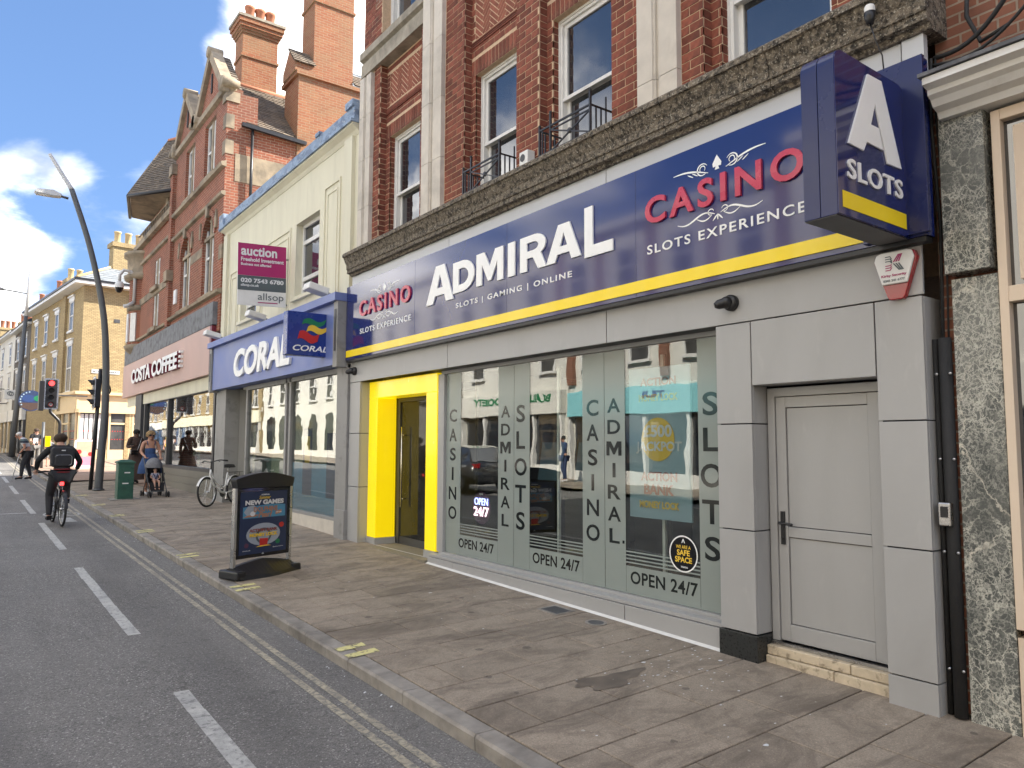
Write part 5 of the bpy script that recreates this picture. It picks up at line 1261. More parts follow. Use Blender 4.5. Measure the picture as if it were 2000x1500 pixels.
# tiled roofs: overlapping courses
def roof(name, quad, rows, mat, parent, lift=.03, per=1, tri=False):
    """quad: eave a, eave b, ridge b, ridge a"""
    a, b, c, d = [Vector(p) for p in quad]; n = (b-a).cross(d-a).normalized(); mb = MB()
    if n.z < 0: n = -n
    for i in range(rows):
        t0, t1 = i/rows, min(1, (i+1.25)/rows)
        l0, r0, l1, r1 = a.lerp(d, t0), b.lerp(c, t0), a.lerp(d, t1), b.lerp(c, t1)
        k = max(1, int((r0-l0).length/per)) if per else 1
        for j in range(k):
            f0, f1 = (j+.02)/k, (j+.98)/k; q = random.uniform(-.006, .006)
            p = [l0.lerp(r0, f0)+n*(lift+q), l0.lerp(r0, f1)+n*(lift+q), l1.lerp(r1, f1)+n*.006, l1.lerp(r1, f0)+n*.006]
            mb.add(p+[p[0]-n*lift*.8, p[1]-n*lift*.8], [(0, 1, 2, 3), (4, 5, 1, 0)])
    mb.add([a-n*.01, b-n*.01, c-n*.01, d-n*.01], [(0, 1, 2, 3)])
    return mb.build(name, mat, parent, fix=False)
# hipped pavilion roof over the turret end
E = 10.0; P = [(3.97, 27.0, E), (5.05, 25.45, E), (4.45, 29.6, E)]; T = [(5.38, 28.2, 12.62), (6.7, 26.6, 12.9)]
roof('roof_slope', (P[0], P[1], T[1], T[0]), 28, 'clay_tile', CO, .035, .16); roof('roof_slope', (P[2], P[0], T[0], (5.42, 28.3, 12.62)), 28, 'clay_tile', CO, .035, .2); roof('roof_slope', ((7.4, 30.5, E), P[2], (5.42, 28.3, 12.62), T[1]), 28, 'clay_tile', CO, .035, .3)
mb = MB(); mb.tube([T[0], T[1]], .07, 8); mb.build('ridge_tiles', 'terracotta', CO); mb = MB(); mb.tube([P[0], T[0]], .04, 6); mb.build('hip_tiles', 'clay_tile', CO)
mb = MB(); mb.tube([(4.45, 29.6, E-.04), (3.97, 27.0, E-.04), (5.05, 25.45, E-.04)], .06, 8); mb.build('eaves_gutter', 'black_plastic', CO)
mb = MB(); mb.add([(4.05, 27.05, E-.06), (5.1, 25.55, E-.06), (6.8, 26.5, E-.06), (6.8, 30, E-.06), (4.5, 29.5, E-.06)], [(0, 1, 2, 3, 4)]); mb.build('eaves_soffit', 'sandstone', CO, fix=False)
B('attic_wall', 'costa_brick', CO, 5.12, 6.6, 26.3, 29.2, 9.2, E-.08); B('attic_pier', 'sandstone', CO, 5.04, 5.3, 26.22, 26.5, 9.2, E-.08)
# parapet railing in front of the turret roof
mb = MB()
mb.bar((5.0, 25.7, 9.62), (5.0, 31.0, 9.62), .05, .05)
for i in range(15): mb.bar((5.0, 25.75+i*.36, 9.4), (5.0, 25.75+i*.36, 9.62), .05, .05)
mb.build('parapet_rail', 'sandstone', CO)
# main roof behind the gables, slope facing down the street
roof('roof_slope', ((5.6, 19.45, 10.15), (7.25, 19.45, 10.05), (7.6, 21.8, 12.3), (5.6, 21.8, 12.3)), 24, 'clay_tile', CO, .03, .28)
roof('roof_slope', ((7.25, 19.6, 10.05), (11, 19.6, 10.05), (11, 22.6, 12.6), (7.3, 22.6, 12.6)), 24, 'clay_tile', CO, .03, .3)
for yc, hw in ((21.15, 1.45), (23.95, 1.35)):
    xe = 5.55 if yc < 22 else 7.5; roof('gable_roof', ((5.2, yc-hw, 11.1), (xe, yc-hw, 11.1), (xe, yc, 12.7), (5.2, yc, 12.7)), 14, 'clay_tile', CO, .03, .3); roof('gable_roof', ((xe, yc+hw, 11.1), (5.2, yc+hw, 11.1), (5.2, yc, 12.7), (xe, yc, 12.7)), 14, 'clay_tile', CO, .03, .3)
mb = MB(); mb.tube([(5.6, 21.85, 12.34), (7.7, 21.85, 12.34)], .09, 8); mb.build('ridge_tiles', 'terracotta', CO)
mb = MB(); mb.bar((5.45, 19.40, 10.12), (7.2, 19.40, 10.02), .1, .1); mb.tube([(5.75, 19.45, 10.08), (5.75, 19.47, 7.3)], .04, 8); mb.build('gutter', 'black_plastic', CO)
B('side_wall_band', 'sandstone', CO, 5.35, 7.0, GB0-.012, GB0+.2, 8.6, 9.35)
# chimneys
def chimney(label_part, x0, x1, y0, y1, z0, z1, pots, sh=.0):
    c = bpy.data.objects.new('chimney', None); link(c, CO); mb = MB()
    mb.box(x0, x1, y0, y1, z0, z1-.5)
    for i, (e, h0, h1) in enumerate(((.04, 1.25, 1.18), (.0, 0, 0), (.035, .50, .42), (.07, .42, .34), (.11, .34, .22), (.15, .22, .08))):
        if h0: mb.box(x0-e, x1+e, y0-e, y1+e, z1-h0, z1-h1)
    mb.build('stack', 'chimney_brick', c, fix=False)
    mb = MB(); mb.box(x0-.18, x1+.18, y0-.18, y1+.18, z1-.08, z1); mb.build('cap', 'grey_stone', c, fix=False)
    for i in range(pots):
        px = x0+(x1-x0)*(i+.7)/(pots+.4); mb = MB(); mb.lathe([(.13, 0), (.14, .30), (.16, .32), (.16, .40), (.11, .40), (.11, .1)], (px, y0+.12, z1), (0, 0, 1), 14); mb.build('chimney_pot', 'terracotta', c)
chimney('', 6.12, 7.18, 22.0, 22.75, 10.5, 14.62, 3)
chimney('', 7.42, 8.62, 19.58, 20.5, 11.8, 15.6, 3)
mb = MB(); mb.box(6.98, 9.1, 19.5, 20.6, 6.9, 12.0); mb.build('chimney_base', 'chimney_brick', CO, fix=False)
B('string_course', 'chimney_brick', CO, 6.9, 9.15, 19.42, 20.7, 12.0, 12.12)
mb = MB(); mb.prism([(-.5, 0), (.5, 0), (.5, .25), (0, .78), (-.5, .25)], (7.44, 19.98, 12.1), FAC, 0, .58); mb.build('chimney_shoulder', 'chimney_brick', CO)
roof('chimney_tiles', ((6.80, 19.42, 12.34), (7.44, 19.42, 12.34), (7.44, 19.98, 12.93), (6.80, 19.98, 12.93)), 6, 'clay_tile', CO, .03, .2); roof('chimney_tiles', ((8.62, 19.42, 12.14), (9.15, 19.42, 12.14), (9.15, 19.98, 12.73), (8.62, 19.98, 12.73)), 6, 'clay_tile', CO, .03, .2)
roof('roof_slope', ((8.62, 20.4, 11.4), (14, 20.4, 11.4), (14, 25, 15.6), (8.62, 25, 15.6)), 26, 'slate', CO, .03, .35)
# coffee shop front
B('lead_fascia_top', 'lead', CO, 4.98, 5.4, 19.75, 32.8, 4.78, 5.38); CSS = thing('shop_sign', 'dusty pink COSTA COFFEE shop fascia sign with raised white letters', 'sign', (5.0, 26, 3.5))
B('fascia', 'costa_pink', CSS, 4.99, 5.4, 19.98, 32.95, 3.50, 4.775, .004); B('fascia_end', 'costa_maroon', CSS, 4.985, 5.4, 19.80, 19.97, 3.55, 4.76)
B('fascia_end', 'costa_pink', CSS, 4.99, 7.6, 32.951, 33.0, 3.50, 4.775)
lettering('letters', 'COSTA COFFEE', FAC, (4.989, 30.5, 0), 0, 7.35, 3.90, 4.42, .10, 'costa_maroon', CSS, off=.035, each=True)
lettering('letters', 'COSTA COFFEE', FAC, (4.888, 30.5, 0), 0, 7.35, 3.90, 4.42, .012, 'white_letter', CSS, off=.035, each=True)
for k in range(4): B('letter_dot', 'white_letter', CSS, 4.89, 4.988, 22.82, 22.98, 3.92+k*.14, 3.92+k*.14+.07)
SWN = bpy.data.objects.new('shop_window', None); link(SWN, CO)
mb = MB()
for y in (19.75, 25.15, 28.95): mb.box(5.12, 5.3, y, y+.16, .9, 3.45)
mb.box(5.12, 5.3, 19.91, 28.95, 3.1, 3.45).box(5.1, 5.3, 19.75, 29.1, .96, 1.05); mb.build('frame', 'dark_frame', SWN, fix=False)
B('head_board', 'cream', SWN, 5.11, 5.13, 19.8, 32.5, 3.12, 3.48)
for a, b in ((19.91, 25.15), (25.31, 28.95)): B('pane', 'shop_glass', SWN, 5.2, 5.208, a, b, 1.05, 3.1)
B('shop_pillar', 'dark_frame', CO, 5.05, 5.5, 29.3, 30.4, 0, 3.48)
for i in range(4): B('riser_board', 'stone_tile', CO, 5.10, 5.3, 19.62, 29.1, .17+i*.20, .17+i*.20+.194, .004)
mb = MB(); mb.box(9.5, 9.6, 19.6, 29.3, 0, 3.4).box(5.4, 9.5, 29.2, 29.3, 0, 3.4).box(5.4, 9.5, 19.56, 19.66, 0, 3.4); mb.build('room_wall', 'shop_grey', CO, fix=False); B('room_floor', 'interior_floor', CO, 5.3, 9.5, 19.66, 29.2, .35, .45); B('room_ceiling', 'interior', CO, 5.3, 9.5, 19.66, 29.2, 3.45, 3.5)
t = thing('wall_camera', 'white dome camera on a curved bracket at the brick corner turret', 'camera', (4.8, 31.2, 7.6))
mb = MB(); mb.tube([(4.95, 31.1, 7.1), (4.95, 31.1, 8.0), (4.80, 31.1, 8.28), (4.55, 31.1, 8.3), (4.42, 31.1, 8.1), (4.42, 31.1, 7.85)], .06, 8); mb.tube([(4.95, 31.1, 7.1), (4.75, 31.1, 6.95), (4.6, 31.1, 6.9)], .07, 8); mb.build('bracket', 'pole_light', t)
mb = MB(); mb.lathe([(0, .25), (.13, .22), (.16, .1), (.16, 0)], (4.42, 31.1, 7.6), (0, 0, 1), 14); mb.build('housing', 'white_plastic', t)
mb = MB(); mb.lathe([(.15, 0), (.12, -.12), (.06, -.18), (0, -.2)], (4.42, 31.1, 7.6), (0, 0, 1), 14); mb.build('lens', 'black_gloss', t)
B('alarm_box', 'white_plastic', None, 5.04, 5.10, 24.45, 24.75, 6.05, 6.5, .01, label='small white alarm box on the red brick wall beside an arched window', cat='alarm')
# ------------------------------------------------------------------ far corner building and the row beyond
def skew_building(name, label, c0, c1, depth, z0, z1, mat, parent=None):
    """front from near corner c0 to far corner c1; returns thing and frame (u towards the near end)"""
    c0, c1 = Vector((c0[0], c0[1], 0)), Vector((c1[0], c1[1], 0)); t = thing(name, label, 'building', (c0.x, c0.y, z0))
    f = (c1-c0).normalized(); n = Vector((-f.y, f.x, 0)); L = (c1-c0).length
    fr = (f, Vector((0, 0, 1)), n)     # u runs away from the camera, n faces the street
    if mat:
        mb = MB(); mb.prism([(0, z0-.5), (L, z0-.5), (L, z1), (0, z1)], c0, fr, -depth, 0); mb.build('wall', mat, t, fix=True)
    return t, c0, fr, L
def frect(name, mat, t, c0, fr, u0, u1, v0, v1, d0, d1, bevel=0):
    mb = MB(); mb.prism([(u0, v0), (u1, v0), (u1, v1), (u0, v1)], c0, fr, d0, d1); return mb.build(name, mat, t, bevel)
def fwin(t, c0, fr, u0, u1, v0, v1, lint=True, pane='far_pane', bars=True, dd=0):
    w = bpy.data.objects.new('window', None); link(w, t); f = .07
    frect('pane', pane, w, c0, fr, u0, u1, v0, v1, .004+dd, .010+dd)
    mb = MB(); P = lambda a, b, c, d, e, g: mb.prism([(a, c), (b, c), (b, d), (a, d)], c0, fr, e, g)
    P(u0, u0+f, v0, v1, .011+dd, .035+dd); P(u1-f, u1, v0, v1, .011+dd, .035+dd); P(u0+f, u1-f, v1-f, v1, .011+dd, .035+dd); P(u0+f, u1-f, v0, v0+f, .011+dd, .035+dd); P(u0+f, u1-f, (v0+v1)/2-.03, (v0+v1)/2+.03, .011+dd, .04+dd)
    mb.build('frame', 'white_paint', w)
    mb = MB(); P(u0-.1, u1+.1, v0-.12, v0-.005, .005, .12); mb.build('sill', 'white_paint', w); mb = MB()
    if lint: P(u0-.14, u1+.14, v1+.005, v1+.24, .005, .06); P(u0-.2, u1+.2, v1+.245, v1+.32, .005, .14)
    if lint: mb.build('lintel', 'white_paint', w)
    return w
FZ = zr(46)+.15
YB, c0, fr, L = skew_building('yellow_brick_building', 'three-storey yellow brick corner building with slate roof beyond the side street', (4.85, 46.0), (3.30, 60.0), 9, FZ-.6, 10.35, 'yellow_brick')
for u in (6.2, 9.2, 12.2):
    fwin(YB, c0, fr, u-.5, u+.5, 5.0, 6.95); fwin(YB, c0, fr, u-.45, u+.45, 7.95, 9.55)
fwin(YB, c0, fr, 2.0, 3.1, 4.6, 7.3); fwin(YB, c0, fr, 2.1, 3.0, 8.1, 9.8)
frect('pilaster', 'yellow_brick', YB, c0, fr, 3.7, 4.5, FZ, 10.3, .0, .12)
frect('eaves', 'white_paint', YB, c0, fr, -.55, L+.1, 10.36, 10.52, -9.5, .55); frect('gutter', 'black_plastic', YB, c0, fr, -.6, L+.1, 10.53, 10.64, -9.6, .62)
mb = MB(); u, v, n = fr; rp = lambda uu, vv, dd: c0+u*uu+v*vv+n*dd
roof('roof_slope', (rp(-.55, 10.6, .55), rp(L, 10.6, .55), rp(L, 12.9, -3.6), rp(2.8, 12.9, -3.6)), 16, 'slate', YB, .03, .6); roof('roof_slope', (rp(-.55, 10.6, -8), rp(-.55, 10.6, .55), rp(2.8, 12.9, -3.6), rp(2.8, 12.9, -3.9)), 16, 'slate', YB, .03, .6)
mb = MB(); mb.tube([rp(-.5, 10.66, .5), rp(2.8, 12.96, -3.6), rp(L, 12.96, -3.6)], .09, 6); mb.build('ridge_tiles', 'buff_pot', YB)
def stack(t, c0, fr, u0, u1, d0, d1, z0, z1, pots, mat='yellow_brick', pot='buff_pot'):
    c = bpy.data.objects.new('chimney', None); link(c, t); frect('stack', mat, c, c0, fr, u0, u1, z0, z1, d0, d1); frect('cap', mat, c, c0, fr, u0-.1, u1+.1, z1-.25, z1, d0-.1, d1+.1)
    for i in range(pots):
        p = c0+fr[0]*((u0+u1)/2)+fr[2]*(d0+(d1-d0)*(i+.5)/pots); mb = MB(); mb.lathe([(.17, 0), (.17, .62), (.20, .64), (.20, .72), (.13, .72)], (p.x, p.y, z1), (0, 0, 1), 12); mb.build('chimney_pot', pot, c)
stack(YB, c0, fr, 1.0, 1.9, -3.9, -1.6, 10.6, 13.3, 4); stack(YB, c0, fr, 9.0, 10.0, -2.0, -1.0, 10.8, 12.4, 2)
# gable side facing the camera (front frame of the side wall)
sf = (n*-1, Vector((0, 0, 1)), u*-1)   # u towards the right, facing the camera
frect('brick_pier', 'yellow_brick', YB, c0, sf, 2.35, 2.75, FZ, 10.3, 0, .10)
fwin(YB, c0, sf, 2.9, 4.0, 4.6, 7.2)
frect('vent', 'dark_frame', YB, c0, sf, 1.55, 1.85, 8.45, 8.65, .002, .02)
sg = frect('street_name_plate', 'white_paint', YB, c0, sf, .55, 1.95, 5.55, 5.75, .01, .03); lettering('lettering', 'BUTTER MARKET', sf, c0+sf[2]*.032, .62, 1.88, 5.60, 5.70, .002, 'dark_letter', sg, off=.02)
# peach shop front wrapping the corner
for (F_, a, b, nm) in ((fr, -.15, 5.0, 'front'), (sf, -.15, 5.5, 'side')):
    mb = MB(); mb.prism([(a, 3.55), (b, 3.55), (b, 4.35), (a, 4.35)], c0, F_, .01, .12); mb.prism([(a-.1, 4.351), (b, 4.351), (b, 4.52), (a-.1, 4.52)], c0, F_, .01, .32); mb.prism([(a-.05, 3.36), (b, 3.36), (b, 3.549), (a-.05, 3.549)], c0, F_, .01, .2); mb.build('shop_fascia', 'peach', YB)
    sw = bpy.data.objects.new('shop_window', None); link(sw, YB)
    frect('pane', 'far_pane', sw, c0, F_, 0, b, FZ+.55, 3.36, .005, .02); mb = MB()
    for q in ((0, 1.35, 1.5, 2.55, 2.7, 3.9, 4.05, b-.1)[::1] if nm == 'side' else (0, 1.6, 3.2, 4.8)): mb.prism([(q, FZ), (q+.10, FZ), (q+.10, 3.36), (q, 3.36)], c0, F_, .02, .10)
    mb.prism([(0, FZ), (b, FZ), (b, FZ+.55), (0, FZ+.55)], c0, F_, .021, .07); mb.prism([(1.5, 2.75), (b, 2.75), (b, 2.85), (1.5, 2.85)], c0, F_, .021, .08); mb.build('frame', 'peach', sw)
    for z in (1.9, 2.35):
        mb = MB()
        for i in range(int(b/.13)): mb.prism([(i*.13+.02, z), (i*.13+.07, z), (i*.13+.07, z+.05), (i*.13+.02, z+.05)], c0, F_, .021, .024)
        mb.build('dot_row', 'print_red', sw)
    for i in range(5 if nm == 'side' else 0):
        frect('curtain', 'cloth_white', sw, c0, F_, .12+i*.22, .12+i*.22+.16, FZ+.6, 3.3, .0205, .0225)
# the darker houses beyond
ROW = [('grey_brick_house', 'dark grey brick house with white window frames beyond the yellow building', (3.28, 60.2), (2.75, 67.5), 9.9, 'grey_brick', 'slate'),
       ('stucco_house', 'pale stucco house with pilasters in the distant row', (2.74, 67.6), (2.05, 76), 10.1, 'render_white', 'slate'),
       ('plain_terrace_house', 'cream rendered terrace house far down the street', (2.0, 76.2), (1.0, 88), 9.6, 'cream', 'slate'),
       ('end_terrace', 'distant brown brick building closing the street at the far left', (.95, 88.3), (-3.5, 112), 10.6, 'plain_brick', 'clay_tile')]
for nm, lb, a, b, h, mat, rf in ROW:
    t, cc, F_, LL = skew_building(nm, lb, a, b, 9, FZ-.6, h, mat); k = max(1, int(LL/2.9))
    for i in range(k):
        um = LL*(i+.5)/k
        fwin(t, cc, F_, um-.5, um+.5, 5.0, 6.9); fwin(t, cc, F_, um-.45, um+.45, 7.8, 9.2)
    frect('eaves', 'white_paint', t, cc, F_, 0, LL, h, h+.16, -.5, .4); uu, vv, nn = F_; rq = lambda p, z, d: cc+uu*p+vv*z+nn*d
    roof('roof_slope', (rq(0, h+.15, .45), rq(LL, h+.15, .45), rq(LL, h+2.3, -3.6), rq(0, h+2.3, -3.6)), 12, rf, t, .03, .8)
    stack(t, cc, F_, .1, .9, -2.8, -1.4, h, h+2.6, 3, 'yellow_brick' if i % 2 else 'grey_brick', 'terracotta')
    frect('shop_fascia', 'white_paint', t, cc, F_, .1, LL-.1, 3.3, 4.1, .01, .25); frect('shop_window', 'far_pane', t, cc, F_, .3, LL-.3, FZ+.5, 3.25, .01, .04)
    for q in range(int(LL/2)+1): frect('shop_pilaster', 'peach' if 'stucco' in nm else 'dark_frame', t, cc, F_, q*2, q*2+.22, FZ-.1, 3.3, .01, .14)
    if 'plain' in nm or 'end' in nm: frect('shop_board', 'gold', t, cc, F_, LL*.25, LL*.8, 3.35, 4.2, .26, .32)
# hanging signs down the street
def hang(name, lb, x0, x1, y, z0, z1, mat, word=None):
    t = thing(name, lb, 'sign', ((x0+x1)/2, y, z0)); B('board', mat, t, x0, x1, y, y+.1, z0, z1, .01); B('bracket', 'dark_frame', t, x1, x1+.9, y+.03, y+.07, z1-.15, z1-.08)
    return t
t = hang('hanging_sign', 'white hanging shop sign with grey ring emblem down the street', 2.05, 2.75, 62, 4.75, 5.4, 'white_plastic')
mb = MB(); mb.ring(circ(.15, 20, 2.36, 5.15), circ(.11, 20, 2.36, 5.15), (0, 61.99, 0), SOU, 0, .01); mb.ring(circ(.15, 20, 2.46, 5.12), circ(.11, 20, 2.46, 5.12), (0, 61.985, 0), SOU, 0, .01); mb.build('emblem', 'slate_print', t)
hang('hanging_sign', 'upper yellow hanging sign at the far left edge', 1.0, 1.75, 72, 5.2, 6.15, 'gold'); hang('hanging_sign', 'lower yellow hanging sign beside the distant shops', 1.2, 2.05, 70, 3.55, 4.9, 'gold')

# ------------------------------------------------------------------ the other side of the street (seen in the glass)
def opp(name, lb, y0, y1, h, mat, bays, shop, fas, z1=3.9, win=(4.9, 6.7), up=(7.6, 9.1), arch=False, X=-9.6, winmat='white_paint'):
    t = thing(name, lb, 'building', (X, (y0+y1)/2, zr(y0))); zb = zr((y0+y1)/2)
    B('wall', mat, t, X-8, X, y0, y1, -.6, h); k = bays; u = (y1-y0)/k
    for i in range(k):
        for (a, b) in ((win, up) if up else (win,)):
            y = y0+u*(i+.5); w = bpy.data.objects.new('window', None); link(w, t)
            B('pane', 'far_pane', w, X+.004, X+.012, y-.5, y+.5, a, b)
            mb = MB(); mb.box(X+.013, X+.06, y-.56, y-.46, a, b).box(X+.013, X+.06, y+.46, y+.56, a, b).box(X+.013, X+.06, y-.46, y+.46, b-.1, b).box(X+.013, X+.06, y-.46, y+.46, (a+b)/2-.04, (a+b)/2+.04).box(X+.005, X+.16, y-.62, y+.62, a-.12, a-.002).box(X+.005, X+.10, y-.62, y+.62, b+.002, b+.16)
            mb.build('frame', winmat, w, fix=False)
    B('cornice', 'render_white', t, X, X+.3, y0, y1, h-.3, h)
    if shop:
        B('shop_fascia', fas, t, X+.01, X+.3, y0+.15, y1-.15, zb+2.75, zb+3.75); sw = bpy.data.objects.new('shop_window', None); link(sw, t)
        B('pane', 'dark_pane', sw, X+.01, X+.05, y0+.4, y1-.4, zb+.6, zb+2.7); mb = MB()
        for i in range(k+2): yy_ = y0+.2+(y1-y0-.5)*i/(k+1); mb.box(X+.02, X+.2, yy_, yy_+.14, zb-.2, zb+2.74)
        mb.box(X+.06, X+.12, y0+.35, y1-.35, zb-.2, zb+.6); mb.build('frame', 'white_paint', sw, fix=False)
    return t
sheet('opposite_pavement', lambda y: (-9.6, -6.2), lambda x, y: .12, 'slab', kind='structure')
mb = MB(); mb.profile_y([(-6.35, -.3), (-6.35, .0), (-6.2, .0), (-6.2, -.3)], -40, 3); 
t = opp('turquoise_shop', 'white-bayed brick building with a turquoise travel shop fascia across the street', 12.5, 23.3, 10.2, 'render_white', 4, True, 'turquoise')
for y in (12.5, 15.1, 17.8, 20.5, 22.9): B('brick_pier', 'plain_brick', t, -9.6, -9.45, y, y+.4, 4.2, 10.0)
lettering('lettering', 'TUI', OPP, (-9.295, 0, 0), 17.8, 18.9, 3.42, 3.68, .02, 'coral_navy', t, off=.03)
t = opp('grey_building_society', 'pale rendered building with a building society sign across the street', 23.4, 31.5, 10.4, 'render_white', 3, True, 'render_white')
lettering('lettering', 'BUILDING SOCIETY', OPP, (-9.295, 0, 0), 24.2, 30.2, 3.55, 3.9, .02, 'print_green', t, off=.03, each='word')
W1 = opp('white_arched_building', 'white stucco bank with arched ground floor windows across the street', 31.6, 45, 10.8, 'render_white', 5, False, 'render_white')
for i in range(5):
    y = 33+i*2.6; mb = MB(); r = .7; mb.prism([(y-r, .9), (y+r, .9)]+[(y+r*math.cos(math.pi*q/14), 2.7+r*math.sin(math.pi*q/14)) for q in range(15)], (-9.598, 0, 0), OPP, 0, .02); mb.build('arched_window', 'dark_pane', W1)
for z in (.75, 1.3, 1.85, 2.4, 2.95, 3.5): B('rusticated_course', 'render_white', W1, -9.6, -9.57, 31.6, 32.2, z, z+.5)
B('string_course', 'render_white', W1, -9.6, -9.4, 31.6, 45, 4.1, 4.35)
W2_ = opp('white_corner_building', 'white stucco corner building with arched windows further along the far side', 46.5, 62, 10.8, 'render_white', 5, False, 'render_white')
for i in range(5):
    y = 48+i*3.0; mb = MB(); r = .8; mb.prism([(y-r, 1.3), (y+r, 1.3)]+[(y+r*math.cos(math.pi*q/14), 3.1+r*math.sin(math.pi*q/14)) for q in range(15)], (-9.598, 0, 0), OPP, 0, .02); mb.build('arched_window', 'dark_pane', W2_)
opp('yellow_brick_terrace', 'long yellow brick terrace across the street beyond the white buildings', 62.5, 100, 10.4, 'yellow_brick', 12, True, 'cream')
opp('far_brick_terrace', 'far yellow brick terrace across the street near the bend', 100.3, 150, 10.8, 'yellow_brick', 14, True, 'render_white', X=-11)
opp('cream_office', 'cream stucco building across the street opposite the slots shop', 1.0, 12.4, 11.0, 'render_white', 4, True, 'render_white')
opp('pale_brick_shop', 'yellow brick shop building across the street behind the camera', -16, .8, 10.5, 'yellow_brick', 6, True, 'render_white')
opp('stone_office', 'white rendered office across the street far behind the camera', -40, -16.3, 11, 'render_white', 8, True, 'cream')
# our side, behind the camera
t = thing('brick_row', 'plain brick shops on the near side behind the camera', 'building', (6, -20, -.6)); B('wall', 'plain_brick', t, 5.3, 14, -40, -6.1, -.8, 11); B('shop_fascia', 'cream_paint', t, 5.1, 5.29, -40, -6.1, 2.9, 3.8)
# ------------------------------------------------------------------ street furniture
def smooth_path(pts, n=6):
    P = [Vector(p) for p in pts]; out = []
    for i in range(len(P)-1):
        p0, p1, p2, p3 = P[max(0, i-1)], P[i], P[i+1], P[min(len(P)-1, i+2)]
        for k in range(n):
            t = k/n; out.append(.5*((2*p1)+(p2-p0)*t+(2*p0-5*p1+4*p2-p3)*t*t+(3*p1-p0-3*p2+p3)*t*t*t))
    return out+[P[-1]]
t = thing('street_lamp', 'tall curved grey street lamp with white tip beside the green cabinet', 'street lamp', (3.16, 24.25, .36))
path = smooth_path([(3.16, 24.25, .34), (3.2, 24.25, 1.6), (3.235, 24.25, 2.7), (3.19, 24.25, 4.2), (3.04, 24.25, 5.67), (2.63, 24.25, 7.43), (2.11, 24.25, 9.0)], 7); n = len(path)
mb = MB(); mb.tube(path, [.115-.045*i/n for i in range(n)], 14); mb.build('pole', 'post_grey', t)
tip = smooth_path([(2.11, 24.25, 9.0), (1.82, 24.25, 9.45), (1.52, 24.25, 9.92)], 5); mb = MB(); mb.tube(tip, [.066-.02*i/len(tip) for i in range(len(tip))], 12); mb.build('pole_tip', 'pole_light', t)
mb = MB(); mb.tube([(2.04, 24.25, 8.72), (1.85, 24.25, 8.75)], .035, 10); mb.build('arm', 'post_grey', t)
mb = MB(); mb.prism([(-.66, 0), (-.60, .09), (-.2, .13), (0, .05), (0, -.03), (-.2, -.05), (-.6, -.03)], (1.86, 24.37, 8.74), (Vector((1, 0, .0)), Vector((.0, 0, 1)), Vector((0, -1, 0))), 0, .26); mb.build('lantern', 'pole_light', t, .02)
B('lens', 'white_plastic', t, 1.25, 1.6, 24.14, 24.34, 8.685, 8.70)
mb = MB(); mb.lathe([(.125, 0), (.16, 0), (.16, .03), (.125, .05)], (3.16, 24.25, .36), (0, 0, 1), 16); mb.build('base_ring', 'post_grey', t)
t = thing('street_lamp', 'straight grey street lamp leaning at the far left beside the distant shops', 'street lamp', (2.25, 52, .95))
pb, ptp = Vector((2.25, 52, .9)), Vector((2.62, 52, 11.3)); 
mb = MB(); mb.tube([pb, pb.lerp(ptp, .3), pb.lerp(ptp, .8)], [.17, .15, .10], 12); mb.build('pole', 'post_grey', t)
mb = MB(); mb.tube([pb.lerp(ptp, .8), ptp, ptp+Vector((.06, 0, 1.4))], [.10, .085, .07], 10); mb.build('pole_tip', 'pole_light', t)
q = pb.lerp(ptp, .93); mb = MB(); mb.tube([q, q+Vector((-1.2, 0, .1))], .04, 8); mb.build('arm', 'post_grey', t)
mb = MB(); mb.prism([(-1.0, 0), (-.9, .08), (-.3, .14), (0, .06), (0, -.03), (-.9, -.05)], q+Vector((-1.2, -.13, .1)), SOU, -.3, 0); mb.build('lantern', 'post_grey', t, .02)
# traffic light with lit red, on a cranked pole
def signal_head(t, o, u, nrm, n, lit, box='black_plastic'):
    """stack of n lamps; o = bottom centre of the front face"""
    fr = (u, Vector((0, 0, 1)), nrm); o = Vector(o); h = .285*n; w = .40
    mb = MB(); mb.prism(rrect(w, h, .04, 4, -w/2, 0), o, fr, -.18, 0); mb.build('head', box, t)
    mb = MB(); mb.ring(rrect(w+.12, h+.12, .07, 4, -w/2-.06, -.06), rrect(w, h, .04, 4, -w/2, 0), o, fr, -.03, -.01); mb.build('backing_rim', 'silver', t)
    for i in range(n):
        c = o+Vector((0, 0, .285*(n-1-i)+.1425)); r = .10
        mb = MB(); mb.prism(circ(r, 20), c, fr, 0, .012); mb.build('lamp', 'red_lamp' if i in lit else 'black_gloss', t)
        mb = MB(); k = 14; P1 = []; P2 = []
        for j in range(k+1):
            a = rad(-20+220*j/k); P1.append(c+u*math.cos(a)*(r+.012)+Vector((0, 0, 1))*math.sin(a)*(r+.012)); P2.append(P1[-1]+nrm*(.05+.11*max(0, math.sin(a))))
        mb.add(P1+P2, [(j, j+1, k+2+j, k+1+j) for j in range(k)]); mb.build('hood', 'black_plastic', t)
    return o
TX, TY = 2.72, 35.0
t = thing('traffic_light', 'four-lamp traffic light showing red on a cranked dark pole', 'traffic light', (3.1, TY, .55))
signal_head(t, (TX, TY, 3.12), Vector((1, 0, 0)), Vector((0, -1, 0)), 4, (0,))
o = Vector((TX, TY-.014, 3.12+.1425)); mb = MB(); mb.ring(circ(.085, 20), circ(.062, 20), o, SOU, 0, .006); mb.build('turn_ring', 'print_red', t)
mb = MB(); mb.prism(circ(.062, 18), o, SOU, 0, .003); mb.build('turn_disc', 'paper', t)
mb = MB(); mb.prism([(-.035, -.045), (-.015, -.045), (-.015, .0), (.01, .005), (.01, -.02), (.045, .018), (.01, .05), (.01, .027), (-.02, .025), (-.035, .01)], o, SOU, .004, .006); mb.build('turn_arrow', 'black_gloss', t)
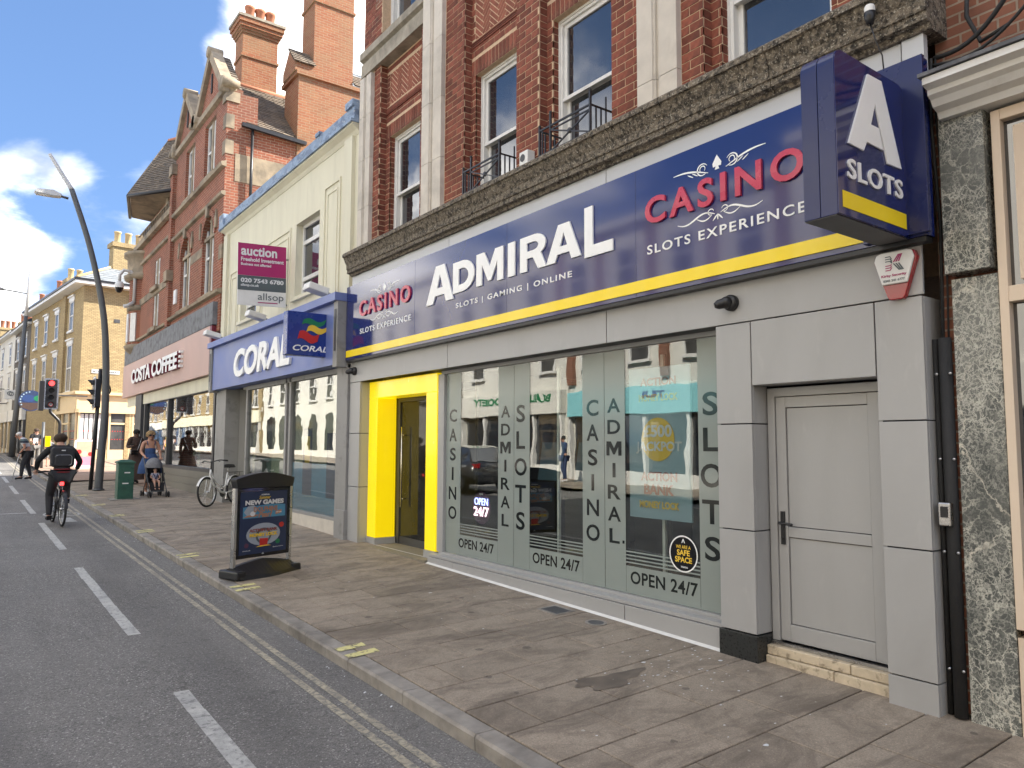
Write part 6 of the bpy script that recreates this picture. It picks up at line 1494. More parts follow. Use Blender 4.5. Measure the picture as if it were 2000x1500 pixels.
B('side_box', 'black_plastic', t, TX-.42, TX-.24, TY-.1, TY+.3, 3.0, 4.2, .02)
mb = MB(); mb.tube(smooth_path([(TX, TY+.05, 3.1), (TX+.02, TY+.05, 2.95), (TX+.2, TY+.05, 2.75), (TX+.34, TY+.05, 2.55), (TX+.36, TY+.05, 2.2), (TX+.36, TY+.05, .5)], 5), .06, 10); mb.build('pole', 'black_plastic', t)
t = thing('traffic_light', 'black traffic light seen edge-on behind the curved lamp post', 'traffic light', (3.2, 24.7, .36))
mb = MB(); mb.tube([(3.02, 24.75, .3), (3.14, 24.75, 3.9)], .055, 10); mb.build('pole', 'black_plastic', t)
signal_head(t, (2.98, 24.85, 2.75), Vector((0, 1, 0)), Vector((-1, 0, 0)), 3, ())
mb = MB(); mb.tube(smooth_path([(3.2, 24.7, 3.5), (3.38, 24.7, 3.4), (3.40, 24.7, 3.2), (3.25, 24.7, 3.1)], 4), .02, 6); mb.build('cable', 'black_rubber', t); B('terminal_box', 'black_plastic', t, 3.18, 3.34, 24.62, 24.74, 3.25, 3.75)
t = thing('crossing_post', 'pedestrian crossing post with yellow push-button box beside the waiting people', 'post', (2.62, 37, .6))
mb = MB(); mb.tube([(2.66, 37, .5), (2.66, 37, 2.6)], .06, 10); mb.build('pole', 'post_grey', t); B('button_box', 'yellow', t, 2.74, 2.94, 36.9, 37.02, 1.55, 2.0, .01)
# green cabinet
t = thing('street_cabinet', 'weathered green telecom cabinet with sloped cap on the pavement', 'cabinet', (3.36, 21.1, .29))
CZ = .27; mb = MB(); mb.box(3.16, 3.52, 20.95, 21.35, CZ, 1.20); mb.build('body', 'green_paint', t, .006)
mb = MB(); mb.add([(3.13, 20.92, 1.20), (3.55, 20.92, 1.20), (3.55, 21.38, 1.20), (3.13, 21.38, 1.20), (3.13, 20.92, 1.235), (3.55, 20.92, 1.235), (3.55, 21.38, 1.235), (3.13, 21.38, 1.235), (3.24, 21.05, 1.29), (3.44, 21.05, 1.29), (3.44, 21.25, 1.29), (3.24, 21.25, 1.29)],
       [(3, 2, 1, 0), (0, 1, 5, 4), (1, 2, 6, 5), (2, 3, 7, 6), (3, 0, 4, 7), (4, 5, 9, 8), (5, 6, 10, 9), (6, 7, 11, 10), (7, 4, 8, 11), (8, 9, 10, 11)]); mb.build('cap', 'green_paint', t)
B('door_panel', 'green_paint', t, 3.20, 3.49, 20.943, 20.949, CZ+.08, 1.14, .003)
mb = MB()
for z in (.55, .60): mb.box(3.22, 3.47, 20.938, 20.9425, z, z+.02)
mb.build('louvre', 'green_paint', t, fix=False)
for a, b, z in ((3.30, 3.43, .95), (3.26, 3.40, .68)): B('torn_label', 'white_plastic', t, a, b, 20.938, 20.942, z, z+.03)
B('plinth', 'kerbstone', t, 3.0, 3.66, 20.8, 21.5, .22, .302)
# forecourt poster stand
t = thing('pavement_sign', 'black curved-top pavement poster stand with NEW GAMES poster near the kerb', 'sign', (3.13, 9.42, .06))
ang = rad(19); u = Vector((math.cos(ang), math.sin(ang), 0)); nn = Vector((math.sin(ang), -math.cos(ang), 0)); u = u*1.16; fr = (u, Vector((0, 0, 1)), nn); o = Vector((3.115, 9.56, .05)); W2 = .36
def ap(nm, pts, d0, d1, mat, bevel=0): mb = MB(); mb.prism(pts, o, fr, d0, d1); return mb.build(nm, mat, t, bevel)
top = [(-W2-.02, 1.19)]+[(-W2-.02+(2*W2+.04)*i/14, 1.215+.075*math.sin(math.pi*i/14)) for i in range(15)]+[(W2+.02, 1.19), (W2, 1.10), (-W2, 1.10)]
ap('header', top, -.06, .06, 'black_plastic', .004)
for s in (-1, 1): ap('side_post', [(s*W2-.016, .10), (s*W2+.016, .10), (s*W2+.016, 1.10), (s*W2-.016, 1.10)], -.03, .035, 'silver', .004)
ap('frame', [(-W2+.017, .23), (W2-.017, .23), (W2-.017, 1.098), (-W2+.017, 1.098)], -.025, .024, 'black_gloss', .004)
ap('poster', [(-.305, .275), (.305, .275), (.305, 1.05), (-.305, 1.05)], .025, .027, 'poster_navy')
ap('poster_field', [(-.27, .72), (.28, .72), (.28, .87), (.1, .885), (-.27, .86)], .0275, .0285, 'poster_teal'); ap('poster_field', circ(.22, 24, 0, .51, .14), .0275, .0285, 'poster_grey')
ap('shell', [(-.26, .80), (-.21, .87), (-.13, .88), (-.09, .82), (-.12, .755), (-.22, .755)], .029, .030, 'poster_grey'); ap('pearl', circ(.03, 16, -.15, .775), .0305, .032, 'paper'); ap('sand', [(-.27, .735), (-.12, .735), (-.06, .76), (-.14, .765), (-.22, .757)], .0305, .0315, 'copper')
ap('vault', circ(.10, 24, .0, .49), .029, .030, 'slate_print'); ap('vault_ring', circ(.075, 24, .0, .49), .0305, .0315, 'poster_grey'); ap('safe', [(-.05, .365), (.05, .365), (.055, .455), (-.05, .46)], .032, .036, 'print_red'); ap('coins', [(-.1, .355), (.1, .36), (.06, .372), (-.06, .37)], .0365, .038, 'gold')
ap('badge', circ(.033, 18, .235, .61), .029, .030, 'print_red'); ap('badge', circ(.028, 18, -.215, .385), .029, .030, 'sign_purple'); ap('badge', circ(.030, 18, .19, .40), .029, .030, 'print_green'); ap('badge', [(.15, .745), (.23, .765), (.23, .805), (.15, .785)], .029, .030, 'copper')
oo = o+nn*.038
for s, a, b, z0, z1, m, of, sh in (('ADMIRAL', -.05, .06, 1.0, 1.018, 'paper', .03, 0), ('Summer', -.075, .075, .955, .995, 'gold', .01, .3), ('NEW GAMES', -.25, .25, .885, .945, 'paper', .05, 0), ('DOLPHINS', -.14, .17, .795, .86, 'copper', .03, 0), ('Pearl', -.08, .10, .725, .795, 'copper', .03, .3),
                                   ('ACTION BANK', -.19, .18, .545, .585, 'print_brown', .05, 0), ('MONEY LOCK', -.185, .18, .485, .53, 'gold', .06, 0), ('NEW GAMES', .155, .225, .768, .782, 'paper', .03, .0), ('admiral.co.uk', -.27, -.17, .318, .33, 'paper', .02, 0), ('@admiralslots', .12, .26, .328, .341, 'paper', .02, 0)):
    lettering('poster_lettering', s, fr, oo, a, b, z0, z1, .001, m, t, off=of, shear=sh)
mb = MB(); mb.ring([(-.014, .262), (.014, .262), (0, .285)], [(-.007, .266), (.007, .266), (0, .277)], o, fr, .025, .027); mb.build('recycling_mark', 'paper', t)
# moulded base: two feet and a saddle
prof = []; mb = MB(); K = 16
for i in range(K+1):
    q = -W2-.02+(2*W2+.04)*i/K; e = abs(i/K-.5)*2; wd = .17+.03*math.cos(e*math.pi); hz = .12+.05*math.cos((1-e)*0)+.035*math.cos(e*math.pi)
    prof.append([o+u*q+nn*a+Vector((0, 0, b)) for a, b in ((-wd-.06, .0), (-wd-.04, .07), (-.035, .13+.08*(1-e)**.7), (.035, .13+.08*(1-e)**.7), (wd+.04, .07-.03*(1-e)), (wd+.06, .0))])
vs = [p for r_ in prof for p in r_]; m6 = 6
mb.add(vs, [(i*m6+j, i*m6+j+1, (i+1)*m6+j+1, (i+1)*m6+j) for i in range(K) for j in range(m6-1)]+[tuple(range(m6)), tuple(K*m6+j for j in range(m6))]); mb.build('base', 'black_plastic', t)
for s in (-1, 1): ap('foot', [(s*W2-.06, .0), (s*W2+.06, .0), (s*W2+.055, .105), (s*W2-.055, .105)], -.19, .19, 'black_plastic', .02)
# pink board in the side street
t = thing('pavement_sign', 'pink pavement board in a white frame standing in the sunlit side street', 'sign', (4.0, 36.5, .6)); z0 = zr(36.5)+.17
fr2 = (Vector((.98, .2, 0)), Vector((0, .06, 1)), Vector((.2, -.98, .06))); o = Vector((3.78, 36.4, z0))
mb = MB(); mb.prism(rrect(.80, 1.22, .1, 4), o, fr2, -.02, .02); mb.build('frame', 'white_plastic', t)
mb = MB(); mb.prism([(.07, .12), (.73, .12), (.73, 1.14), (.07, 1.14)], o, fr2, .021, .024); mb.build('poster', 'pink', t); mb = MB(); mb.prism([(.07, .5), (.73, .5), (.73, 1.14), (.07, 1.14)], o, fr2, .0245, .026); mb.build('poster_field', 'skin_pale', t)
mb = MB(); mb.prism(circ(.12, 14, .4, .62), o, fr2, .027, .029); mb.build('cup', 'peach', t); mb = MB(); mb.prism(circ(.10, 14, .18, .7), o, fr2, .027, .029); mb.prism(circ(.09, 14, .62, .6), o, fr2, .027, .029); mb.build('fruit', 'print_red', t)
mb = MB(); mb.bar(o+Vector((.1, .5, 0)), o+Vector((.1, .06, 1.1)), .03, .03).bar(o+Vector((.7, .62, 0)), o+Vector((.7, .18, 1.1)), .03, .03); mb.build('prop_leg', 'silver', t)
# round decorated hanging sign
t = thing('round_sign', 'round colourful disc sign hanging beside the traffic light', 'sign', (2.45, 42, 3.3)); o = (2.45, 41.9, 3.72)
mb = MB(); mb.prism(circ(.50, 36), o, SOU, -.08, 0); mb.build('disc', 'cloth_navy', t); mb = MB(); mb.prism([(-.47, -.1), (.47, -.1), (.38, -.32), (0, -.48), (-.38, -.32)], o, SOU, .001, .004); mb.build('field', 'cloth_brown', t)
mb = MB()
for i in range(7):
    a = rad(100+i*18); mb.prism(circ(.035, 6, .42*math.cos(a), .42*math.sin(a)), o, SOU, .001, .006)
mb.build('lettering', 'poster_light', t); mb = MB(); mb.prism(circ(.2, 12, .3, .12, .14), o, SOU, .005, .008); mb.build('field', 'print_green', t); mb = MB(); mb.prism(circ(.28, 12, -.1, .1, .18), o, SOU, .005, .007); mb.build('field', 'cloth_blue', t); B('bracket', 'dark_frame', t, 3.05, 4.8, 41.95, 42.0, 4.0, 4.06)

# ------------------------------------------------------------------ bicycles (local frame: x forward, y left, z up)
def wheel(parent, x, r=.34, tyre=.022, rimmat='silver'):
    w = bpy.data.objects.new('wheel', None); link(w, parent); n = 36
    ring = lambda rr, y=0: [(x+rr*math.cos(2*math.pi*i/n), y, r+.0+rr*math.sin(2*math.pi*i/n)) for i in range(n)]
    mb = MB(); mb.tube(ring(r-tyre), tyre, 10, closed=True); mb.build('tyre', 'black_rubber', w)
    mb = MB(); mb.tube(ring(r-tyre*2-.006), .011, 6, closed=True); mb.build('rim', rimmat, w)
    mb = MB()
    for i in range(28):
        a = 2*math.pi*i/28; s = .025 if i % 2 else -.025
        mb.bar((x+.02*math.cos(a+1), s, r+.02*math.sin(a+1)), (x+(r-tyre*2)*math.cos(a), 0, r+(r-tyre*2)*math.sin(a)), .0022, .0022)
    mb.lathe([(0, -.05), (.022, -.05), (.022, .05), (0, .05)], (x, 0, r), (0, 1, 0), 10); mb.build('spokes', 'silver', w)
def bicycle(name, label, loc, rz, fmat, step=False, rack=False, light=False, steer=0, guard='fmat', lean=0):
    t = thing(name, label, 'bicycle', loc, local=True, rot=(lean, 0, rz)); r = .34; rx, fx = -.52, .54
    wheel(t, rx); wheel(t, fx)
    bb = Vector((-.08, 0, .29)); st = Vector((-.24, 0, .76)); hd = Vector((.38, 0, .84)); hb = Vector((.42, 0, .70)); ra = Vector((rx, 0, r)); fa = Vector((fx, 0, r))
    mb = MB()
    mb.tube([bb, st], .017, 10)
    if step: mb.tube(smooth_path([hb, (.25, 0, .45), (.05, 0, .33), bb], 5), .024, 10); mb.tube(smooth_path([hd-Vector((0, 0, .03)), (.22, 0, .55), (.0, 0, .42), (-.14, 0, .45)], 5), .019, 10)
    else: mb.tube([hd-Vector((0, 0, .02)), st-Vector((-.01, 0, .05))], .018, 10); mb.tube([hb, bb], .020, 10)
    mb.tube([hd, hb], .022, 10)
    for s in (-1, 1): mb.tube([bb+Vector((0, s*.03, 0)), ra+Vector((0, s*.06, 0))], .011, 8); mb.tube([st-Vector((0, 0, .06))+Vector((0, s*.012, 0)), ra+Vector((0, s*.06, 0))], .009, 8)
    mb.build('frame', fmat, t)
    mb = MB(); crown = Vector((.44, 0, .69))
    mb.tube([hb, crown], .02, 8)
    for s in (-1, 1): mb.tube(smooth_path([crown+Vector((0, s*.02, 0)), (.45, s*.055, .64), (.49, s*.06, .48), fa+Vector((0, s*.055, 0))], 4), .012, 8)
    mb.build('fork', fmat, t)
    mb = MB(); c = Vector((.35, 0, 1.02)); mb.tube([hd, (.365, 0, .95), c], .014, 8); mb.tube(smooth_path([(.24, .31, 1.03), (.34, .20, 1.05), (.38, .06, 1.02), (.38, -.06, 1.02), (.34, -.20, 1.05), (.24, -.31, 1.03)], 5), .012, 8); mb.build('handlebar', 'black_plastic', t)
    for s in (-1, 1):
        mb = MB(); mb.tube([(.29, s*.26, 1.04), (.21, s*.33, 1.025)], .018, 8); mb.build('grip', 'black_rubber', t)
        mb = MB(); mb.tube([(.36, s*.17, 1.04), (.40, s*.26, 1.01)], .007, 6); mb.build('brake_lever', 'black_plastic', t)
    mb = MB(); mb.tube([st, st+Vector((-.03, 0, .14))], .014, 8); mb.build('seat_post', 'silver', t)
    mb = MB(); s0 = st+Vector((-.04, 0, .16)); rows = []
    for i in range(9):
        q = i/8; wd = .09*(1-q)**.8+.018; rows.append([s0+Vector((-.13+.28*q, y*wd, h*.02+.012*math.sin(q*3)-(.03 if abs(y) == 1 else 0))) for y, h in ((-1, -1), (-.6, 1), (0, 1.2), (.6, 1), (1, -1))])
    vs = [p for r_ in rows for p in r_]; mb.add(vs, [(i*5+j, i*5+j+1, i*5+j+6, i*5+j+5) for i in range(8) for j in range(4)]+[(0, 1, 2, 3, 4), (44, 43, 42, 41, 40)], True); mb.build('saddle', 'black_rubber', t)
    mb = MB(); mb.lathe([(.0, -.004), (.095, -.004), (.095, .004), (0, .004)], bb+Vector((0, -.05, 0)), (0, 1, 0), 24); mb.build('chainring', 'post_grey', t)
    for s, a in ((-1, 110), (1, -70)):
        e = bb+Vector((.17*math.cos(rad(a)), s*.075, .17*math.sin(rad(a)))); mb = MB(); mb.bar(bb+Vector((0, s*.07, 0)), e, .02, .014); mb.build('crank', 'silver', t)
        mb = MB(); mb.box(e.x-.045, e.x+.045, e.y, e.y+s*.09, e.z-.012, e.z+.012); mb.build('pedal', 'black_plastic', t)
    for x, a0, a1 in ((rx, 20, 175), (fx, 25, 150)):
        mb = MB(); n = 14; P = []
        for i in range(n+1):
            a = rad(a0+(a1-a0)*i/n); P += [Vector((x+(r+.022)*math.cos(a), y, r+(r+.022)*math.sin(a)-abs(y)*.3)) for y in (-.03, 0, .03)]
        mb.add(P, [(i*3+j, i*3+j+1, i*3+j+4, i*3+j+3) for i in range(n) for j in range(2)], True); mb.build('mudguard', fmat if guard == 'fmat' else guard, t, fix=False)
    mb = MB(); mb.tube([(bb.x, -.05, bb.z+.09), (rx, -.05, r+.04)], .005, 5).tube([(bb.x, -.05, bb.z-.09), (rx, -.05, r-.04)], .005, 5); mb.build('chain', 'post_grey', t)
    if rack:
        mb = MB()
        for y in (-.06, 0, .06): mb.tube([(-.30, y, .76), (-.78, y, .76)], .007, 6)
        for s in (-1, 1): mb.tube([(rx, s*.07, r), (-.62, s*.06, .76)], .006, 6)
        for x in (-.35, -.5, -.65, -.78): mb.tube([(x, -.06, .76), (x, .06, .76)], .006, 6)
        mb.build('rack', 'black_plastic', t)
    if light: mb = MB(); mb.box(-.335, -.315, -.03, .03, .79, .85); mb.build('rear_lamp', 'red_lamp', t)
    return t
bf = Vector((4.50, 17.62, 0)); brr = bf+Vector((.80, .66, 0)); mid = (bf+brr)/2; hdg = math.atan2(bf.y-brr.y, bf.x-brr.x)
bicycle('bicycle', 'parked white step-through bicycle in the betting shop doorway', (mid.x, mid.y, zp(4.9, mid.y)), hdg, 'white_plastic', step=True, rack=True, guard='white_plastic', lean=rad(4))
CYX, CYY = 1.57, 17.12; CH = rad(94)
bicycle('bicycle', 'black bicycle being ridden away up the road', (CYX-.01, CYY+.18, zr(CYY)), CH, 'black_plastic', light=True, guard='black_plastic')
# ------------------------------------------------------------------ people
def stripemat(name, cols, pitch, off=0):
    m, nt, N, L, Bs = _new(name); tc = N.new('ShaderNodeTexCoord'); sp = N.new('ShaderNodeSeparateXYZ'); L.new(tc.outputs['Object'], sp.inputs[0])
    a = N.new('ShaderNodeMath'); a.operation = 'MULTIPLY_ADD'; L.new(sp.outputs[2], a.inputs[0]); a.inputs[1].default_value = 1/pitch; a.inputs[2].default_value = off
    f = N.new('ShaderNodeMath'); f.operation = 'FRACT'; L.new(a.outputs[0], f.inputs[0])
    r = N.new('ShaderNodeValToRGB'); r.color_ramp.interpolation = 'CONSTANT'; L.new(f.outputs[0], r.inputs[0]); els = r.color_ramp.elements
    els[0].position = 0; els[0].color = cols[0][1]+(1,); els[1].position = cols[1][0]; els[1].color = cols[1][1]+(1,)
    for p, c in cols[2:]: e = els.new(p); e.color = c+(1,)
    L.new(r.outputs[0], Bs.inputs['Base Color']); Bs.inputs['Roughness'].default_value = .85
    _bump(N, L, Bs, _noise(N, L, tc.outputs['Object'], 60, 3), .2)
stripemat('polo', [(0, (.55, .55, .56)), (.30, (.03, .04, .06)), (.45, (.10, .14, .15)), (.62, (.55, .55, .56)), (.74, (.06, .08, .10))], .42, .30)
stripemat('baby_stripe', [(0, (.6, .6, .62)), (.5, (.10, .08, .22))], .035)
stripemat('check_trousers', [(0, (.26, .25, .23)), (.5, (.08, .08, .08))], .05)
def skinned(name, V, E_, mat, parent, sub=2, root=0):
    me = bpy.data.meshes.new(name); me.from_pydata([v[0] for v in V], E_, []); o = bpy.data.objects.new(name, me); link(o, parent)
    o.modifiers.new('skin', 'SKIN'); d = me.skin_vertices[0].data
    for i, v in enumerate(V):
        r = v[1] if isinstance(v[1], tuple) else (v[1], v[1]); d[i].radius = r; d[i].use_root = (i == root)
    o.modifiers['skin'].use_smooth_shade = True
    s = o.modifiers.new('sub', 'SUBSURF'); s.levels = sub; s.render_levels = sub
    me.materials.append(MATS[mat]); return o
BASE = dict(pel=(0, 0, .95), wai=(0, 0, 1.08), che=(0, 0, 1.28), nb=(0, -.01, 1.43), nk=(0, 0, 1.49), hd=(0, .02, 1.585), ht=(0, .015, 1.655),
            sl=(-.17, -.01, 1.40), sr=(.17, -.01, 1.40), el=(-.21, -.03, 1.13), er=(.21, -.03, 1.13), wl=(-.22, .04, .89), wr=(.22, .04, .89),
            hl=(-.09, 0, .90), hr=(.09, 0, .90), kl=(-.10, .03, .50), kr=(.10, .03, .50), al=(-.10, -.01, .09), ar=(.10, -.01, .09), tl=(-.11, .13, .04), tr=(.11, .13, .04))
def person(label, loc, rz, J=None, scale=1, skin='skin_pale', top='cloth_black', sleeve='short', bottom='cloth_black', legs='long', shoes='cloth_black', hair='hair_brown', style='short', fat=1, face=True, group=None, grip=False, cat='person', name='person'):
    t = thing(name, label, cat, loc, rz, group, local=True); t.scale = (scale,)*3
    j = {k: Vector(v) for k, v in BASE.items()}
    for k, v in (J or {}).items():
        if k != 'look': j[k] = Vector(v)
    R_ = dict(pel=(.135*fat, .105*fat), wai=(.115*fat, .09*fat), che=(.135*fat, .095*fat), nb=(.07, .06), nk=.050, hd=(.082, .095), ht=(.055, .065), sl=.058, sr=.058, el=.040, er=.040, wl=.027, wr=.027, hl=.085*fat, hr=.085*fat, kl=.054*fat, kr=.054*fat, al=.036, ar=.036, tl=.030, tr=.030)
    names = list(j); ix = {k: i for i, k in enumerate(names)}; V = [(j[k], R_[k]) for k in names]
    Ed = [('pel', 'wai'), ('wai', 'che'), ('che', 'nb'), ('nb', 'nk'), ('nk', 'hd'), ('hd', 'ht'), ('nb', 'sl'), ('nb', 'sr'), ('sl', 'el'), ('sr', 'er'), ('el', 'wl'), ('er', 'wr'), ('pel', 'hl'), ('pel', 'hr'), ('hl', 'kl'), ('hr', 'kr'), ('kl', 'al'), ('kr', 'ar'), ('al', 'tl'), ('ar', 'tr')]
    Es = [(ix[a], ix[b]) for a, b in Ed]
    for s, w, e in ((-1, 'wl', 'el'), (1, 'wr', 'er')):       # palm and five bent fingers
        d = (j[w]-j[e]).normalized(); side = d.cross(Vector((0, 0, 1)))
        if side.length < .2: side = Vector((0, 1, 0))-d*d.y
        side.normalize(); cu = d.cross(side).normalized()*(-1 if grip else .6)*s
        V.append((j[w]+d*.055, (.022, .014))); pi = len(V)-1; Es.append((ix[w], pi)); p = V[pi][0]
        for q, (off, ln) in enumerate(((-.030, .062), (-.011, .074), (.009, .070), (.028, .056))):
            V.append((p+d*ln*.55+side*off+cu*.008, .0088)); V.append((p+d*ln*.9+side*off*1.1+cu*.035, .0080)); Es += [(pi, len(V)-2), (len(V)-2, len(V)-1)]
        V.append((j[w]+d*.05+side*.042*s, .0095)); V.append((j[w]+d*.085+side*.05*s+cu*.012, .0085)); Es += [(pi, len(V)-2), (len(V)-2, len(V)-1)]
    skinned('body', V, Es, skin, t, 2, ix['pel'])
    def sub(name, keys, edges, mat, add, scale_=None):
        VV = []
        for k in keys:
            r = R_[k]; r = tuple(x+add for x in r) if isinstance(r, tuple) else r+add
            VV.append((j[k], r))
        return skinned(name, VV, [(keys.index(a), keys.index(b)) for a, b in edges], mat, t, 2, 0)
    if top:
        ks = ['wai', 'pel', 'che', 'nb', 'sl', 'sr']; es = [('pel', 'wai'), ('wai', 'che'), ('che', 'nb'), ('nb', 'sl'), ('nb', 'sr')]
        if sleeve == 'none': ks = ['wai', 'pel', 'che']; es = [('pel', 'wai'), ('wai', 'che')]
        if sleeve == 'long': ks += ['el', 'er', 'wl', 'wr']; es += [('sl', 'el'), ('el', 'wl'), ('sr', 'er'), ('er', 'wr')]
        if sleeve == 'short':
            for a, b, c in (('sl', 'el', 'ml'), ('sr', 'er', 'mr')): j[c] = j[a].lerp(j[b], .62); R_[c] = .050; ks.append(c); es.append((a, c))
        sub('top', ks, es, top, .016)
    if bottom and legs in ('long', 'short'):
        ks = ['pel', 'hl', 'hr', 'kl', 'kr']; es = [('pel', 'hl'), ('pel', 'hr'), ('hl', 'kl'), ('hr', 'kr')]
        if legs == 'long':
            ks += ['al', 'ar']; es += [('kl', 'al'), ('kr', 'ar')]
        sub('trousers', ks, es, bottom, .017)
    if legs in ('dress', 'skirt'):
        w = j['wai']; h = .56 if legs == 'dress' else .12; c = (j['kl']+j['kr'])/2; mb = MB(); n = 22; rows = []
        for i in range(8):
            q = i/7; z = w.z+.02+(h-w.z)*q; cx = w.x+(c.x-w.x)*min(1, q*1.2); cy = w.y+(c.y-w.y)*min(1, q*1.2)
            rx = (.135+.10*min(1, q*1.6)+.05*q)*fat; ry = (.105+.09*min(1, q*1.6)+.03*q)*fat
            rows += [(cx+rx*(1+.05*q*math.sin(5*a_))*math.cos(a_), cy+ry*(1+.06*q*math.cos(7*a_))*math.sin(a_), z) for a_ in [2*math.pi*k/n for k in range(n)]]
        mb.add(rows, [(i*n+k, i*n+(k+1) % n, (i+1)*n+(k+1) % n, (i+1)*n+k) for i in range(7) for k in range(n)], True); mb.build('skirt', bottom, t)
    if shoes:
        for a, b in (('al', 'tl'), ('ar', 'tr')):
            d = (j[b]-j[a]); skinned('shoe', [(j[a]+Vector((0, 0, -.02)), .046), (j[a]-d*.25+Vector((0, 0, -.045)), .040), (j[a].lerp(j[b], .6)+Vector((0, 0, -.01)), .042), (j[b], .036), (j[b]+d*.3, .028)], [(0, 1), (0, 2), (2, 3), (3, 4)], shoes, t, 1)
    # head details
    h = j['hd']; f = Vector((0, 1, 0)); up = (j['ht']-j['nk']).normalized(); rt = f.cross(up).normalized(); f = up.cross(rt)
    if J and 'look' in J: f = Vector(J['look']).normalized(); rt = f.cross(up).normalized(); up = rt.cross(f)
    P = lambda a, b, c: h+rt*a+f*b+up*c
    Rm = Matrix((rt, f, up)).transposed()
    if face:
        mb = MB(); mb.ball(P(0, .092, -.012), (.014, .020, .022), 8, 6, Rm); mb.ball(P(.088, -.005, -.005), (.012, .02, .03), 8, 6, Rm); mb.ball(P(-.088, -.005, -.005), (.012, .02, .03), 8, 6, Rm); mb.ball(P(0, .072, -.075), (.035, .025, .022), 8, 6, Rm); mb.build('nose_and_ears', skin, t)
        mb = MB(); mb.ball(P(.033, .085, .02), (.013, .007, .008), 8, 5, Rm); mb.ball(P(-.033, .085, .02), (.013, .007, .008), 8, 5, Rm); mb.build('eyes', 'cloth_black', t)
        mb = MB(); mb.ball(P(0, .089, -.052), (.024, .007, .006), 8, 5, Rm); mb.build('mouth', 'print_brown', t)
    mb = MB()
    if style == 'short': mb.ball(P(0, -.018, .028), (.098, .105, .085), 16, 10, Rm)
    elif style == 'thin': mb.ball(P(0, -.035, .01), (.097, .092, .082), 16, 10, Rm)
    elif style == 'long': mb.ball(P(0, -.02, .03), (.102, .108, .092), 16, 10, Rm); mb.ball(P(0, -.06, -.09), (.10, .06, .14), 14, 10, Rm)
    elif style == 'bun': mb.ball(P(0, -.02, .03), (.101, .108, .090), 16, 10, Rm); mb.ball(P(0, -.10, .07), (.05, .05, .045), 12, 8, Rm)
    elif style == 'curly':
        rnd = random.Random(3)
        for i in range(46):
            a, b = rnd.uniform(0, 6.28), rnd.uniform(-.2, 1.5); d = Vector((math.cos(a)*math.cos(b), math.sin(a)*math.cos(b)*.9-.35, math.sin(b)))
            if d.y > .35 and d.z < .75: continue
            mb.ball(P(d.x*.105, d.y*.105, d.z*.10+.005), rnd.uniform(.028, .045), 7, 5)
    elif style == 'helmet': mb.ball(P(0, -.02, .035), (.122, .142, .10), 18, 10, Rm)
    if style: mb.build('hair' if style != 'helmet' else 'helmet', hair, t)
    t['_P'] = 0
    return t, j, P
# old man with a stick, stooped, walking left
t, j, P = person('stooped white-haired man in striped polo shirt walking with a stick', (1.86, 31.9, zr(31.9)+.02), rad(88), dict(wai=(0, .02, 1.09), che=(0, .10, 1.27), nb=(0, .20, 1.41), nk=(0, .25, 1.46), hd=(0, .31, 1.53), ht=(0, .33, 1.60), sl=(-.18, .16, 1.37), sr=(.18, .16, 1.37),
    el=(-.24, .10, 1.10), er=(.24, .10, 1.08), wl=(-.22, .24, .90), wr=(.25, .16, .84), kl=(-.10, .14, .50), kr=(.11, -.02, .50), al=(-.10, .16, .09), ar=(.11, -.12, .09), tl=(-.11, .30, .04), tr=(.12, .02, .04), look=(0, .9, -.45)), 1.04, 'skin_tan', 'polo', 'short', 'cloth_charcoal', 'long', 'cloth_black', 'hair_white', 'thin', 1.22, grip=True)
mb = MB(); mb.box(-.06, .06, .395, .402, 1.50, 1.53); mb.build('glasses', 'black_gloss', t)
st_ = thing('walking_stick', 'pale walking stick held by the stooped old man', 'walking stick', (1.6, 31.9, .45)); mb = MB(); base = Vector((1.42, 31.72, zr(31.9)+.01)); tp = Vector((1.60, 31.66, zr(31.9)+.95)); mb.tube([base, tp], .014, 8); mb.build('shaft', 'pole_light', st_); mb = MB(); mb.tube([tp+Vector((-.05, 0, .02)), tp, tp+Vector((.07, 0, .015))], .017, 8); mb.build('handle', 'black_rubber', st_)
# cyclist
t, j, P = person('cyclist in black leggings and helmet with a dark backpack, seen from behind', (CYX-.01, CYY+.18, zr(CYY)), CH-math.pi/2, dict(pel=(0, -.28, 1.04), wai=(0, -.22, 1.18), che=(0, -.10, 1.38), nb=(0, .0, 1.53), nk=(0, .05, 1.58), hd=(0, .09, 1.67), ht=(0, .10, 1.735), sl=(-.20, -.02, 1.49), sr=(.20, -.02, 1.49),
    el=(-.38, .02, 1.26), er=(.36, .02, 1.24), wl=(-.37, .19, 1.09), wr=(.33, .19, 1.08), hl=(-.12, -.26, .98), hr=(.12, -.26, .98), kl=(-.15, .02, .60), kr=(.15, .12, .80), al=(-.15, -.04, .18), ar=(.14, -.06, .50), tl=(-.16, .10, .13), tr=(.15, .08, .46)), 1, 'skin_pale', 'cloth_black', 'long', 'cloth_charcoal', 'long', 'cloth_black', 'hair_brown', 'helmet', 1.18, grip=True)
mb = MB(); mb.ball((0, -.33, 1.045), (.175, .10, .018), 16, 6); mb.ball((0, -.34, 1.10), (.165, .09, .014), 16, 6); mb.build('waistband_stripe', 'cloth_red', t)
bp = thing('backpack', 'dark rectangular backpack with pale zip piping on the cyclist', 'backpack', (CYX-.01, CYY+.18, zr(CYY)), CH-math.pi/2, local=True)
mb = MB(); mb.prism(rrect(.40, .40, .07, 5, -.20, 1.14), (0, -.19, 0), SOU, -.06, .13); mb.build('main_bag', 'cloth_charcoal', bp, .03); mb = MB(); mb.prism(rrect(.30, .24, .05, 5, -.15, 1.16), (0, -.322, 0), SOU, 0, .05); mb.build('front_pocket', 'cloth_charcoal', bp, .015)
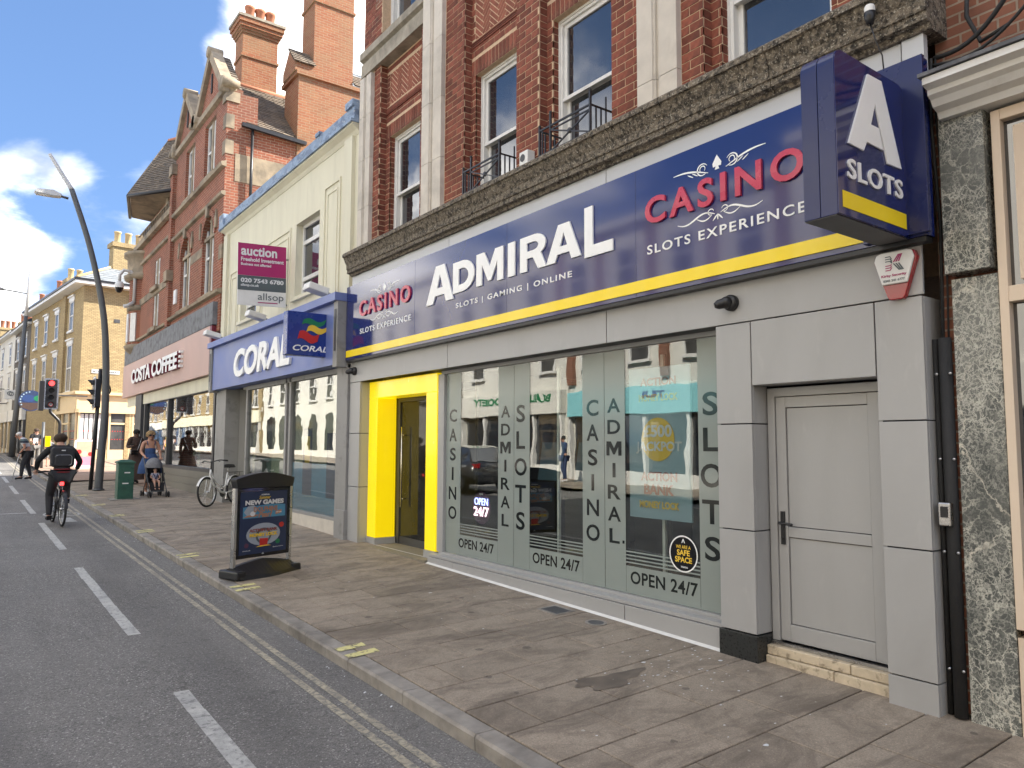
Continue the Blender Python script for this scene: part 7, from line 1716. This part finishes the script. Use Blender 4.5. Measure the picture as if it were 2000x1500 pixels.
mb = MB(); q = rrect(.28, .20, .05, 5, -.14, 1.18); mb.tube([(a, -.375, b) for a, b in q[6:]], .004, 5); mb.build('zip', 'silver', bp); B('logo_patch', 'paper', bp, -.035, .035, -.326, -.322, 1.46, 1.48)
for s in (-1, 1): mb = MB(); mb.tube(smooth_path([(s*.12, -.15, 1.50), (s*.13, -.02, 1.58), (s*.13, .06, 1.48), (s*.12, .02, 1.25)], 4), .018, 6); mb.build('strap', 'cloth_black', bp)
# mother with pushchair
WX, WY = 4.05, 21.9; wz = zp(WX, WY)
t, j, P = person('woman in blue denim dress and sunglasses pushing a pushchair', (WX, WY, wz), rad(184), dict(el=(-.24, .02, 1.15), er=(.24, .02, 1.15), wl=(-.19, .28, 1.02), wr=(.19, .28, 1.02), kr=(.10, .14, .52), ar=(.10, .10, .10), tr=(.11, .25, .05), kl=(-.09, -.02, .5), al=(-.09, -.22, .13), tl=(-.10, -.08, .05)), 1.0, 'skin_tan', 'denim', 'none', 'denim', 'dress', 'cloth_white', 'hair_blonde', 'curly', 1.08, grip=True)
mb = MB(); mb.ball(P(.038, .092, .018), (.034, .014, .024), 10, 6); mb.ball(P(-.038, .092, .018), (.034, .014, .024), 10, 6); mb.box(*sorted((P(.09, .05, 0).x, P(-.09, .05, 0).x)), j['hd'].y+.085, j['hd'].y+.092, j['hd'].z+.018, j['hd'].z+.03); mb.build('sunglasses', 'black_gloss', t)
for s in (-1, 1): mb = MB(); mb.tube(smooth_path([(s*.085, .085, 1.33), (s*.10, .06, 1.43), (s*.10, -.05, 1.44), (s*.08, -.10, 1.34)], 4), .012, 6); mb.build('dress_strap', 'cloth_navy', t)
px_, py_ = 4.07, 21.25; pz = zp(px_, py_)
ps = thing('pushchair', 'dark grey folding pushchair with hood carrying a baby', 'pushchair', (px_, py_, pz), rad(184), local=True)
mb = MB()
for s in (-1, 1):
    x = s*.21; mb.tube([(x, .38, .10), (x*.95, -.38, 1.02)], .013, 8); mb.tube([(x, -.30, .09), (x*.98, .10, .62)], .012, 8); mb.tube(smooth_path([(x*.95, -.38, 1.02), (x*.93, -.44, 1.06), (x*.80, -.48, 1.04)], 3), .016, 8)
mb.tube([(-.21, .34, .16), (.21, .34, .16)], .011, 6).tube([(-.21, -.22, .2), (.21, -.22, .2)], .011, 6); mb.build('frame', 'post_grey', ps)
for sx in (-1, 1):
    for yy_ in (.40, -.32):
        for d in (-.028, .028):
            mb = MB(); mb.lathe([(.0, -.013), (.05, -.013), (.075, -.010), (.078, 0), (.075, .010), (.05, .013), (0, .013)], (sx*.215+d, yy_, .08), (1, 0, 0), 16); mb.build('wheel', 'black_rubber', ps)
mb = MB(); mb.add([(-.19, .20, .38), (.19, .20, .38), (.18, -.10, .36), (-.18, -.10, .36), (.18, -.24, .88), (-.18, -.24, .88), (-.16, .27, .14), (.16, .27, .14)], [(0, 1, 2, 3), (3, 2, 4, 5), (0, 1, 7, 6)]); mb.build('seat', 'cloth_black', ps, fix=False)
mb = MB()
for s in (-1, 1): mb.add([(s*.195, .16, .40), (s*.20, -.10, .38), (s*.20, -.22, .88), (s*.20, .0, .72)], [(0, 1, 2, 3)])
mb.build('side_panel', 'cloth_charcoal', ps, fix=False)
mb = MB(); n = 12; rows = []
for i in range(7):
    a = rad(100-i*17); cy, cz = -.17, .76; ry = .26
    for k in range(n+1):
        b = math.pi*k/n; rows.append((.215*math.cos(b), cy-ry*math.cos(a)*-1*math.sin(b)*.9+.02, cz+.26*math.sin(a)*math.sin(b)))
mb.add(rows, [(i*(n+1)+k, i*(n+1)+k+1, (i+1)*(n+1)+k+1, (i+1)*(n+1)+k) for i in range(6) for k in range(n)], True); mb.build('hood', 'cloth_grey', ps, fix=False)
mb = MB()
for k in range(3): mb.tube([(-.18, -.10+.04*k, .25), (.18, -.10+.04*k, .25)], .01, 5)
mb.build('basket', 'cloth_black', ps)
sb = dict(pel=(0, 0, .95), wai=(0, -.02, 1.07), che=(0, -.04, 1.22), nb=(0, -.03, 1.33), nk=(0, -.02, 1.37), hd=(0, 0, 1.50), ht=(0, 0, 1.60), sl=(-.15, -.02, 1.30), sr=(.15, -.02, 1.30), el=(-.24, .04, 1.12), er=(.24, .04, 1.12), wl=(-.13, .20, 1.06), wr=(.13, .20, 1.06), hl=(-.08, .05, .92), hr=(.08, .05, .92), kl=(-.12, .36, .92), kr=(.12, .36, .92), al=(-.10, .42, .55), ar=(.10, .42, .55), tl=(-.10, .55, .50), tr=(.10, .55, .50))
t, j, P = person('fair-haired baby in striped top strapped into the pushchair', (px_, py_-.02, pz-.03), rad(184), sb, .48, 'skin_pale', 'baby_stripe', 'short', None, 'none', None, 'hair_blonde', 'thin', 1.15)
for s in (-1, 1): mb = MB(); mb.tube([(s*.12, .06, 1.33), (s*.06, .12, 1.2), (0, .17, 1.02)], .022, 6); mb.build('harness_strap', 'cloth_navy', t)
# woman in brown with a shoulder bag
DX, DY = 4.42, 26.2
t, j, P = person('woman in dark brown top and long skirt holding a phone, behind the cabinet', (DX, DY, zp(DX, DY)), rad(190), dict(er=(.24, -.02, 1.14), wr=(.16, .24, 1.18), kr=(.10, .12, .5), ar=(.10, .10, .09), tr=(.11, .24, .05), al=(-.10, -.16, .12), tl=(-.10, -.02, .05)), 1.02, 'skin_dark', 'cloth_brown', 'long', 'cloth_brown', 'skirt', 'cloth_black', 'hair_black', 'bun', 1.1, grip=True)
bg_ = thing('shoulder_bag', 'small black cross-body bag on the woman in brown', 'bag', (DX, DY, zp(DX, DY)), rad(190), local=True); mb = MB(); mb.prism(rrect(.22, .15, .03, 4, .02, .92), (0, .20, 0), SOU, -.08, 0); mb.build('bag_body', 'black_gloss', bg_, .01)
mb = MB(); mb.tube(smooth_path([(.03, .20, 1.06), (-.05, .17, 1.25), (-.13, .06, 1.45), (-.12, -.06, 1.43), (.05, -.13, 1.15), (.22, .12, 1.05)], 5), .008, 6); mb.build('strap', 'silver', bg_)
B('mobile_phone', 'black_gloss', None, 4.20, 4.32, 25.88, 25.90, 1.65, 1.69, .004, label='dark phone in the hand of the woman in brown', cat='phone')
# two people waiting by the crossing
t, j, P = person('woman in black T-shirt and checked trousers with sunglasses waiting at the crossing', (2.50, 38.2, zr(38.2)+.14), rad(200), dict(er=(.24, .02, 1.14), wr=(.08, .22, 1.12)), 1.0, 'skin_pale', 'cloth_black', 'short', 'check_trousers', 'long', 'cloth_black', 'hair_brown', 'long', 1.0)
mb = MB(); mb.ball(P(.036, .092, .018), (.034, .012, .022), 8, 6); mb.ball(P(-.036, .092, .018), (.034, .012, .022), 8, 6); mb.build('sunglasses', 'black_gloss', t); mb = MB(); mb.box(.02, .20, .22, .23, 1.05, 1.28); mb.build('folded_paper', 'paper', t)
person('child in grey T-shirt standing beside the crossing woman', (3.05, 38.6, zr(38.6)+.15), rad(185), None, .74, 'skin_pale', 'cloth_grey', 'short', 'cloth_grey', 'short', 'cloth_black', 'hair_brown', 'short', 1.0)
# customer seated in the coffee shop window
cx, cy = 5.95, 24.3; fz = .45
ch = thing('dining_chair', 'dark red cafe chair behind the coffee shop window', 'chair', (cx, cy, fz), rad(150), local=True)
mb = MB(); mb.box(-.22, .22, -.22, .22, .42, .47); mb.build('seat', 'cloth_red', ch, .01); mb = MB(); mb.box(-.22, .22, -.25, -.21, .48, .92); mb.build('backrest', 'cloth_red', ch, .01)
for sx in (-1, 1):
    for sy in (-1, 1): mb = MB(); mb.tube([(sx*.19, sy*.19, .42), (sx*.21, sy*.21, 0)], .014, 6); mb.build('leg', 'dark_frame', ch)
person('seated customer in pale top behind the coffee shop window', (cx, cy, fz), rad(150), dict(pel=(0, -.05, .54), wai=(0, -.06, .68), che=(0, -.03, .88), nb=(0, 0, 1.03), nk=(0, .02, 1.09), hd=(0, .05, 1.18), ht=(0, .05, 1.25), sl=(-.17, 0, 1.0), sr=(.17, 0, 1.0), el=(-.22, .06, .76), er=(.22, .06, .76), wl=(-.1, .27, .78), wr=(.1, .27, .78),
    hl=(-.09, 0, .52), hr=(.09, 0, .52), kl=(-.11, .40, .50), kr=(.11, .40, .50), al=(-.11, .42, .09), ar=(.11, .42, .09), tl=(-.11, .55, .04), tr=(.11, .55, .04)), 1, 'skin_tan', 'cloth_cream', 'short', 'cloth_black', 'long', 'cloth_black', 'hair_brown', 'long', 1.0)
tb = thing('cafe_table', 'round pedestal table beside the seated customer', 'table', (6.2, 23.7, fz)); mb = MB(); mb.lathe([(0, .70), (.32, .70), (.32, .73), (0, .73)], (6.2, 23.7, fz), (0, 0, 1), 24); mb.build('table_top', 'shop_grey', tb); mb = MB(); mb.lathe([(.20, 0), (.18, .03), (.03, .05), (.03, .70)], (6.2, 23.7, fz), (0, 0, 1), 16); mb.build('pedestal', 'dark_frame', tb)
# passer-by across the street, seen in the shop glass
person('man in navy jacket and cap on the opposite pavement with a phone to his face', (-8.0, 21.8, zr(21.8)+.12), rad(-75), dict(er=(.26, .05, 1.18), wr=(.10, .16, 1.50)), 1.04, 'skin_tan', 'cloth_navy', 'long', 'cloth_navy', 'long', 'cloth_white', 'cloth_black', 'short', 1.05)
# dark hatchback in the far lane (seen in the shop glass)
car = thing('parked_car', 'dark grey hatchback in the far lane mirrored in the shop window', 'car', (-2.9, 21.2, zr(21.2)), rad(90), local=True)
pm('car_paint', (.020, .021, .024), .25, coat=.8, var=.05)
sec = [(-2.0, .45, .75, .78), (-1.95, .35, .95, .84), (-1.6, .28, 1.02, .88), (-.8, .25, .98, .89), (.5, .25, .95, .89), (1.4, .28, .88, .86), (1.9, .32, .78, .80), (2.05, .42, .66, .70)]
mb = MB(); vs = []
for x, zl, zh, w in sec: vs += [(x, -w, zl), (x, -w-.01, (zl+zh)/2), (x, -w+.06, zh), (x, w-.06, zh), (x, w+.01, (zl+zh)/2), (x, w, zl)]
mb.add(vs, [(i*6+k, i*6+k+1, (i+1)*6+k+1, (i+1)*6+k) for i in range(len(sec)-1) for k in range(5)]+[(i*6+5, i*6, (i+1)*6, (i+1)*6+5) for i in range(len(sec)-1)]+[tuple(range(6)), tuple(range(len(vs)-6, len(vs)))], True); mb.build('body', 'car_paint', car)
cab = [(-1.85, 1.0, .74), (-1.45, 1.42, .62), (-.6, 1.50, .62), (.35, 1.44, .61), (1.15, .93, .74)]; mb = MB(); vs = []
for x, z, w in cab: vs += [(x, -w, z), (x, w, z), (x*.95, .80, .94), (x*.95, -.80, .94)]
mb.add(vs, [(i*4+k, i*4+(k+1) % 4, (i+1)*4+(k+1) % 4, (i+1)*4+k) for i in range(4) for k in range(4)]+[(0, 1, 2, 3), (16, 17, 18, 19)]); mb.build('cabin_glass', 'dark_pane', car)
mb = MB(); mb.add([(-1.45, -.63, 1.43), (-1.45, .63, 1.43), (.35, .62, 1.455), (.35, -.62, 1.455), (-.6, -.63, 1.515), (-.6, .63, 1.515)], [(0, 1, 5, 4), (4, 5, 2, 3)]); mb.build('roof', 'car_paint', car, fix=False)
for x in (-1.35, 1.3):
    for s in (-1, 1):
        w = bpy.data.objects.new('wheel', None); link(w, car); mb = MB(); mb.lathe([(.20, -.1), (.31, -.1), (.33, -.06), (.33, .06), (.31, .1), (.20, .1)], (x, s*.80, .33), (0, 1, 0), 24); mb.build('tyre', 'black_rubber', w); mb = MB(); mb.lathe([(0, -.09), (.2, -.09), (.2, .09), (0, .09)], (x, s*.80, .33), (0, 1, 0), 12); mb.build('rim', 'silver', w)
for s in (-1, 1): mb = MB(); mb.box(-2.01, -1.85, s*.55, s*.80, .80, .93); mb.build('tail_light', 'red_lens', car); mb = MB(); mb.box(1.88, 2.02, s*.5, s*.76, .62, .74); mb.build('headlight', 'white_plastic', car)
